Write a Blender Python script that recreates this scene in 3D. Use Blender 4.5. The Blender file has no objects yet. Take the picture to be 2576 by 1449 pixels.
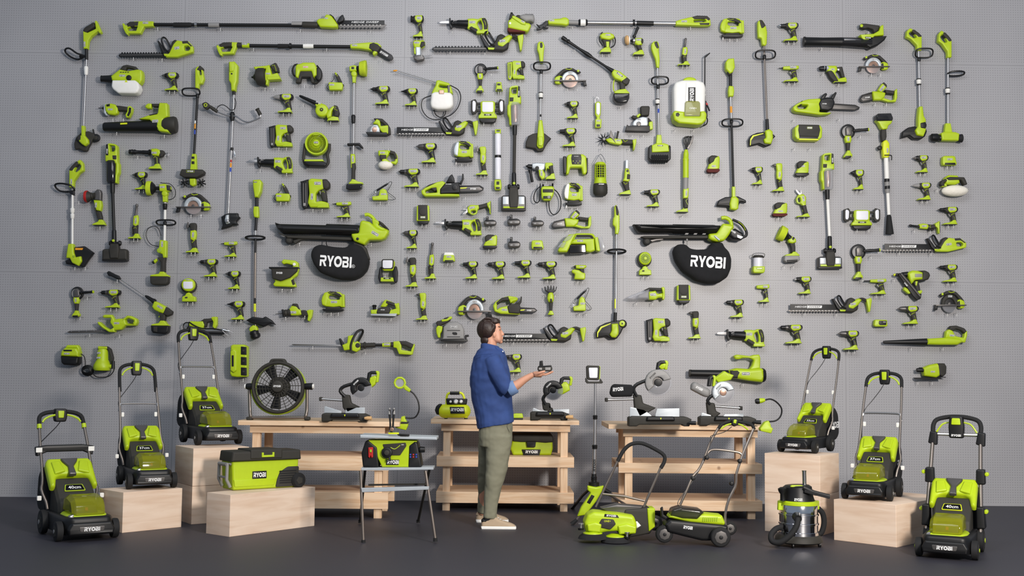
import bpy,math,random
from math import sin,cos,pi,radians,sqrt,atan2
from mathutils import Vector,Matrix
from mathutils.geometry import tessellate_polygon
random.seed(7)
SC=bpy.context.scene
COL=SC.collection
# ------------------------------------------------------------ camera
F=2933.0
CP=Vector((0,-12.07,1.35))
CR=Matrix.Rotation(radians(-.6),3,'Z')@Matrix.Rotation(radians(94.0),3,'X')@Matrix.Rotation(radians(.6),3,'Z')
cam=bpy.data.objects.new('camera',bpy.data.cameras.new('camera'))
COL.objects.link(cam)
cam.data.sensor_width=36
cam.data.lens=F*36/2576
cam.data.clip_end=100
cam.matrix_world=Matrix.Translation(CP)@CR.to_4x4()
SC.camera=cam
# ------------------------------------------------------------ light
SC.view_settings.view_transform='Standard'
SC.view_settings.look='None'
SC.view_settings.gamma=1
SC.view_settings.use_curve_mapping=False
SC.view_settings.exposure=0.0
wd=bpy.data.worlds.new('world')
SC.world=wd
wd.use_nodes=True
wd.node_tree.nodes['Background'].inputs[0].default_value=(.64,.79,1,1)
wd.node_tree.nodes['Background'].inputs[1].default_value=.33
def area(name,loc,tgt,sx,sy,power,col):
 l=bpy.data.lights.new(name,'AREA')
 l.shape='RECTANGLE'
 l.size=sx
 l.size_y=sy
 l.energy=power
 l.color=col
 o=bpy.data.objects.new(name,l)
 COL.objects.link(o)
 o.location=loc
 o.rotation_euler=(Vector(tgt)-Vector(loc)).to_track_quat('-Z','Y').to_euler()
 return o
area('softbox_key',(3.9,-10.2,3.5),(.1,0,1.5),1.0,1.0,750,(1,.92,.84))
area('overhead_softbox',(-.1,-6.6,6.4),(0,-1.2,0.6),5.5,2.6,270,(.96,.97,1))
# ------------------------------------------------------------ pixels to places
def ray(u,v):
 return CR@Vector(((u-1288)/F,-(v-724.5)/F,-1))
def A(u,v,d=0.0):
 r=ray(u,v)
 return CP+r*((-d-CP.y)/r.y)
def H(u,v,z=0.0):
 r=ray(u,v)
 return CP+r*((z-CP.z)/r.z)
def ZAT(p,u,v):
 r=ray(u,v)
 return(CP+r*((p.y-CP.y)/r.y)).z
 # ------------------------------------------------------------ materials
MATS={}
def mat(key,col,rough=.5,metal=0,var=.06,scale=30,bump=0,trans=0,alpha=1,emit=0,coat=0,spec=.5):
 m=bpy.data.materials.new(key)
 m.use_nodes=True
 nt=m.node_tree
 b=nt.nodes['Principled BSDF']
 b.inputs['Roughness'].default_value=rough
 b.inputs['Metallic'].default_value=metal
 b.inputs['Transmission Weight'].default_value=trans
 b.inputs['Alpha'].default_value=alpha
 b.inputs['Coat Weight'].default_value=coat
 b.inputs['Specular IOR Level'].default_value=spec
 lin=[((c/255)/12.92 if c/255<.04045 else((c/255+.055)/1.055)**2.4)for c in col]
 tc=nt.nodes.new('ShaderNodeTexCoord')
 n=nt.nodes.new('ShaderNodeTexNoise')
 n.inputs['Scale'].default_value=scale
 n.inputs['Detail'].default_value=3
 nt.links.new(tc.outputs['Object'],n.inputs['Vector'])
 mx=nt.nodes.new('ShaderNodeMix')
 mx.data_type='RGBA'
 mx.inputs[6].default_value=(*[c*(1-var)for c in lin],1)
 mx.inputs[7].default_value=(*[min(1,c*(1+var))for c in lin],1)
 nt.links.new(n.outputs['Fac'],mx.inputs[0])
 nt.links.new(mx.outputs[2],b.inputs['Base Color'])
 if bump:
  bp=nt.nodes.new('ShaderNodeBump')
  bp.inputs['Strength'].default_value=bump
  bp.inputs['Distance'].default_value=.01
  nt.links.new(n.outputs['Fac'],bp.inputs['Height'])
  nt.links.new(bp.outputs['Normal'],b.inputs['Normal'])
 if emit:
  b.inputs['Emission Color'].default_value=(*lin,1)
  b.inputs['Emission Strength'].default_value=emit
 MATS[key]=m
 return m
mat('G',(176,200,22),.42)
mat('GD',(150,178,30),.5)
mat('Y',(212,222,24),.42)
mat('K',(50,48,43),.62,spec=.35)
mat('B',(19,19,20),.45,spec=.4)
mat('BR',(20,20,21),.8,scale=60)
mat('M',(98,95,93),.4,.6)
mat('S',(178,176,176),.3,.85)
mat('TB',(128,119,112),.34,.75)
mat('CH',(215,215,218),.12,1)
mat('A',(188,194,198),.4,.35)
mat('GR',(140,138,136),.5)
mat('W',(236,234,228),.5)
mat('WL',(222,222,228),.4,emit=.04)
mat('CU',(172,138,120),.3,.6)
mat('R',(178,30,26),.5)
mat('RD',(92,40,34),.9)
mat('BL',(40,70,170),.5)
mat('OR',(226,150,30),.5)
mat('TXT',(240,240,238),.5)
mat('YT',(142,144,10),.08,alpha=.6)
mat('CL',(190,190,195),.1,alpha=.38)
mat('SM',(34,33,34),.12,alpha=.8)
mat('FB',(26,26,28),.95,scale=14,bump=.5,var=.3)
mat('WO',(236,230,216),.95,scale=40,bump=.6)
mat('CO',(214,172,120),.9,scale=40)
mat('SK',(206,150,122),.5,scale=18,var=.1)
mat('HA',(44,28,21),.5,scale=90,var=.5,bump=.15)
mat('DN',(44,68,122),.85,scale=9,var=.28,bump=.35)
mat('DL',(108,134,176),.85,scale=20,var=.2)
mat('TR',(128,126,106),.85,scale=9,var=.14,bump=.35)
mat('SU',(178,156,130),.9,scale=30)
mat('BRS',(196,216,40),.9,scale=200,var=.25,bump=.6)
def wood_mat(key,c1,c2,stretch,scale,knots=False):
 m=bpy.data.materials.new(key)
 m.use_nodes=True
 nt=m.node_tree
 b=nt.nodes['Principled BSDF']
 b.inputs['Roughness'].default_value=.62
 tc=nt.nodes.new('ShaderNodeTexCoord')
 mp=nt.nodes.new('ShaderNodeMapping')
 mp.inputs['Scale'].default_value=stretch
 n=nt.nodes.new('ShaderNodeTexNoise')
 n.inputs['Scale'].default_value=scale
 n.inputs['Detail'].default_value=5
 n.inputs['Distortion'].default_value=.6
 rp=nt.nodes.new('ShaderNodeValToRGB')
 rp.color_ramp.elements[0].color=(*c1,1)
 rp.color_ramp.elements[1].color=(*c2,1)
 rp.color_ramp.elements[0].position=.33
 rp.color_ramp.elements[1].position=.6
 L=nt.links.new
 L(tc.outputs['Object'],mp.inputs['Vector'])
 L(mp.outputs['Vector'],n.inputs['Vector'])
 L(n.outputs['Fac'],rp.inputs['Fac'])
 if knots:
  v=nt.nodes.new('ShaderNodeTexVoronoi')
  v.inputs['Scale'].default_value=3.1
  mr=nt.nodes.new('ShaderNodeMapRange')
  mr.inputs[1].default_value=.02
  mr.inputs[2].default_value=.075
  L(tc.outputs['Object'],v.inputs['Vector'])
  L(v.outputs['Distance'],mr.inputs[0])
  mx=nt.nodes.new('ShaderNodeMix')
  mx.data_type='RGBA'
  mx.inputs[6].default_value=(.17,.07,.03,1)
  L(mr.outputs[0],mx.inputs[0])
  L(rp.outputs['Color'],mx.inputs[7])
  L(mx.outputs[2],b.inputs['Base Color'])
 else:
  L(rp.outputs['Color'],b.inputs['Base Color'])
 MATS[key]=m
wood_mat('PW',(.70,.51,.37),(.80,.63,.49),(1,1,9),2.2)
wood_mat('PI',(.66,.42,.24),(.78,.57,.38),(1.2,14,14),2.4,True)
wood_mat('PV',(.66,.42,.24),(.78,.57,.38),(14,14,1.2),2.4)
# ------------------------------------------------------------ mesh building
def rnd(pts,r,n=3):
 """round the corners of an outline by r"""
 if r<=0:
  return[tuple(p)for p in pts]
 out=[]
 N=len(pts)
 for i in range(N):
  p,a,b=pts[i],pts[i-1],pts[(i+1)%N]
  la=sqrt((a[0]-p[0])**2+(a[1]-p[1])**2)
  lb=sqrt((b[0]-p[0])**2+(b[1]-p[1])**2)
  if la<1e-6 or lb<1e-6:
   continue
  q=min(r,la*.45,lb*.45)
  A0=(p[0]+(a[0]-p[0])*q/la,p[1]+(a[1]-p[1])*q/la)
  B0=(p[0]+(b[0]-p[0])*q/lb,p[1]+(b[1]-p[1])*q/lb)
  for k in range(n+1):
   t=k/n
   out.append(((1-t)**2*A0[0]+2*t*(1-t)*p[0]+t*t*B0[0],(1-t)**2*A0[1]+2*t*(1-t)*p[1]+t*t*B0[1]))
 return out
def sarea(p):
 return sum(p[i-1][0]*p[i][1]-p[i][0]*p[i-1][1]for i in range(len(p)))/2
def inset(p,b):
 out=[]
 N=len(p)
 for i in range(N):
  a,c,e=p[i-1],p[i],p[(i+1)%N]
  d1=(c[0]-a[0],c[1]-a[1])
  d2=(e[0]-c[0],e[1]-c[1])
  l1=sqrt(d1[0]**2+d1[1]**2)or 1e-9
  l2=sqrt(d2[0]**2+d2[1]**2)or 1e-9
  n1=(-d1[1]/l1,d1[0]/l1)
  n2=(-d2[1]/l2,d2[0]/l2)
  m=(n1[0]+n2[0],n1[1]+n2[1])
  k=1+n1[0]*n2[0]+n1[1]*n2[1]
  k=max(k,.5)
  out.append((c[0]+m[0]/k*b,c[1]+m[1]/k*b))
  # where the outline folds over itself, draw the crossing points together
 for _ in range(12):
  bad=False
  i=0
  while i<N:
   j=(i+1)%N
   o=(p[j][0]-p[i][0],p[j][1]-p[i][1])
   q=(out[j][0]-out[i][0],out[j][1]-out[i][1])
   if o[0]*q[0]+o[1]*q[1]<-1e-12:
    mid=((out[i][0]+out[j][0])/2,(out[i][1]+out[j][1])/2)
    out[i]=out[j]=mid
    bad=True
   i+=1
  if not bad:
   break
 return out
def catmull(pts,n=5):
 if len(pts)<3:
  return[Vector(p)for p in pts]
 P=[Vector(p)for p in pts]
 P=[P[0]*2-P[1]]+P+[P[-1]*2-P[-2]]
 out=[]
 for i in range(1,len(P)-2):
  for k in range(n):
   t=k/n
   a,b,c,d=P[i-1],P[i],P[i+1],P[i+2]
   out.append(.5*(2*b+(c-a)*t+(2*a-5*b+4*c-d)*t*t+(3*b-a-3*c+d)*t**3))
 out.append(P[-2])
 return out
TXC={}
def glyphs(word):
 """unit-height lettering as 2-D polygons with holes"""
 k=.23
 R=([(0,0),(0,.62),(k,.62),(k,.42),(.36,.42),(.6,0),(.86,0),(.6,.43),(.78,.5),(.84,.62),(.84,.82),(.76,.96),(.62,1),(0,1),(0,.8),(.58,.8),(.62,.76),(.62,.66),(.58,.62),(k,.62),(k,.4),(k,0)],)
 R=([(0,0),(k,0),(k,.4),(.36,.4),(.6,0),(.88,0),(.61,.43),(.78,.5),(.84,.6),(.84,.84),(.76,.96),(.64,1),(0,1),(0,.8),(.56,.8),(.61,.76),(.61,.64),(.56,.6),(0,.6)],)
 Y=([(.33,0),(.57,0),(.57,.38),(.9,1),(.64,1),(.45,.6),(.26,1),(0,1),(.33,.38)],)
 O=([(.52+.52*cos(a),.5+.52*sin(a))for a in[i*pi/9 for i in range(18)]],[(.52+.27*cos(a),.5+.27*sin(a))for a in[i*pi/9 for i in range(18)]])
 B=([(0,0),(.66,0),(.8,.1),(.83,.28),(.79,.43),(.7,.52),(.78,.62),(.8,.8),(.74,.94),(.62,1),(0,1),(0,.8),(.53,.8),(.57,.75),(.57,.66),(.53,.61),(0,.61)],[(.23,.2),(.55,.2),(.6,.25),(.6,.36),(.55,.41),(.23,.41)])
 I=([(0,0),(.24,0),(.24,1),(0,1)],)
 x=0
 out=[]
 for g,w in((R,.88),(Y,.88),(O,1.08),(B,.9),(I,.24)):
  out.append([[(px+x,py)for px,py in ring]for ring in g])
  x+=w+.04
 return out,x-.04
def text_mesh2d(s):
 """2-D verts and faces of a word, height 1, centred; own letters for the five-letter mark"""
 if s in TXC:
  return TXC[s]
 vs,fs=[],[]
 if s=='RYOBI':
  gl,w=glyphs(s)
  for g in gl:
   b=len(vs)
   for ring in g:
    vs+=ring
   fs+=[tuple(b+i for i in f)for f in tessellate_polygon([[Vector((*p,0))for p in ring]for ring in g])]
  vs=[(x-w/2,y-.5)for x,y in vs]
 else:
  cu=bpy.data.curves.new('t','FONT')
  cu.body=s
  cu.offset=.012
  cu.resolution_u=2
  ob=bpy.data.objects.new('t',cu)
  me=bpy.data.meshes.new_from_object(ob)
  vs=[(v.co.x,v.co.y)for v in me.vertices]
  fs=[tuple(p.vertices)for p in me.polygons]
  bpy.data.objects.remove(ob)
  bpy.data.curves.remove(cu)
  if vs:
   x0,x1=min(v[0]for v in vs),max(v[0]for v in vs)
   y0,y1=min(v[1]for v in vs),max(v[1]for v in vs)
   h=(y1-y0)or 1
   vs=[((x-(x0+x1)/2)/h,(y-(y0+y1)/2)/h)for x,y in vs]
  w=(x1-x0)/h
 TXC[s]=(vs,fs,w)
 return TXC[s]
class Thing:
 """collects the parts of one thing; build() links an Empty and one mesh per part"""
 def __init__(s,name,label,cat,group=None,loc=(0,0,0),rz=0,sc=1.0):
  s.name,s.label,s.cat,s.group=name,label,cat,group
  s.loc,s.rz=Vector(loc),rz
  s.parts=[]
  s.k=sc
  s.map=lambda x,y,d:Vector((x*s.k,y*s.k,d*s.k))
  s.sp=None
  # plane in which slabs are drawn: 'y' = facing front (x, z), 'x' = side (y, z), 'z' = plan (x, y)
 def V(s,name,m,secs,n=24,sup=.9):
  """closed body through stacked oval sections (level, left, right, half depth, depth of centre, slope)"""
  vs,fs=[],[]
  pw=lambda q:math.copysign(abs(q)**sup,q)
  for j,(v,x0,x1,rz,dc,sl)in enumerate(secs):
   cx,vv,dd=s.q((x0+x1)/2,v,dc)
   for i in range(n):
    w=2*pi*i/n
    vs.append(s.map(cx+(x1-x0)/2*pw(cos(w)),vv+sl*cos(w),dd+rz*pw(sin(w))))
  for j in range(len(secs)-1):
   for i in range(n):
    a,b=j*n+i,j*n+(i+1)%n
    fs.append((a,b,b+n,a+n))
  fs.append(tuple(range(n)))
  fs.append(tuple((len(secs)-1)*n+i for i in range(n)))
  return s.add(name,m,vs,fs)
 def ax(s,a):
  k=s.k
  s.sp={'y':lambda a_,b,d:Vector((a_*k,-d*k,b*k)),'x':lambda a_,b,d:Vector((d*k,a_*k,b*k)),'z':lambda a_,b,d:Vector((a_*k,b*k,d*k))}[a]
  return s
 def part(s,name):
  if name[0]=='+':
   name=name[1:]
   for p in reversed(s.parts):
    if p['path']==name:
     return p
  p=dict(path=name,v=[],f=[],m=[],mats=[],label=None)
  s.parts.append(p)
  return p
 def add(s,name,m,vs,fs):
  p=s.part(name)
  if m not in p['mats']:
   p['mats'].append(m)
  mi=p['mats'].index(m)
  b=len(p['v'])
  p['v']+=[tuple(v)for v in vs]
  p['f']+=[tuple(b+i for i in f)for f in fs]
  p['m']+=[mi]*len(fs)
  return p
 def lab(s,text):
  s.parts[-1]['label']=text
 def P(s,name,m,pts,d0,d1,b=1.0,r=1.0,holes=(),n=3,bb=None):
  """slab: outline pts between depths d0 and d1, front edge rounded by b"""
  mp=s.sp or s.map
  if sarea(pts)<0:
   pts=pts[::-1]
  rings=[rnd(pts,r)]
  for h in holes:
   h=list(h)
   if sarea(h)>0:
    h=h[::-1]
   rings.append(rnd(h,r))
  b=min(b,abs(d1-d0)*.9)
  sg=1 if d1>d0 else-1
  vs,fs,caps=[],[],[]
  steps=[(0,1)]if b<=0 else[(0,1)]+[(1-cos(i*pi/2/n),1-sin(i*pi/2/n))for i in range(1,n+1)]
  backs=[]
  for ring in rings:
   base=len(vs)
   N=len(ring)
   lv=[(ring,d0)]+[(inset(ring,b*q[0])if q[0]>0 else ring,d1-sg*b*q[1])for q in steps]
   if bb:
    lv=[(inset(ring,bb),d0),(ring,d0+sg*bb)]+lv[1:]
   for rg,d in lv:
    vs+=[mp(x,y,d)for x,y in rg]
   for j in range(len(lv)-1):
    for i in range(N):
     a,c=base+j*N+i,base+j*N+(i+1)%N
     fs.append((a,c,c+N,a+N))
   caps.append((base+(len(lv)-1)*N,lv[-1][0]))
   backs.append((base,lv[0][0]))
  for cp,fl in((caps,0),(backs,1)):
   idx=[bq+i for bq,rg in cp for i in range(len(rg))]
   for f in tessellate_polygon([[Vector((x,y,0))for x,y in rg]for bq,rg in cp]):
    q=tuple(idx[i]for i in f)
    fs.append(q[::-1]if fl else q)
  return s.add(name,m,vs,fs)
 def _frame(s,d):
  d=d.normalized()
  u=Vector((0,0,1))if abs(d.z)<.9 else Vector((1,0,0))
  a=d.cross(u).normalized()
  return a,a.cross(d)
 def L(s,name,m,p0,p1,prof,n=14,sq=1.0):
  """turned shape along the line p0-p1, prof = [(t, radius)]"""
  a,b=s.pt(p0),s.pt(p1)
  X,Y=s._frame(b-a)
  vs,fs=[],[]
  prof=[(prof[0][0],0)]*(prof[0][1]>0)+list(prof)+[(prof[-1][0],0)]*(prof[-1][1]>0)
  for t,r in prof:
   c=a.lerp(b,t)
   for i in range(n):
    w=2*pi*i/n
    vs.append(c+(X*cos(w)+Y*sin(w)*sq)*r*s.k)
  for j in range(len(prof)-1):
   for i in range(n):
    q=j*n+i
    w=j*n+(i+1)%n
    fs.append((q,w,w+n,q+n))
  return s.add(name,m,vs,fs)
 def pt(s,p):
  return s.map(p[0],p[1],p[2]if len(p)>2 else s.dd)
 dd=7.0
 def T(s,name,m,pts,r,n=8,sm=5,closed=False,flat=1.0):
  """tube through points"""
  P=[s.pt(p)for p in pts]
  if closed:
   P=P[-2:]+P+P[:2]
  if sm and len(P)>2:
   P=catmull(P,sm)
   if closed:
    P=P[2*sm-sm:len(P)-1-sm]
    P=P[:-1]if(P[0]-P[-1]).length<1e-6 else P
  vs,fs=[],[]
  N=len(P)
  X=None
  for i in range(N):
   if closed:
    d=P[(i+1)%N]-P[i-1]
   else:
    d=P[min(i+1,N-1)]-P[max(i-1,0)]
   if d.length<1e-9:
    d=Vector((0,0,1))
   d.normalize()
   if X is None:
    X,Y=s._frame(d)
   else:
    X=(X-d*X.dot(d))
    X=X.normalized()if X.length>1e-6 else s._frame(d)[0]
    Y=X.cross(d)
   rr=r
   if isinstance(r,(tuple,list)):
    q=i/max(1,N-1)*(len(r)-1)
    w=min(int(q),len(r)-2)
    rr=r[w]+(r[w+1]-r[w])*(q-w)
   for j in range(n):
    w=2*pi*j/n
    vs.append(P[i]+(X*cos(w)+Y*sin(w)*flat)*rr*s.k)
  M=N if closed else N-1
  for i in range(M):
   for j in range(n):
    a,b=i*n+j,i*n+(j+1)%n
    c=(i+1)%N*n
    fs.append((a,b,c+(j+1)%n,c+j))
  if not closed:
   fs.append(tuple(range(n))[::-1])
   fs.append(tuple((N-1)*n+j for j in range(n)))
  return s.add(name,m,vs,fs)
 def C(s,name,m,c,r,d0,d1,b=1.0,n=24,ri=0,ry=None):
  ry=ry or r
  ring=[(c[0]+r*cos(2*pi*i/n),c[1]+ry*sin(2*pi*i/n))for i in range(n)]
  h=[]if not ri else[[(c[0]+ri*cos(2*pi*i/n),c[1]+ri*ry/r*sin(2*pi*i/n))for i in range(n)]]
  return s.P(name,m,ring,d0,d1,b,0,h)
 def E(s,name,m,c,rx,ry,rz,n=14,k=9,sup=1.0):
  """ellipsoid; radii along slab axes (x, y, depth)"""
  mp=s.sp or s.map
  vs,fs=[],[]
  pw=lambda q:math.copysign(abs(q)**sup,q)
  for j in range(k+1):
   ph=-pi/2+pi*j/k
   for i in range(n):
    w=2*pi*i/n
    vs.append(mp(c[0]+rx*pw(cos(ph))*pw(cos(w)),c[1]+ry*pw(sin(ph)),c[2]+rz*pw(cos(ph))*pw(sin(w))))
  for j in range(k):
   for i in range(n):
    q,w=j*n+i,j*n+(i+1)%n
    fs.append((q,w,w+n,q+n))
  return s.add(name,m,vs,fs)
 def X(s,name,txt,c,h,d,w=None,ang=0,m='TXT',shear=0):
  """lettering lying on depth d, height h, optional width w"""
  vs,fs,W=text_mesh2d(txt)
  if not vs:
   return
  mp=s.sp or s.map
  sx=(w/W)if w else h
  ca,sa=cos(ang),sin(ang)
  out=[]
  for x,y in vs:
   x,y=x*sx+shear*y*h,y*h
   if not s.yd:
    p=(x*ca-y*sa,x*sa+y*ca)
   elif s.mir:
    p=(-x*ca+y*sa,-x*sa-y*ca)
   else:
    p=(x*ca+y*sa,x*sa-y*ca)
   out.append(mp(c[0]+p[0],c[1]+p[1],d))
  return s.add(name,m,out,fs)
 mir=False
 yd=False
 def Bd(s,x,y,w,h,d,ang=0,txt='RYOBI',name=None,border='TXT',bg='B',pa=None):
  """badge: bordered plate with the maker's letters. ang in degrees"""
  a=radians(ang)
  q=lambda W,Hh:[(x+(i*W/2)*cos(a)-(j*Hh/2)*sin(a),y+(i*W/2)*sin(a)+(j*Hh/2)*cos(a))for i,j in((-1,-1),(1,-1),(1,1),(-1,1))]
  nm=name or((pa+'/')if pa else '')+'badge'
  if border:
   s.P(nm,border,q(w,h),d-.4,d+.25,0,h*.2)
   s.P('+'+nm,bg,q(w-h*.16,h-h*.16),d,d+.35,0,h*.18)
  else:
   s.P(nm,bg,q(w,h),d-.4,d+.35,0,h*.2)
  tw=min(w*.82,h*.62*4)
  s.X('+'+nm,txt,(x,y),h*.56,d+.5,w=tw if txt=='RYOBI' else None,ang=a)
 def build(s):
  root=bpy.data.objects.new(s.name,None)
  root.empty_display_size=.05
  COL.objects.link(root)
  root.location=s.loc
  root.rotation_euler=(0,0,s.rz)
  root['label']=s.label
  root['category']=s.cat
  if s.group:
   root['group']=s.group
  last={}
  for p in s.parts:
   *pa,nm=p['path'].split('/')
   me=bpy.data.meshes.new(nm)
   me.from_pydata(p['v'],[],p['f'])
   for m in p['mats']:
    me.materials.append(MATS[m])
   me.polygons.foreach_set('material_index',p['m'])
   me.polygons.foreach_set('use_smooth',[True]*len(p['f']))
   me.update()
   me.set_sharp_from_angle(angle=radians(38))
   o=bpy.data.objects.new(nm,me)
   COL.objects.link(o)
   o.parent=last.get('/'.join(pa),root)if pa else root
   if p['label']:
    o['label']=p['label']
   last[p['path']]=o
  s.root=root
  return root
HOOKS=[]
ST=6
class Tool(Thing):
 """a thing hanging on the pegboard, drawn in photo pixels; depth unit = one pixel on the wall"""
 def __init__(s,name,label,cat,box,wh=None,group=None,flip=False,dm=8,hooks=None,rot=0):
  x0,y0,x1,y1=box
  k0=12.07/F
  D=(dm+ST)*k0
  k=(12.07-D)/F
  c=A((x0+x1)/2,(y0+y1)/2,D)
  c.y=0
  super().__init__(name,label,cat,group,c)
  W,Hh=wh or(x1-x0,y1-y0)
  sx,sy=((x1-x0)/W,(y1-y0)/Hh)if wh else(1,1)
  s.u=(sx+sy)/2 if wh else 1
  ox,oy=(x0,y0)if wh else(0,0)
  ca,sa=cos(radians(rot)),sin(radians(rot))
  def mp(x,y,d):
   if flip:
    x=W-x if wh else x0+x1-x
   u,v=ox+x*sx,oy+y*sy
   if rot:
    cx,cy=(x0+x1)/2,(y0+y1)/2
    u,v=cx+(u-cx)*ca+(v-cy)*sa,cy-(u-cx)*sa+(v-cy)*ca
   p=A(u,v,D)
   return Vector((p.x-c.x,-(d*s.u+ST)*k,p.z-c.z))
  s.map=mp
  s.k=k*s.u
  s.mir=flip
  s.yd=True
  s.box=box
  if hooks is None:
   w=x1-x0
   hooks=[(x0+w*.42,y1),(x0+w*.72,y1)]if w>18 else[(x0+w*.3,y1),(x0+w*.8,y1)]
  HOOKS.extend(hooks)
  # ------------------------------------------------------------ room
def structure(name,m,vs,fs):
 me=bpy.data.meshes.new(name)
 me.from_pydata(vs,[],fs)
 me.materials.append(m)
 o=bpy.data.objects.new(name,me)
 COL.objects.link(o)
 o['kind']='structure'
 return o
def pegboard():
 m=bpy.data.materials.new('pegboard')
 m.use_nodes=True
 nt=m.node_tree
 b=nt.nodes['Principled BSDF']
 b.inputs['Roughness'].default_value=.42
 nd=nt.nodes.new
 L=nt.links.new
 tc=nd('ShaderNodeTexCoord')
 sp=nd('ShaderNodeSeparateXYZ')
 L(tc.outputs['Object'],sp.inputs[0])
 def mth(op,a,b_=None,c=None):
  n=nd('ShaderNodeMath')
  n.operation=op
  for i,x in enumerate((a,b_,c)):
   if x is None:
    continue
   if hasattr(x,'links')or hasattr(x,'is_linked'):
    L(x,n.inputs[i])
   else:
    n.inputs[i].default_value=x
  return n.outputs[0]
 PW=2.312
 lx=mth('MODULO',mth('ADD',sp.outputs['X'],1.03+8*PW),PW)
 lz=mth('MODULO',mth('ADD',sp.outputs['Z'],.0),2.305)
 st=.0254
 # distance to the next hole centre
 dx=mth('SUBTRACT',mth('MODULO',lx,st),st/2)
 dz=mth('SUBTRACT',mth('MODULO',lz,st),st/2)
 d=mth('SQRT',mth('ADD',mth('MULTIPLY',dx,dx),mth('MULTIPLY',dz,dz)))
 hole=mth('LESS_THAN',d,.0034)
 # bare margin along every sheet edge and the two joists
 ex=mth('MINIMUM',lx,mth('SUBTRACT',PW,lx))
 ez=mth('MINIMUM',lz,mth('SUBTRACT',2.305,lz))
 edge=mth('MINIMUM',ex,ez)
 hole=mth('MULTIPLY',hole,mth('GREATER_THAN',edge,.022))
 seam=mth('LESS_THAN',edge,.0022)
 mid=mth('LESS_THAN',mth('ABSOLUTE',mth('SUBTRACT',lx,PW/2)),.001)
 dark=mth('MAXIMUM',mth('MULTIPLY',hole,.62),mth('MAXIMUM',mth('MULTIPLY',seam,.45),mth('MULTIPLY',mid,.12)))
 n=nd('ShaderNodeTexNoise')
 n.inputs['Scale'].default_value=.7
 n.inputs['Detail'].default_value=3
 L(tc.outputs['Object'],n.inputs['Vector'])
 rp=nd('ShaderNodeValToRGB')
 rp.color_ramp.elements[0].color=(.33,.325,.338,1)
 rp.color_ramp.elements[1].color=(.37,.365,.378,1)
 rp.color_ramp.elements[0].position=.35
 rp.color_ramp.elements[1].position=.65
 L(n.outputs['Fac'],rp.inputs['Fac'])
 mx=nd('ShaderNodeMix')
 mx.data_type='RGBA'
 L(dark,mx.inputs[0])
 L(rp.outputs['Color'],mx.inputs[6])
 mx.inputs[7].default_value=(.02,.02,.022,1)
 L(mx.outputs[2],b.inputs['Base Color'])
 return m
def floor_mat():
 m=bpy.data.materials.new('floor_paint')
 m.use_nodes=True
 nt=m.node_tree
 b=nt.nodes['Principled BSDF']
 L=nt.links.new
 tc=nt.nodes.new('ShaderNodeTexCoord')
 n=nt.nodes.new('ShaderNodeTexNoise')
 n.inputs['Scale'].default_value=1.3
 n.inputs['Detail'].default_value=6
 L(tc.outputs['Object'],n.inputs['Vector'])
 rp=nt.nodes.new('ShaderNodeValToRGB')
 rp.color_ramp.elements[0].color=(.026,.026,.036,1)
 rp.color_ramp.elements[1].color=(.036,.034,.044,1)
 L(n.outputs['Fac'],rp.inputs['Fac'])
 L(rp.outputs['Color'],b.inputs['Base Color'])
 b.inputs['Roughness'].default_value=.55
 return m
structure('wall_back',pegboard(),[(-9,0,0),(9,0,0),(9,0,6.2),(-9,0,6.2)],[(0,1,2,3)])
structure('floor',floor_mat(),[(-9,-13,0),(9,-13,0),(9,0,0),(-9,0,0)],[(0,1,2,3)])
# ------------------------------------------------------------ tool kinds
def base_plate(t,x0,x1,y,up,col='G',h=3.2,d0=1,d1=15):
 """flared battery foot with its open slot, y = underside, up = [(x, y)] of the neck"""
 t.P('battery_base',col,[(x0,y),(x0+1.5,y-h)]+up+[(x1-2,y-h),(x1,y)],d0,d1,1.6,1.5)
 t.P('+battery_base','B',[(x0+3,y-.9),(x1-2,y-.9),(x1-3,y+.6),(x0+4,y+.6)],d0+1.5,d1+.3,.3,.4)
NOSES={'chuck':[('B',[(0,1.3),(.2,2.7),(.24,4.3),(.66,4.7),(.68,3.6),(.72,5.2),(1,5.8)],'M',[(-.12,.9),(.0,1.2),(.05,1.8)])],'long':[('B',[(0,2.2),(.12,4.6),(.62,5),(.64,4.0)],'M',[(-.15,.9),(-.02,1.6)]),('M',[(.62,5.4),(.8,5.9),(1,6.2)],None,None)],'silver':[('CH',[(-.04,1),(.12,3.2),(.24,3.9)],None,None),('B',[(.24,4.4),(.62,4.8),(1,5.6)],None,None)],'impact':[('M',[(.1,1.3),(.25,1.7),(.27,2.6),(.5,4),(.8,6),(1,6.4)],'B',[(.6,5.4),(.8,6.5),(.95,6.9)])],'wrench':[('M',[(-.1,1.6),(.12,1.9),(.14,3.6),(.38,5.6),(1,6.6)],None,None)],'cone':[('B',[(0,1.4),(.25,2),(.6,4.4),(1,6.6)],'S',[(-.1,.8),(.05,1)])],'grey':[('GR',[(0,2),(.2,3.8),(.6,5.4),(1,6.2)],'S',[(-.16,1),(.05,1.4)])],'glue':[('B',[(0,.7),(.35,1.2),(.55,2.8),(1,3.4)],'G',[(.6,3.4),(1,4.8)])],'heat':[('S',[(0,3.4),(.32,3.4),(.36,2.9)],'B',[(.34,5),(.5,5.6),(1,6.2)])],'bell':[('BR',[(.2,8.5),(.5,8.8),(.55,7),(1,6.2)],'GR',[(.18,7),(.25,7.4)])],'spike':[('B',[(0,.6),(.3,3.5),(.7,4.8),(1,5)],None,None)],'rivet':[('B',[(-.2,1.5),(.5,1.9),(.55,2.6),(1,3.2)],None,None)],'stub':[('B',[(.35,2),(.7,2.4),(.72,4),(1,4.6)],None,None)],}
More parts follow.
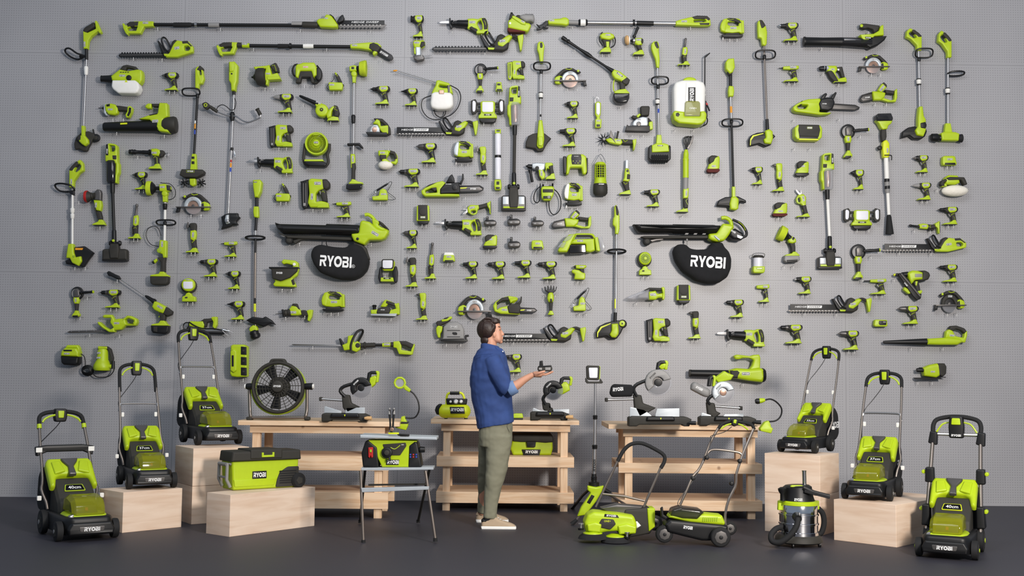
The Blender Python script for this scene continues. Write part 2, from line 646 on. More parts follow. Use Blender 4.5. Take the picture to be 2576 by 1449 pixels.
def drill(lbl,box,nose='chuck',grip='K',rear='B',flip=False,rot=0,name='cordless_drill',cat='drill',group=None,nl=17,hooks=None,badge='B',wide=0):
 x0,y0,x1,y1=box
 if hooks is None:
  w=x1-x0
  hooks=[(x0+w*.5,y1+.5),(x0+w*.78,y1+.5)]
 t=Tool(name,lbl,cat,box,(45,47),group,flip,rot=rot,hooks=hooks)
 hy=8
 for m,pr,m2,pr2 in NOSES[nose]:
  t.L('nose',m,(0,hy),(nl,hy),pr)
  if m2:
   t.L('+nose',m2,(0,hy),(nl,hy),pr2)
 if nose=='glue' or nose=='rivet' or nose=='stub':
  t.P('housing','G',[(nl-8,4),(38,2),(44,1),(45,10),(36,13),(24,13),(nl-8,12)],3,12,3,2.5)
  t.P('grip',grip,[(25,12),(37,11),(39,20),(41,38),(31,39),(29,28),(26,20)],3.5,11.5,2.5,2)
 else:
  t.P('housing','G',[(nl-1,2),(24,1),(40,.5),(44,3),(45,9),(42,14.5),(34,15.5),(27,17),(19,15),(nl-1,13)],2,14,4,2.5)
  t.P('rear_cap',rear,[(38.5,.4),(44.4,3),(45.4,9),(42,14.8),(36,15.4),(39.4,9)],1.6,14.6,3.6,2)
  t.P('grip',grip,[(24,13),(28,15.5),(38,13.5),(38.5,20),(41.5,38),(31,39.5),(29.5,29),(26,22),(22,17)],3,13,3,2)
 if nose not in('glue','rivet','stub'):
  t.P('gear_collar','K',[(nl-2,2.4),(nl+5,1.6),(nl+4,8),(nl+7,13),(nl+11,17.5),(20,16),(nl-2,12.6)],2,14.8,3,1.6)
 t.P('trigger','M' if grip=='B' else 'GR',[(22.5,18),(27,18),(29,27),(26,25.5),(24,22)],5.5,10.5,1.2,1)
 t.T('+grip','G',[(27.5,23,12.6),(31.5,19,13),(36,18,13)],.55,5,0)
 if badge!='K':
  t.T('+grip','G',[(34,25,12.8),(36.5,31,12.8),(37.5,37,12.6)],.4,5,0)
 base_plate(t,10,43.5,46.5,[(24,41),(30,38),(32,35),(38.5,34.5),(40,39.5)])
 t.Bd(30.5,7.4,13.5,6,14.2,pa='housing',bg='B')
 t.build()
 return t
def recip(lbl,box,flip=False,boot='B',orange=False):
 x0,y0,x1,y1=box
 t=Tool('reciprocating_saw',lbl,'saw',box,(122,38),flip=flip,hooks=[(x0+33/122*(x1-x0),y0+.78*(y1-y0)),(x0+.86*(x1-x0),y1)])
 t.P('blade','S',[(0,10),(3,7),(26,6.5),(26,12),(4,12)],7,8.2,.2,.3)
 t.P('shoe','B',[(25,1),(29,0),(30,12),(34,22),(30,26),(26,20)],2,13,1,1.2)
 t.L('boot',boot,(29,12),(72,14),[(0,8),(.08,10.5),(.16,9),(.24,10.5),(.34,9.6),(.42,11.2),(1,12.5)],sq=.8)
 t.P('+boot','GR',[(36,7),(43,7.5),(43,16),(36,15)],14,15.8,.4,.8)
 t.P('housing','G',[(70,2),(84,1.5),(96,3),(103,0),(114,0),(118,6),(121,18),(120,33),(122,37),(92,37),(92,27),(70,26)],3,14,3,2.5,holes=[[(97,8),(103,6),(106,14),(107,27),(102,30),(98,22),(94,14)]])
 t.P('grip','K',[(104,1),(114,.5),(118,7),(120.5,18),(119.5,29),(110,30),(109,16),(105,7)],2.5,14.8,3,2)
 t.T('+grip','G',[(111,8,15),(114,11,15),(115,18,15)],.5,5,0)
 t.P('motor_cover','K',[(74,24),(80,20),(98,30),(97,36),(90,35),(80,29)],5,14.6,2,1.5)
 t.P('battery_base','G',[(92,34),(95,30),(118,31),(122,34),(121,38),(93,38)],1,15.5,1.5,1)
 t.Bd(82,11,15,6,14,pa='housing')
 t.build()
def circ_saw(lbl,box,flip=False,guard='A',bag=False,track=False,name='circular_saw',hooks=None):
 """drawn with the blade guard in the middle and motor to the right"""
 t=Tool(name,lbl,'saw',box,(82,52),flip=flip,hooks=hooks)
 t.C('blade','CU' if guard=='A' else 'B',(40,31),19,6,7.5,.3,36)
 t.C('+blade','M',(40,31),4,7,10,.6,12)
 pts=[(40+22*cos(a),31+22*sin(a))for a in[pi+i*pi/12 for i in range(13)]]
 t.P('upper_guard',guard,pts+[(60,34),(54,34)]+[(40+13*cos(a),32+13*sin(a))for a in[-i*pi/8 for i in range(1,8)]]+[(26,34),(18,34)],4,12,2.5,.5)
 t.P('lower_guard','CL',[(40+20*cos(a),32+19*sin(a))for a in[i*pi/12 for i in range(13)]],4.5,9,1,.3)
 t.P('base_plate','M',[(0,33),(82,33),(82,35.5),(0,35.5)],1,17,.3,.3)
 t.P('+base_plate','B',[(1,35),(8,35),(6,45),(-2,46)],3,12,.5,.5)
 t.P('handle','K',[(24,7),(32,2),(44,0),(58,4),(72,16),(80,25),(76,30),(66,22),(56,12),(44,8),(34,10),(26,12)],3,11,3,2)
 t.T('+handle','G',[(36,3,11),(42,6,11.4),(52,4,11)],.9,6,0)
 t.P('front_knob','K',[(12,12),(20,6),(26,7),(26,12),(18,16)],4,11,2.5,2)
 t.C('+front_knob','G',(20,9),3,10,12,.6,12)
 t.P('motor','G',[(58,24),(68,20),(78,24),(81,33),(78,41),(66,42),(60,36)],2,12,3,2.5)
 t.P('+motor','K',[(60,26),(66,24),(68,40),(61,38)],3,13.2,2,1.5)
 t.Bd(40,14,11,4.5,12,pa='upper_guard')
 t.build()
def jigsaw(lbl,box,front='A',flip=False):
 t=Tool('jigsaw',lbl,'saw',box,(58,54),flip=flip)
 t.P('housing','G',[(3,16),(8,4),(20,0),(46,2),(50,6),(57,8),(58,40),(50,41),(46,38),(30,40),(10,38),(2,34)],3,14,3,2.5,holes=[[(20,10),(36,10),(46,14),(45,21),(24,21),(18,17)]])
 t.P('gear_cover',front,[(3,14),(9,3),(18,2),(17,14),(15,30),(13,38),(3,34),(1,24)],4,15,3,2)
 t.P('grip','K',[(14,3),(22,0),(36,1),(48,6),(53,14),(48,16),(36,10),(22,9)],2.5,14.6,3,2)
 t.T('+grip','G',[(20,3,14.5),(25,6,15),(33,4,14.7)],.5,5,0)
 t.P('battery_base','G',[(51,7),(57,8),(58,40),(52,40)],1,15.5,1.5,1)
 t.P('+housing','K',[(14,40),(30,38),(46,39),(48,44),(14,44)],5,12,1,1)
 t.P('shoe','B',[(5,44),(54,44),(55,49),(40,50.5),(6,50)],1,16,.8,.8)
 t.P('blade','S',[(7,42),(10,42),(9.5,56),(8,57)],7,8,.1,.1)
 t.Bd(32,27,15,6,14,pa='housing')
 t.build()
def grinder(lbl,box,flip=False):
 x0,y0,x1,y1=box
 t=Tool('angle_grinder',lbl,'grinder',box,(61,73),flip=flip,hooks=[(x0+.42*(x1-x0),y1),(x0+.72*(x1-x0),y0+.34*(y1-y0))])
 t.C('disc_guard','B',(17,16),16,3,8,2,28)
 t.C('+disc_guard','GR',(15,17),12,7.5,8.8,.4,28)
 t.P('gear_head','M',[(9,10),(14,5),(24,8),(25,22),(21,27),(10,27)],4,14,3,2.5)
 t.P('housing','G',[(9,25),(22,25),(24,34),(21,42),(11,42),(8,34)],3,13,3.5,2)
 t.P('grip','K',[(11,40),(21,40),(20,52),(19,62),(13,62),(12,52)],3.5,12,3,1.5)
 t.P('battery_base','G',[(5,72),(8,66),(12,62),(13,58),(20,58),(21,63),(24,66),(25,70),(22,73),(7,73)],1,14,1.6,1.2)
 t.P('+battery_base','B',[(8,70),(22,69.6),(21,74),(8,74)],2,14.4,.3,.4)
 t.L('side_handle','B',(24,15,9),(61,13,13),[(0,2),(.08,2),(.1,5.2),(.16,5.2),(.2,3),(.4,3.6),(.7,3),(.95,3.8),(1,3.4)])
 t.L('+side_handle','G',(24,15,9),(61,13,13),[(.96,3.9),(1.02,3.6)])
 t.Bd(15.5,33,9,4,13,ang=-90,pa='housing')
 t.build()
def ratchet(lbl,box,flip=False,rot=0,name='cordless_ratchet',short=False):
 cx,cy=(box[0]+box[2])/2,(box[1]+box[3])/2
 t=Tool(name,lbl,'ratchet',box,(34,84),flip=flip,rot=rot,hooks=[(cx-24,cy+6),(cx+16,cy+8)]if rot else None)
 t.L('head','M' if not short else 'B',(22,2),(19,30),[(0,2.6),(.1,3.6),(.2,3.4),(.26,2.6),(.9,3.2),(1,4)])
 t.P('housing','G',[(14,30),(25,28),(27,40),(25,52),(20,56),(12,52),(13,40)],3,12,3,2)
 t.P('grip','K',[(12,50),(20,54),(25,50),(24,62),(24,76),(14,76),(13,62)],3,12,3,2)
 t.P('trigger','K',[(9,56),(12,54),(13,70),(10,74)],5,9,1,.8)
 t.T('+grip','G',[(15,60,12),(19,57,12.2),(22,60,12)],.5,5,0)
 base_plate(t,0,33,84,[(14,79),(19,72),(27,72),(29,79)])
 t.Bd(20,42,13,4.5,12,ang=86 if rot else-86,pa='housing')
 t.build()
def multitool(lbl,box,head='K',flip=False,name='multi_tool',cat='multi-tool',nose='blade',hooks=None):
 t=Tool(name,lbl,cat,box,(32,74),flip=flip,hooks=hooks)
 if nose=='blade':
  t.P('accessory','M',[(0,10),(4,0),(6,0),(7,12),(3,16)],5,10,.5,.5)
  t.L('+accessory','B',(5,9),(13,10),[(0,2),(.5,3.4),(1,3)])
 elif nose=='chuck':
  t.L('accessory','M',(2,7),(12,7),[(-.1,1),(.1,2.6),(.5,4),(1,4.4)])
 t.P('gear_head',head,[(9,4),(14,2),(25,2),(27,8),(26,20),(23,26),(13,26),(11,14)],3,13,3,2.5)
 t.P('housing','G',[(12,20),(25,18),(27,30),(25,42),(20,46),(12,42),(11,30)],2.5,13.4,3,2)
 t.P('grip','K',[(12,42),(19,46),(25,41),(26,54),(28,64),(17,66),(14,54)],3,13,3,2)
 t.T('+grip','G',[(16,50,13),(20,47,13.2),(24,43,13)],.6,5,0)
 base_plate(t,0,32,74,[(12,69),(18,63),(27,62),(29,69)])
 t.Bd(19,31,12,5,13.4,ang=-84,pa='housing')
 t.build()
def sander(lbl,box,flip=False,pad='RD'):
 t=Tool('palm_sander',lbl,'sander',box,(36,40),flip=flip)
 t.P('housing','G',[(6,6),(12,1),(34,2),(36,6),(35,30),(28,34),(6,34),(2,30),(8,18)],3,15,4,3)
 t.P('grip','K',[(5,10),(8,3),(14,.5),(26,1),(33,4),(24,8),(20,16),(8,22)],3.5,15.6,3.4,2.4)
 t.P('sanding_pad',pad,[(1,31),(34,31),(36,35),(30,39),(4,39),(0,36)],2,17,1,2)
 t.Bd(19,14 if pad=='B' else 25,11,4.5,15,pa='housing')
 t.build()
def hedge(lbl,box,sweep=True,flip=False,hooks=None,style=0):
 """box: blade tip to handle end, 200 x 44"""
 x0,y0,x1,y1=box
 w,h=x1-x0,y1-y0
 t=Tool('hedge_trimmer',lbl,'hedge trimmer',box,(204,42),flip=flip,hooks=hooks or[(x0+.2*w,y0+.95*h),(x0+.58*w,y1)],dm=10)
 yb=30
 teeth=[(2,yb+4),(0,yb+6),(3,yb+8)]
 x=4
 while x<122:
  teeth+=[(x,yb+8),(x+2,yb+9.6),(x+5,yb+9.6),(x+6,yb+7)]
  x+=7.2
 teeth+=[(122,yb+2)]
 if sweep:
  t.P('cutter_blade','M',teeth,7,8.5,.1,0)
  t.P('debris_sweeper','B',[(5,20),(120,21),(124,34),(5,35)],8.6,9.6,.2,.4)
  for i in range(14):
   t.P('+debris_sweeper','W',[(10+i*8,35),(14+i*8,35),(13.4+i*8,36.4),(10.8+i*8,36.4)],8.6,9.8,0,0)
  t.X('debris_sweeper/lettering','HEDGE',(31,26.5),4,9.9,w=28,shear=.25)
  t.P('+debris_sweeper/lettering','TXT',[(49,23.5),(83,23.5),(82,29.5),(48,29.5)],9.5,9.9,0,.5)
  t.X('+debris_sweeper/lettering','SWEEP',(65,26.5),3.6,10.1,w=28,shear=.25,m='B')
  t.P('+debris_sweeper/lettering','TXT',[(46,28),(47.5,21),(49,28),(47.6,31)],9.5,9.9,0,0)
 else:
  t.P('cutter_blade','B',[(2,yb+3)]+teeth[1:-1]+[(122,yb+1)]+[(122-7.2*i-dx,yb+dy)for i in range(16)for dx,dy in((2,1),(3,-1.5),(6,-1.5),(7,1))],7,8.5,.1,0)
  t.P('+cutter_blade','M',[(4,yb+3.4),(122,yb+2.4),(122,yb+4.4),(4,yb+5.2)],8.5,9,0,0)
  # hand guard and loop handle
 t.P('hand_guard','B',[(107,8),(110,7),(118,16),(130,32),(127,38),(118,30)],2,16,1.5,1)
 t.T('front_handle','B',[(140,31,16),(128,24,17),(119,8,16),(121,1,14),(127,1,8),(134,10,4),(146,28,2)],2.1,8,4)
 t.P('motor_housing','K',[(140,22),(146,8),(154,4),(163,8),(172,20),(170,34),(160,40),(126,38),(122,32)],3,15,4,3)
 if style==0:
  t.P('rear_body','G',[(145,22),(160,12),(172,6),(180,10),(170,24),(158,33),(146,30)],3,16,4,2.5)
  t.T('grip','K',[(172,10,9),(182,8,9),(192,12,9)],3.8,8)
  t.P('battery_base','G',[(190,9),(196,7),(203,5),(204,12),(200,38),(196,40),(193,24)],1,15,2,1.5)
  t.Bd(157,20,13,5.5,16,ang=-8,pa='rear_body')
 else:
  t.P('rear_body','G',[(140,30),(150,14),(160,6),(172,8),(190,8),(203,18),(203,30),(186,34),(160,40),(128,40)],3,15.9,2.2,3,holes=[[(178,18),(190,17),(196,22),(192,27),(180,27)]])
  t.P('grip','K',[(172,8),(188,7),(203,18),(198,21),(188,14),(174,15)],2.6,16.4,3,2)
  t.Bd(160,22,13,5.5,15.9,ang=-8,pa='rear_body')
 t.P('blade_cover','G',[(124,33),(140,34),(138,38),(126,38)],14,16.4,1,1)
 t.build()
def nailer(lbl,box,flip=False,mag='B',drum=False):
 t=Tool('nail_gun',lbl,'nail gun',box,(64,60),flip=flip)
 t.P('magazine',mag,[(2,6),(18,3),(18,50),(15,58),(8,60),(4,54)],4,12,2,2)
 for i in range(2):
  t.P('+magazine','M' if mag=='B' else 'K',[(6.5+i*5,9),(8.5+i*5,9),(8.5+i*5,48),(6.5+i*5,48)],11,13,.6,.6)
 t.P('+magazine','GR',[(7,48),(13,48),(12.6,54),(7.4,54)],11,13,.4,.6)
 t.P('no_mar_tip','B',[(0,6),(18,1),(20,8),(6,10)],5,10,1,1)
 t.P('housing','G',[(18,4),(24,0),(50,2),(52,20),(40,24),(34,30),(34,46),(44,44),(54,46),(60,48),(61,57),(22,57),(17,48),(20,30)],3,15,3,2)
 t.P('rear_cap','K',[(46,2),(56,1),(63,8),(63,18),(56,23),(48,20)],2,16,4,3)
 t.P('grip','K',[(44,20),(54,19),(56,32),(58,46),(48,46),(44,34)],4,13,3,2)
 t.T('+grip','G',[(46,27,13),(49,24,13),(52,28,13)],.5,5,0)
 t.P('trigger','GR',[(40,24),(44,24),(45,32),(42,31)],6,10,1,.6)
 t.P('battery_base','G',[(36,57.5),(38,53),(50,49),(60,48),(61,57.5)],1,15.8,1.5,1)
 t.Bd(38,10,14,6,15,pa='housing')
 t.Bd(26,36,12,5,15,ang=-88,pa='housing')
 t.build()
def battery(lbl,box):
 t=Tool('battery_pack',lbl,'battery',box,(31,24),group='spare batteries pegged in the middle of the wall')
 t.P('case','M',[(1,12),(4,10),(26,10),(31,14),(31,19),(27,23),(5,23),(0,19)],2,20,3,2)
 t.P('+case','B',[(3,10.5),(22,9),(29,12),(26,14),(4,14)],1.6,20.4,1,1)
 t.P('+case','GR',[(6,16),(12,15.6),(12,20),(6,20)],19,21,.5,.6)
 t.P('+case','GR',[(17,15.4),(27,16),(26,20),(17,20)],19,21,.5,.6)
 t.P('terminal_post','B',[(6,0),(12,0),(12.4,11),(5.6,11)],7,14,1,1)
 t.P('+terminal_post','GR',[(7,1.4),(9,1.4),(9,4.4),(7,4.4)],13.5,14.4,.2,.2)
 t.build()
def speaker(lbl,box):
 t=Tool('speaker',lbl,'speaker',box,(32,48))
 t.P('case','G',[(1,3),(3,1),(29,1),(31,3),(32,40),(0,40)],2,18,2.5,2)
 t.P('grille','K',[(4,0),(27,0),(28,38),(4,38)],16,19,1.4,1.5)
 t.C('+grille','B',(16,17),9.5,18.6,19.6,.3,24)
 t.C('+grille','K',(16,17),8.6,19,19.8,.3,24)
 t.P('battery_base','B',[(3,39),(30,39),(28,46),(24,48),(8,48),(4,46)],1,17,1.5,1.5)
 t.Bd(16,31,12,5,19,border='G',bg='GR',pa='grille')
 t.build()
def tri_light(lbl,box):
 t=Tool('work_light',lbl,'work light',box,(90,56),hooks=[(box[0]+.38*(box[2]-box[0]),box[3]),(box[0]+.7*(box[2]-box[0]),box[3])])
 t.P('body','G',[(25,8),(30,5),(60,5),(65,8),(64,34),(70,40),(70,46),(20,46),(20,40),(26,34)],3,14,2.5,1.5)
 t.P('centre_lamp','G',[(30,6),(60,6),(62,9),(62,30),(58,34),(32,34),(28,30),(28,9)],13,16,1,1)
 t.P('centre_lamp/lens','WL',[(32,8),(58,8),(59.5,10),(59.5,29),(57,31.5),(33,31.5),(30.5,29),(30.5,10)],15,16.6,.4,1)
 for sx in(0,1):
  q=(lambda p:[(90-x,y)for x,y in p])if sx else(lambda p:p)
  t.P('wing_lamp','K',q([(0,4),(12,0),(16,6),(16,30),(12,36),(3,36),(0,30)]),8,14,1.5,1.5)
  t.P('wing_lamp/lens','WL',q([(4,8),(6,4),(11,6),(13,10),(12,26),(9,31),(5,30),(4,26)]),13,15,.4,1)
  t.P('hinge','K',q([(15,8),(26,8),(26,13),(15,14)]),6,12,1,.8)
  t.P('+hinge','K',q([(15,24),(26,24),(26,30),(15,29)]),6,12,1,.8)
 t.P('battery_base','B',[(22,46),(68,46),(66,54),(60,57),(30,57),(24,54)],1,14,2,2)
 t.Bd(45,38,20,4,14,border=None,bg='B',pa='body')
 t.build()
def iron_station(lbl,box,kind=0):
 """small powered base with a pencil tool held in a stand"""
 W=(60,54)if kind else(44,48)
 t=Tool('soldering_station' if kind else 'rotary_tool_station',lbl,'soldering iron' if kind else 'rotary tool',box,W)
 if kind:
  t.P('base','G',[(8,40),(22,38),(24,24),(30,18),(38,22),(41,36),(41,50),(9,50)],2,15,2.5,2)
  t.L('iron','B',(18,24,12),(42,5,12),[(0,1.6),(.1,2.4),(.7,2),(.75,2.6),(1,1.4)])
  t.T('spring_holder','CH',[(18-12*i/40+2.6*sin(i*pi/4),25+16*i/40+2*sin(i*pi/4),12+2.8*cos(i*pi/4))for i in range(41)],.45,5,0)
  t.T('cord','B',[(42,5,12),(46,0,12),(50,2,10),(44,16,6),(40,26,4),(48,34,5),(57,44,4),(50,48,4),(41,46,4)],.6,6)
 else:
  t.P('base','G',[(6,28),(9,26),(40,27),(43,34),(40,46),(8,46)],2,16,2.5,2)
  t.P('rotary_tool','K',[(22,8),(28,4),(34,12),(40,26),(32,28)],6,11,2,1.5)
  t.L('+rotary_tool','G',(22,0,8),(28,10,8),[(0,.8),(.3,2.2),(1,3.4)])
  t.T('cord','B',[(21,2,8),(18,16,6),(12,24,5),(4,30,5),(1,38,5),(6,44,4)],.8,6)
  t.L('dial','B',(38,33,8),(44,33,8),[(0,3),(1,3)])
 t.Bd(15 if not kind else 33,33 if not kind else 34,12,4.5,16 if not kind else 15,pa='base')
 t.build()
def secateurs(lbl,box,rot=0):
 """upright: blades at the top, battery foot at the bottom"""
 w,h=box[2]-box[0],box[3]-box[1]
 if rot:
  cx,cy=(box[0]+box[2])/2,(box[1]+box[3])/2
  box=(cx-h/2,cy-w/2,cx+h/2,cy+w/2)
 t=Tool('cordless_secateurs',lbl,'secateurs',box,(33,70),rot=rot,hooks=[(box[0]+8,box[3]),(box[0]+22,box[3])]if not rot else[(box[0]-8,box[1]+h*.75),(box[2]+15,box[1]+h*.75)])
 t.P('blade','S',[(10,16),(2,6),(1,0),(5,1),(12,10),(14,0),(15,2),(16,13)],7,9,.4,.5)
 t.P('body','G',[(6,14),(18,12),(25,20),(24,36),(26,50),(30,62),(20,64),(16,48),(14,38),(4,36),(0,26)],3,13,3,2.5,holes=[[(5,22),(10,21),(12,30),(8,34),(4,31)]])
 t.P('grip','K',[(14,40),(24,38),(27,52),(30,62),(20,64),(17,52)],2.8,13.4,3,2)
 base_plate(t,2,34,70,[(14,66),(20,62),(28,60),(31,65)])
 t.Bd(18,24,13,5,13,ang=80,pa='body')
 t.build()
 # ------------------------------------------------------------ pistol-grip drills and drivers on the board
drill('small impact driver hung beside the white-tank mist blower',(405,182,449,229),'impact')
drill('impact driver with silver nose above the compact round blower',(688,236,738,285),'grey')
drill('grey-nosed hammer drill right of the deck-brush pole top',(933,216,981,264),'chuck',rear='K')
drill('driver with black cone nose under the hand sprayer wand',(1009,222,1051,267),'cone')
drill('green inflator-style light gun with black bell front, top of the board',(1031,38,1066,95),'bell',nl=14,name='cordless_light_gun',cat='work light')
drill('compact driver pegged just under the round-guard circular saw',(1417,254,1456,299),'impact',rear='K')
drill('silver-bodied hammer drill at the top, between two long trimmers and the leaf blower',(1959,57,2008,105),'silver',rear='K')
drill('glue gun with pointed nozzle beside the rotary hammer',(1959,164,2010,207),'glue',name='glue_gun',cat='glue gun')
drill('small drill driver hung under the caulking gun',(331,432,370,478),'impact',grip='B')
drill('impact wrench above the chainsaw with the tall black hand guard',(1049,360,1099,411),'wrench',grip='B')
drill('drill with long black chuck standing upper rear of the printed-bar chainsaw',(1005,424,1057,472),'long')
drill('drill with silver chuck above the green power inverter',(1404,322,1450,370),'silver',grip='B')
drill('drill with silver chuck pegged between the flex-shaft tool and the extended pruner',(1616,476,1660,521),'silver',grip='B')
drill('impact driver beside the black-poled line trimmer with yellow warning text',(1884,419,1919,465),'impact',grip='B')
drill('grease-nozzle gun under the angle grinder with long side handle',(2139,426,2173,478),'spike',nl=14)
drill('impact driver hung under the green-headed trimmer at the far end of the row',(2295,390,2335,435),'impact')
drill('drill driver below another driver, next to the big polishing bonnet',(2297,459,2342,504),'grey')
drill('drill driver under the large white polishing bonnet',(2361,520,2409,566),'chuck')
drill('glue gun hung above the leaf vacuum with the all-green body',(836,506,884,548),'glue',name='glue_gun',cat='glue gun')
drill('impact driver tight against the handle end of the leaf vacuum',(1014,578,1051,626),'wrench',grip='B')
drill('glue gun beside the ringed trimmer pole, two drills under it',(555,606,597,647),'glue',name='glue_gun',cat='glue gun')
drill('drill with black chuck above the round-face spot lamp',(503,651,548,697),'long')
drill('impact driver with heavy black grip between a glue gun and another driver',(565,681,605,728),'impact',grip='B')
drill('cone-nosed driver with black rear cap above the grease gun',(572,757,616,805),'cone')
drill('cone-nosed drill under the lance of the pressure washer gun',(254,728,304,775),'long')
for i,(bx,w)in enumerate((((1161,657,1203,702),'first'),((1227,657,1272,703),'second'),((1291,654,1337,700),'third'),((1353,657,1401,703),'fourth'))):
 drill(f'black-chuck drill, {w} of four hung in a row under the spare batteries',bx,'silver' if i%2==0 else 'long',grip='B' if i in(0,2)else 'K',group='four drills in a row')
drill('heat gun with metal barrel beside the steel-pole stick vacuum',(1999,695,2041,740),'heat',nl=14,name='heat_gun',cat='heat gun')
drill('stubby impact driver under the lantern',(1900,714,1936,761),'stub',grip='B',nl=12)
drill('drill driver hung beside the upright speaker and the black collection bag',(1827,753,1871,799),'long')
drill('rivet gun with thin nose under the angle grinder',(2178,700,2230,741),'rivet',name='rivet_gun',cat='rivet gun')
drill('drill driver above the dark circular saw at the far end',(2361,665,2408,710),'chuck')
drill('impact wrench with silver nose over the small charger',(2260,769,2310,816),'wrench')
drill('drill driver with long black chuck, lowest on the board over the tall crate mower',(1963,816,2018,865),'long')
drill('impact wrench low on the board over the mower handlebars',(2110,831,2160,881),'wrench',grip='B')
drill('drill half hidden by the man in the blue shirt',(1271,890,1313,937),'long')
# reciprocating saws
recip('reciprocating saw with bright blade at the top edge of the board',(1104,46,1229,86),boot='B')
recip('reciprocating saw with tapered black boot beside the green fan',(624,395,737,436))
recip('reciprocating saw with bright blade under the secateurs',(1094,551,1212,592))
recip('reciprocating saw under the small upright multi-tool, low on the board',(1803,828,1923,872))
# circular saws
circ_saw('circular saw with clear round guard beside the pressure washer lance',(1393,170,1474,222),flip=True)
circ_saw('circular saw with silver guard hung below the tail of the leaf blower',(2160,136,2236,186))
circ_saw('circular saw with silver guard above the oscillating tool',(445,485,530,541))
circ_saw('large circular saw with grey guard directly over the head of the man',(1150,742,1236,805),flip=True)
circ_saw('dark-guarded circular saw at the far end above the leaf blower',(2351,730,2428,788),guard='K')
# jigsaws
jigsaw('jigsaw at the top edge beside the pole lopper',(1810,46,1871,98),front='G')
jigsaw('jigsaw with grey front above the chainsaw guard',(1140,355,1191,411))
jigsaw('jigsaw with pale front beside the gauge inflator',(1418,460,1466,521),front='W')
jigsaw('jigsaw under the black collection bag of the leaf vacuum',(808,733,868,787),front='G')
# grinders
grinder('angle grinder pegged above the stick vacuum with the copper bin',(1192,159,1253,232))
grinder('angle grinder with long side handle beside the battery pole sprayer',(2115,312,2183,397))
grinder('angle grinder above the green hedge trimmer, edge of the board',(177,721,237,797))
grinder('angle grinder whose side handle points at the toothed hedge trimmer',(2140,614,2211,702))
# ratchets and upright tools
ratchet('slim ratchet hung beside the backpack sprayer',(1704,94,1737,165))
ratchet('slim ratchet beside the pole scrubber hose loop',(323,511,356,601))
ratchet('slim ratchet under the upright tools, beside the row of four drills',(1068,608,1099,702))
ratchet('ratchet lying flat above the toothed hedge trimmer',(2307,534,2341,610),rot=90,short=True)
multitool('oscillating tool with grey head under the circular saw',(468,559,500,636))
multitool('slim oscillating tool between the jigsaw and the tube lamp',(1197,367,1228,441),head='G')
multitool('oscillating cutter left of the slim ratchet',(1020,646,1052,722))
multitool('oscillating tool beside the nail gun, low on the board',(1731,781,1763,852),nose='chuck')
multitool('right-angle drill above the delta sander',(1942,409,1973,482),head='G',name='right_angle_drill',cat='drill',nose='chuck')
multitool('right-angle drill above the track saw',(1046,735,1077,805),head='G',name='right_angle_drill',cat='drill',nose='chuck')
# sanders
sander('palm sander beside the black trimmer pole',(1777,391,1810,436))
sander('square sander with dark pad above the secateurs',(1999,405,2034,445),pad='B')
sander('delta sander under the right-angle drill',(1942,509,1980,546))
sander('square sander under the first spare battery',(1214,590,1251,627),pad='B')
# hedge trimmers
hedge('long-toothed hedge trimmer without printed cover, top of the board',(1086,81,1317,132),sweep=False)
hedge('hedge trimmer with printed sweeper cover beside the tile saw',(993,298,1203,343))
hedge('hedge trimmer with printed cover partly behind the head of the man',(1246,817,1474,862))
hedge('hedge trimmer with printed cover above the lowest drills',(1983,744,2192,788))
hedge('hedge trimmer with printed cover and closed rear handle at the far end',(2220,592,2430,636),style=1)
hedge('short hedge trimmer with closed rear handle under the long pole trimmer',(298,95,488,148),sweep=False,style=1)
# nailers
nailer('brad nailer with ribbed black magazine above the reciprocating saw',(675,314,739,372))
nailer('large nailer with white-marked black magazine under the fan',(755,450,832,527))
nailer('brad nailer beside the small upright multi-tool',(1624,800,1687,861))
nailer('small nailer with green magazine above the tiny USB adapter',(1275,153,1322,201),mag='G')
# batteries
battery('slim black battery pack, first of the spares pegged in the middle',(1217,545,1249,569))
battery('fat battery pack pegged between the two slim ones',(1276,541,1309,568))
battery('slim black battery pack nearest the small pruning saw',(1336,546,1368,570))
battery('battery pack alone in the lower row, between sander and green adapter',(1277,597,1309,625))
speaker('upright speaker above the reciprocating saw with the bright blade',(1048,517,1081,565))
speaker('upright speaker beside the hand vacuum',(1701,717,1736,764))
tri_light('three-panel work light above the hedge trimmer with printed cover',(1185,250,1269,309))
tri_light('three-panel work light beside the silver pole sprayer',(2121,524,2213,577))
iron_station('rotary tool on its base next to the deck-brush pole',(821,182,865,230))
iron_station('rotary tool on its base beside the large nailer',(688,461,732,509))
iron_station('soldering iron in a spring stand on its base, cord looping down',(927,458,998,508),1)
iron_station('soldering iron held upright over its base beside the ringed trimmer',(1434,725,1491,787),1)
secateurs('cordless secateurs lying flat above the reciprocating saw',(1163,507,1235,542),rot=90)
secateurs('cordless secateurs hung upright beside the steel-pole vacuum',(2001,476,2036,547))
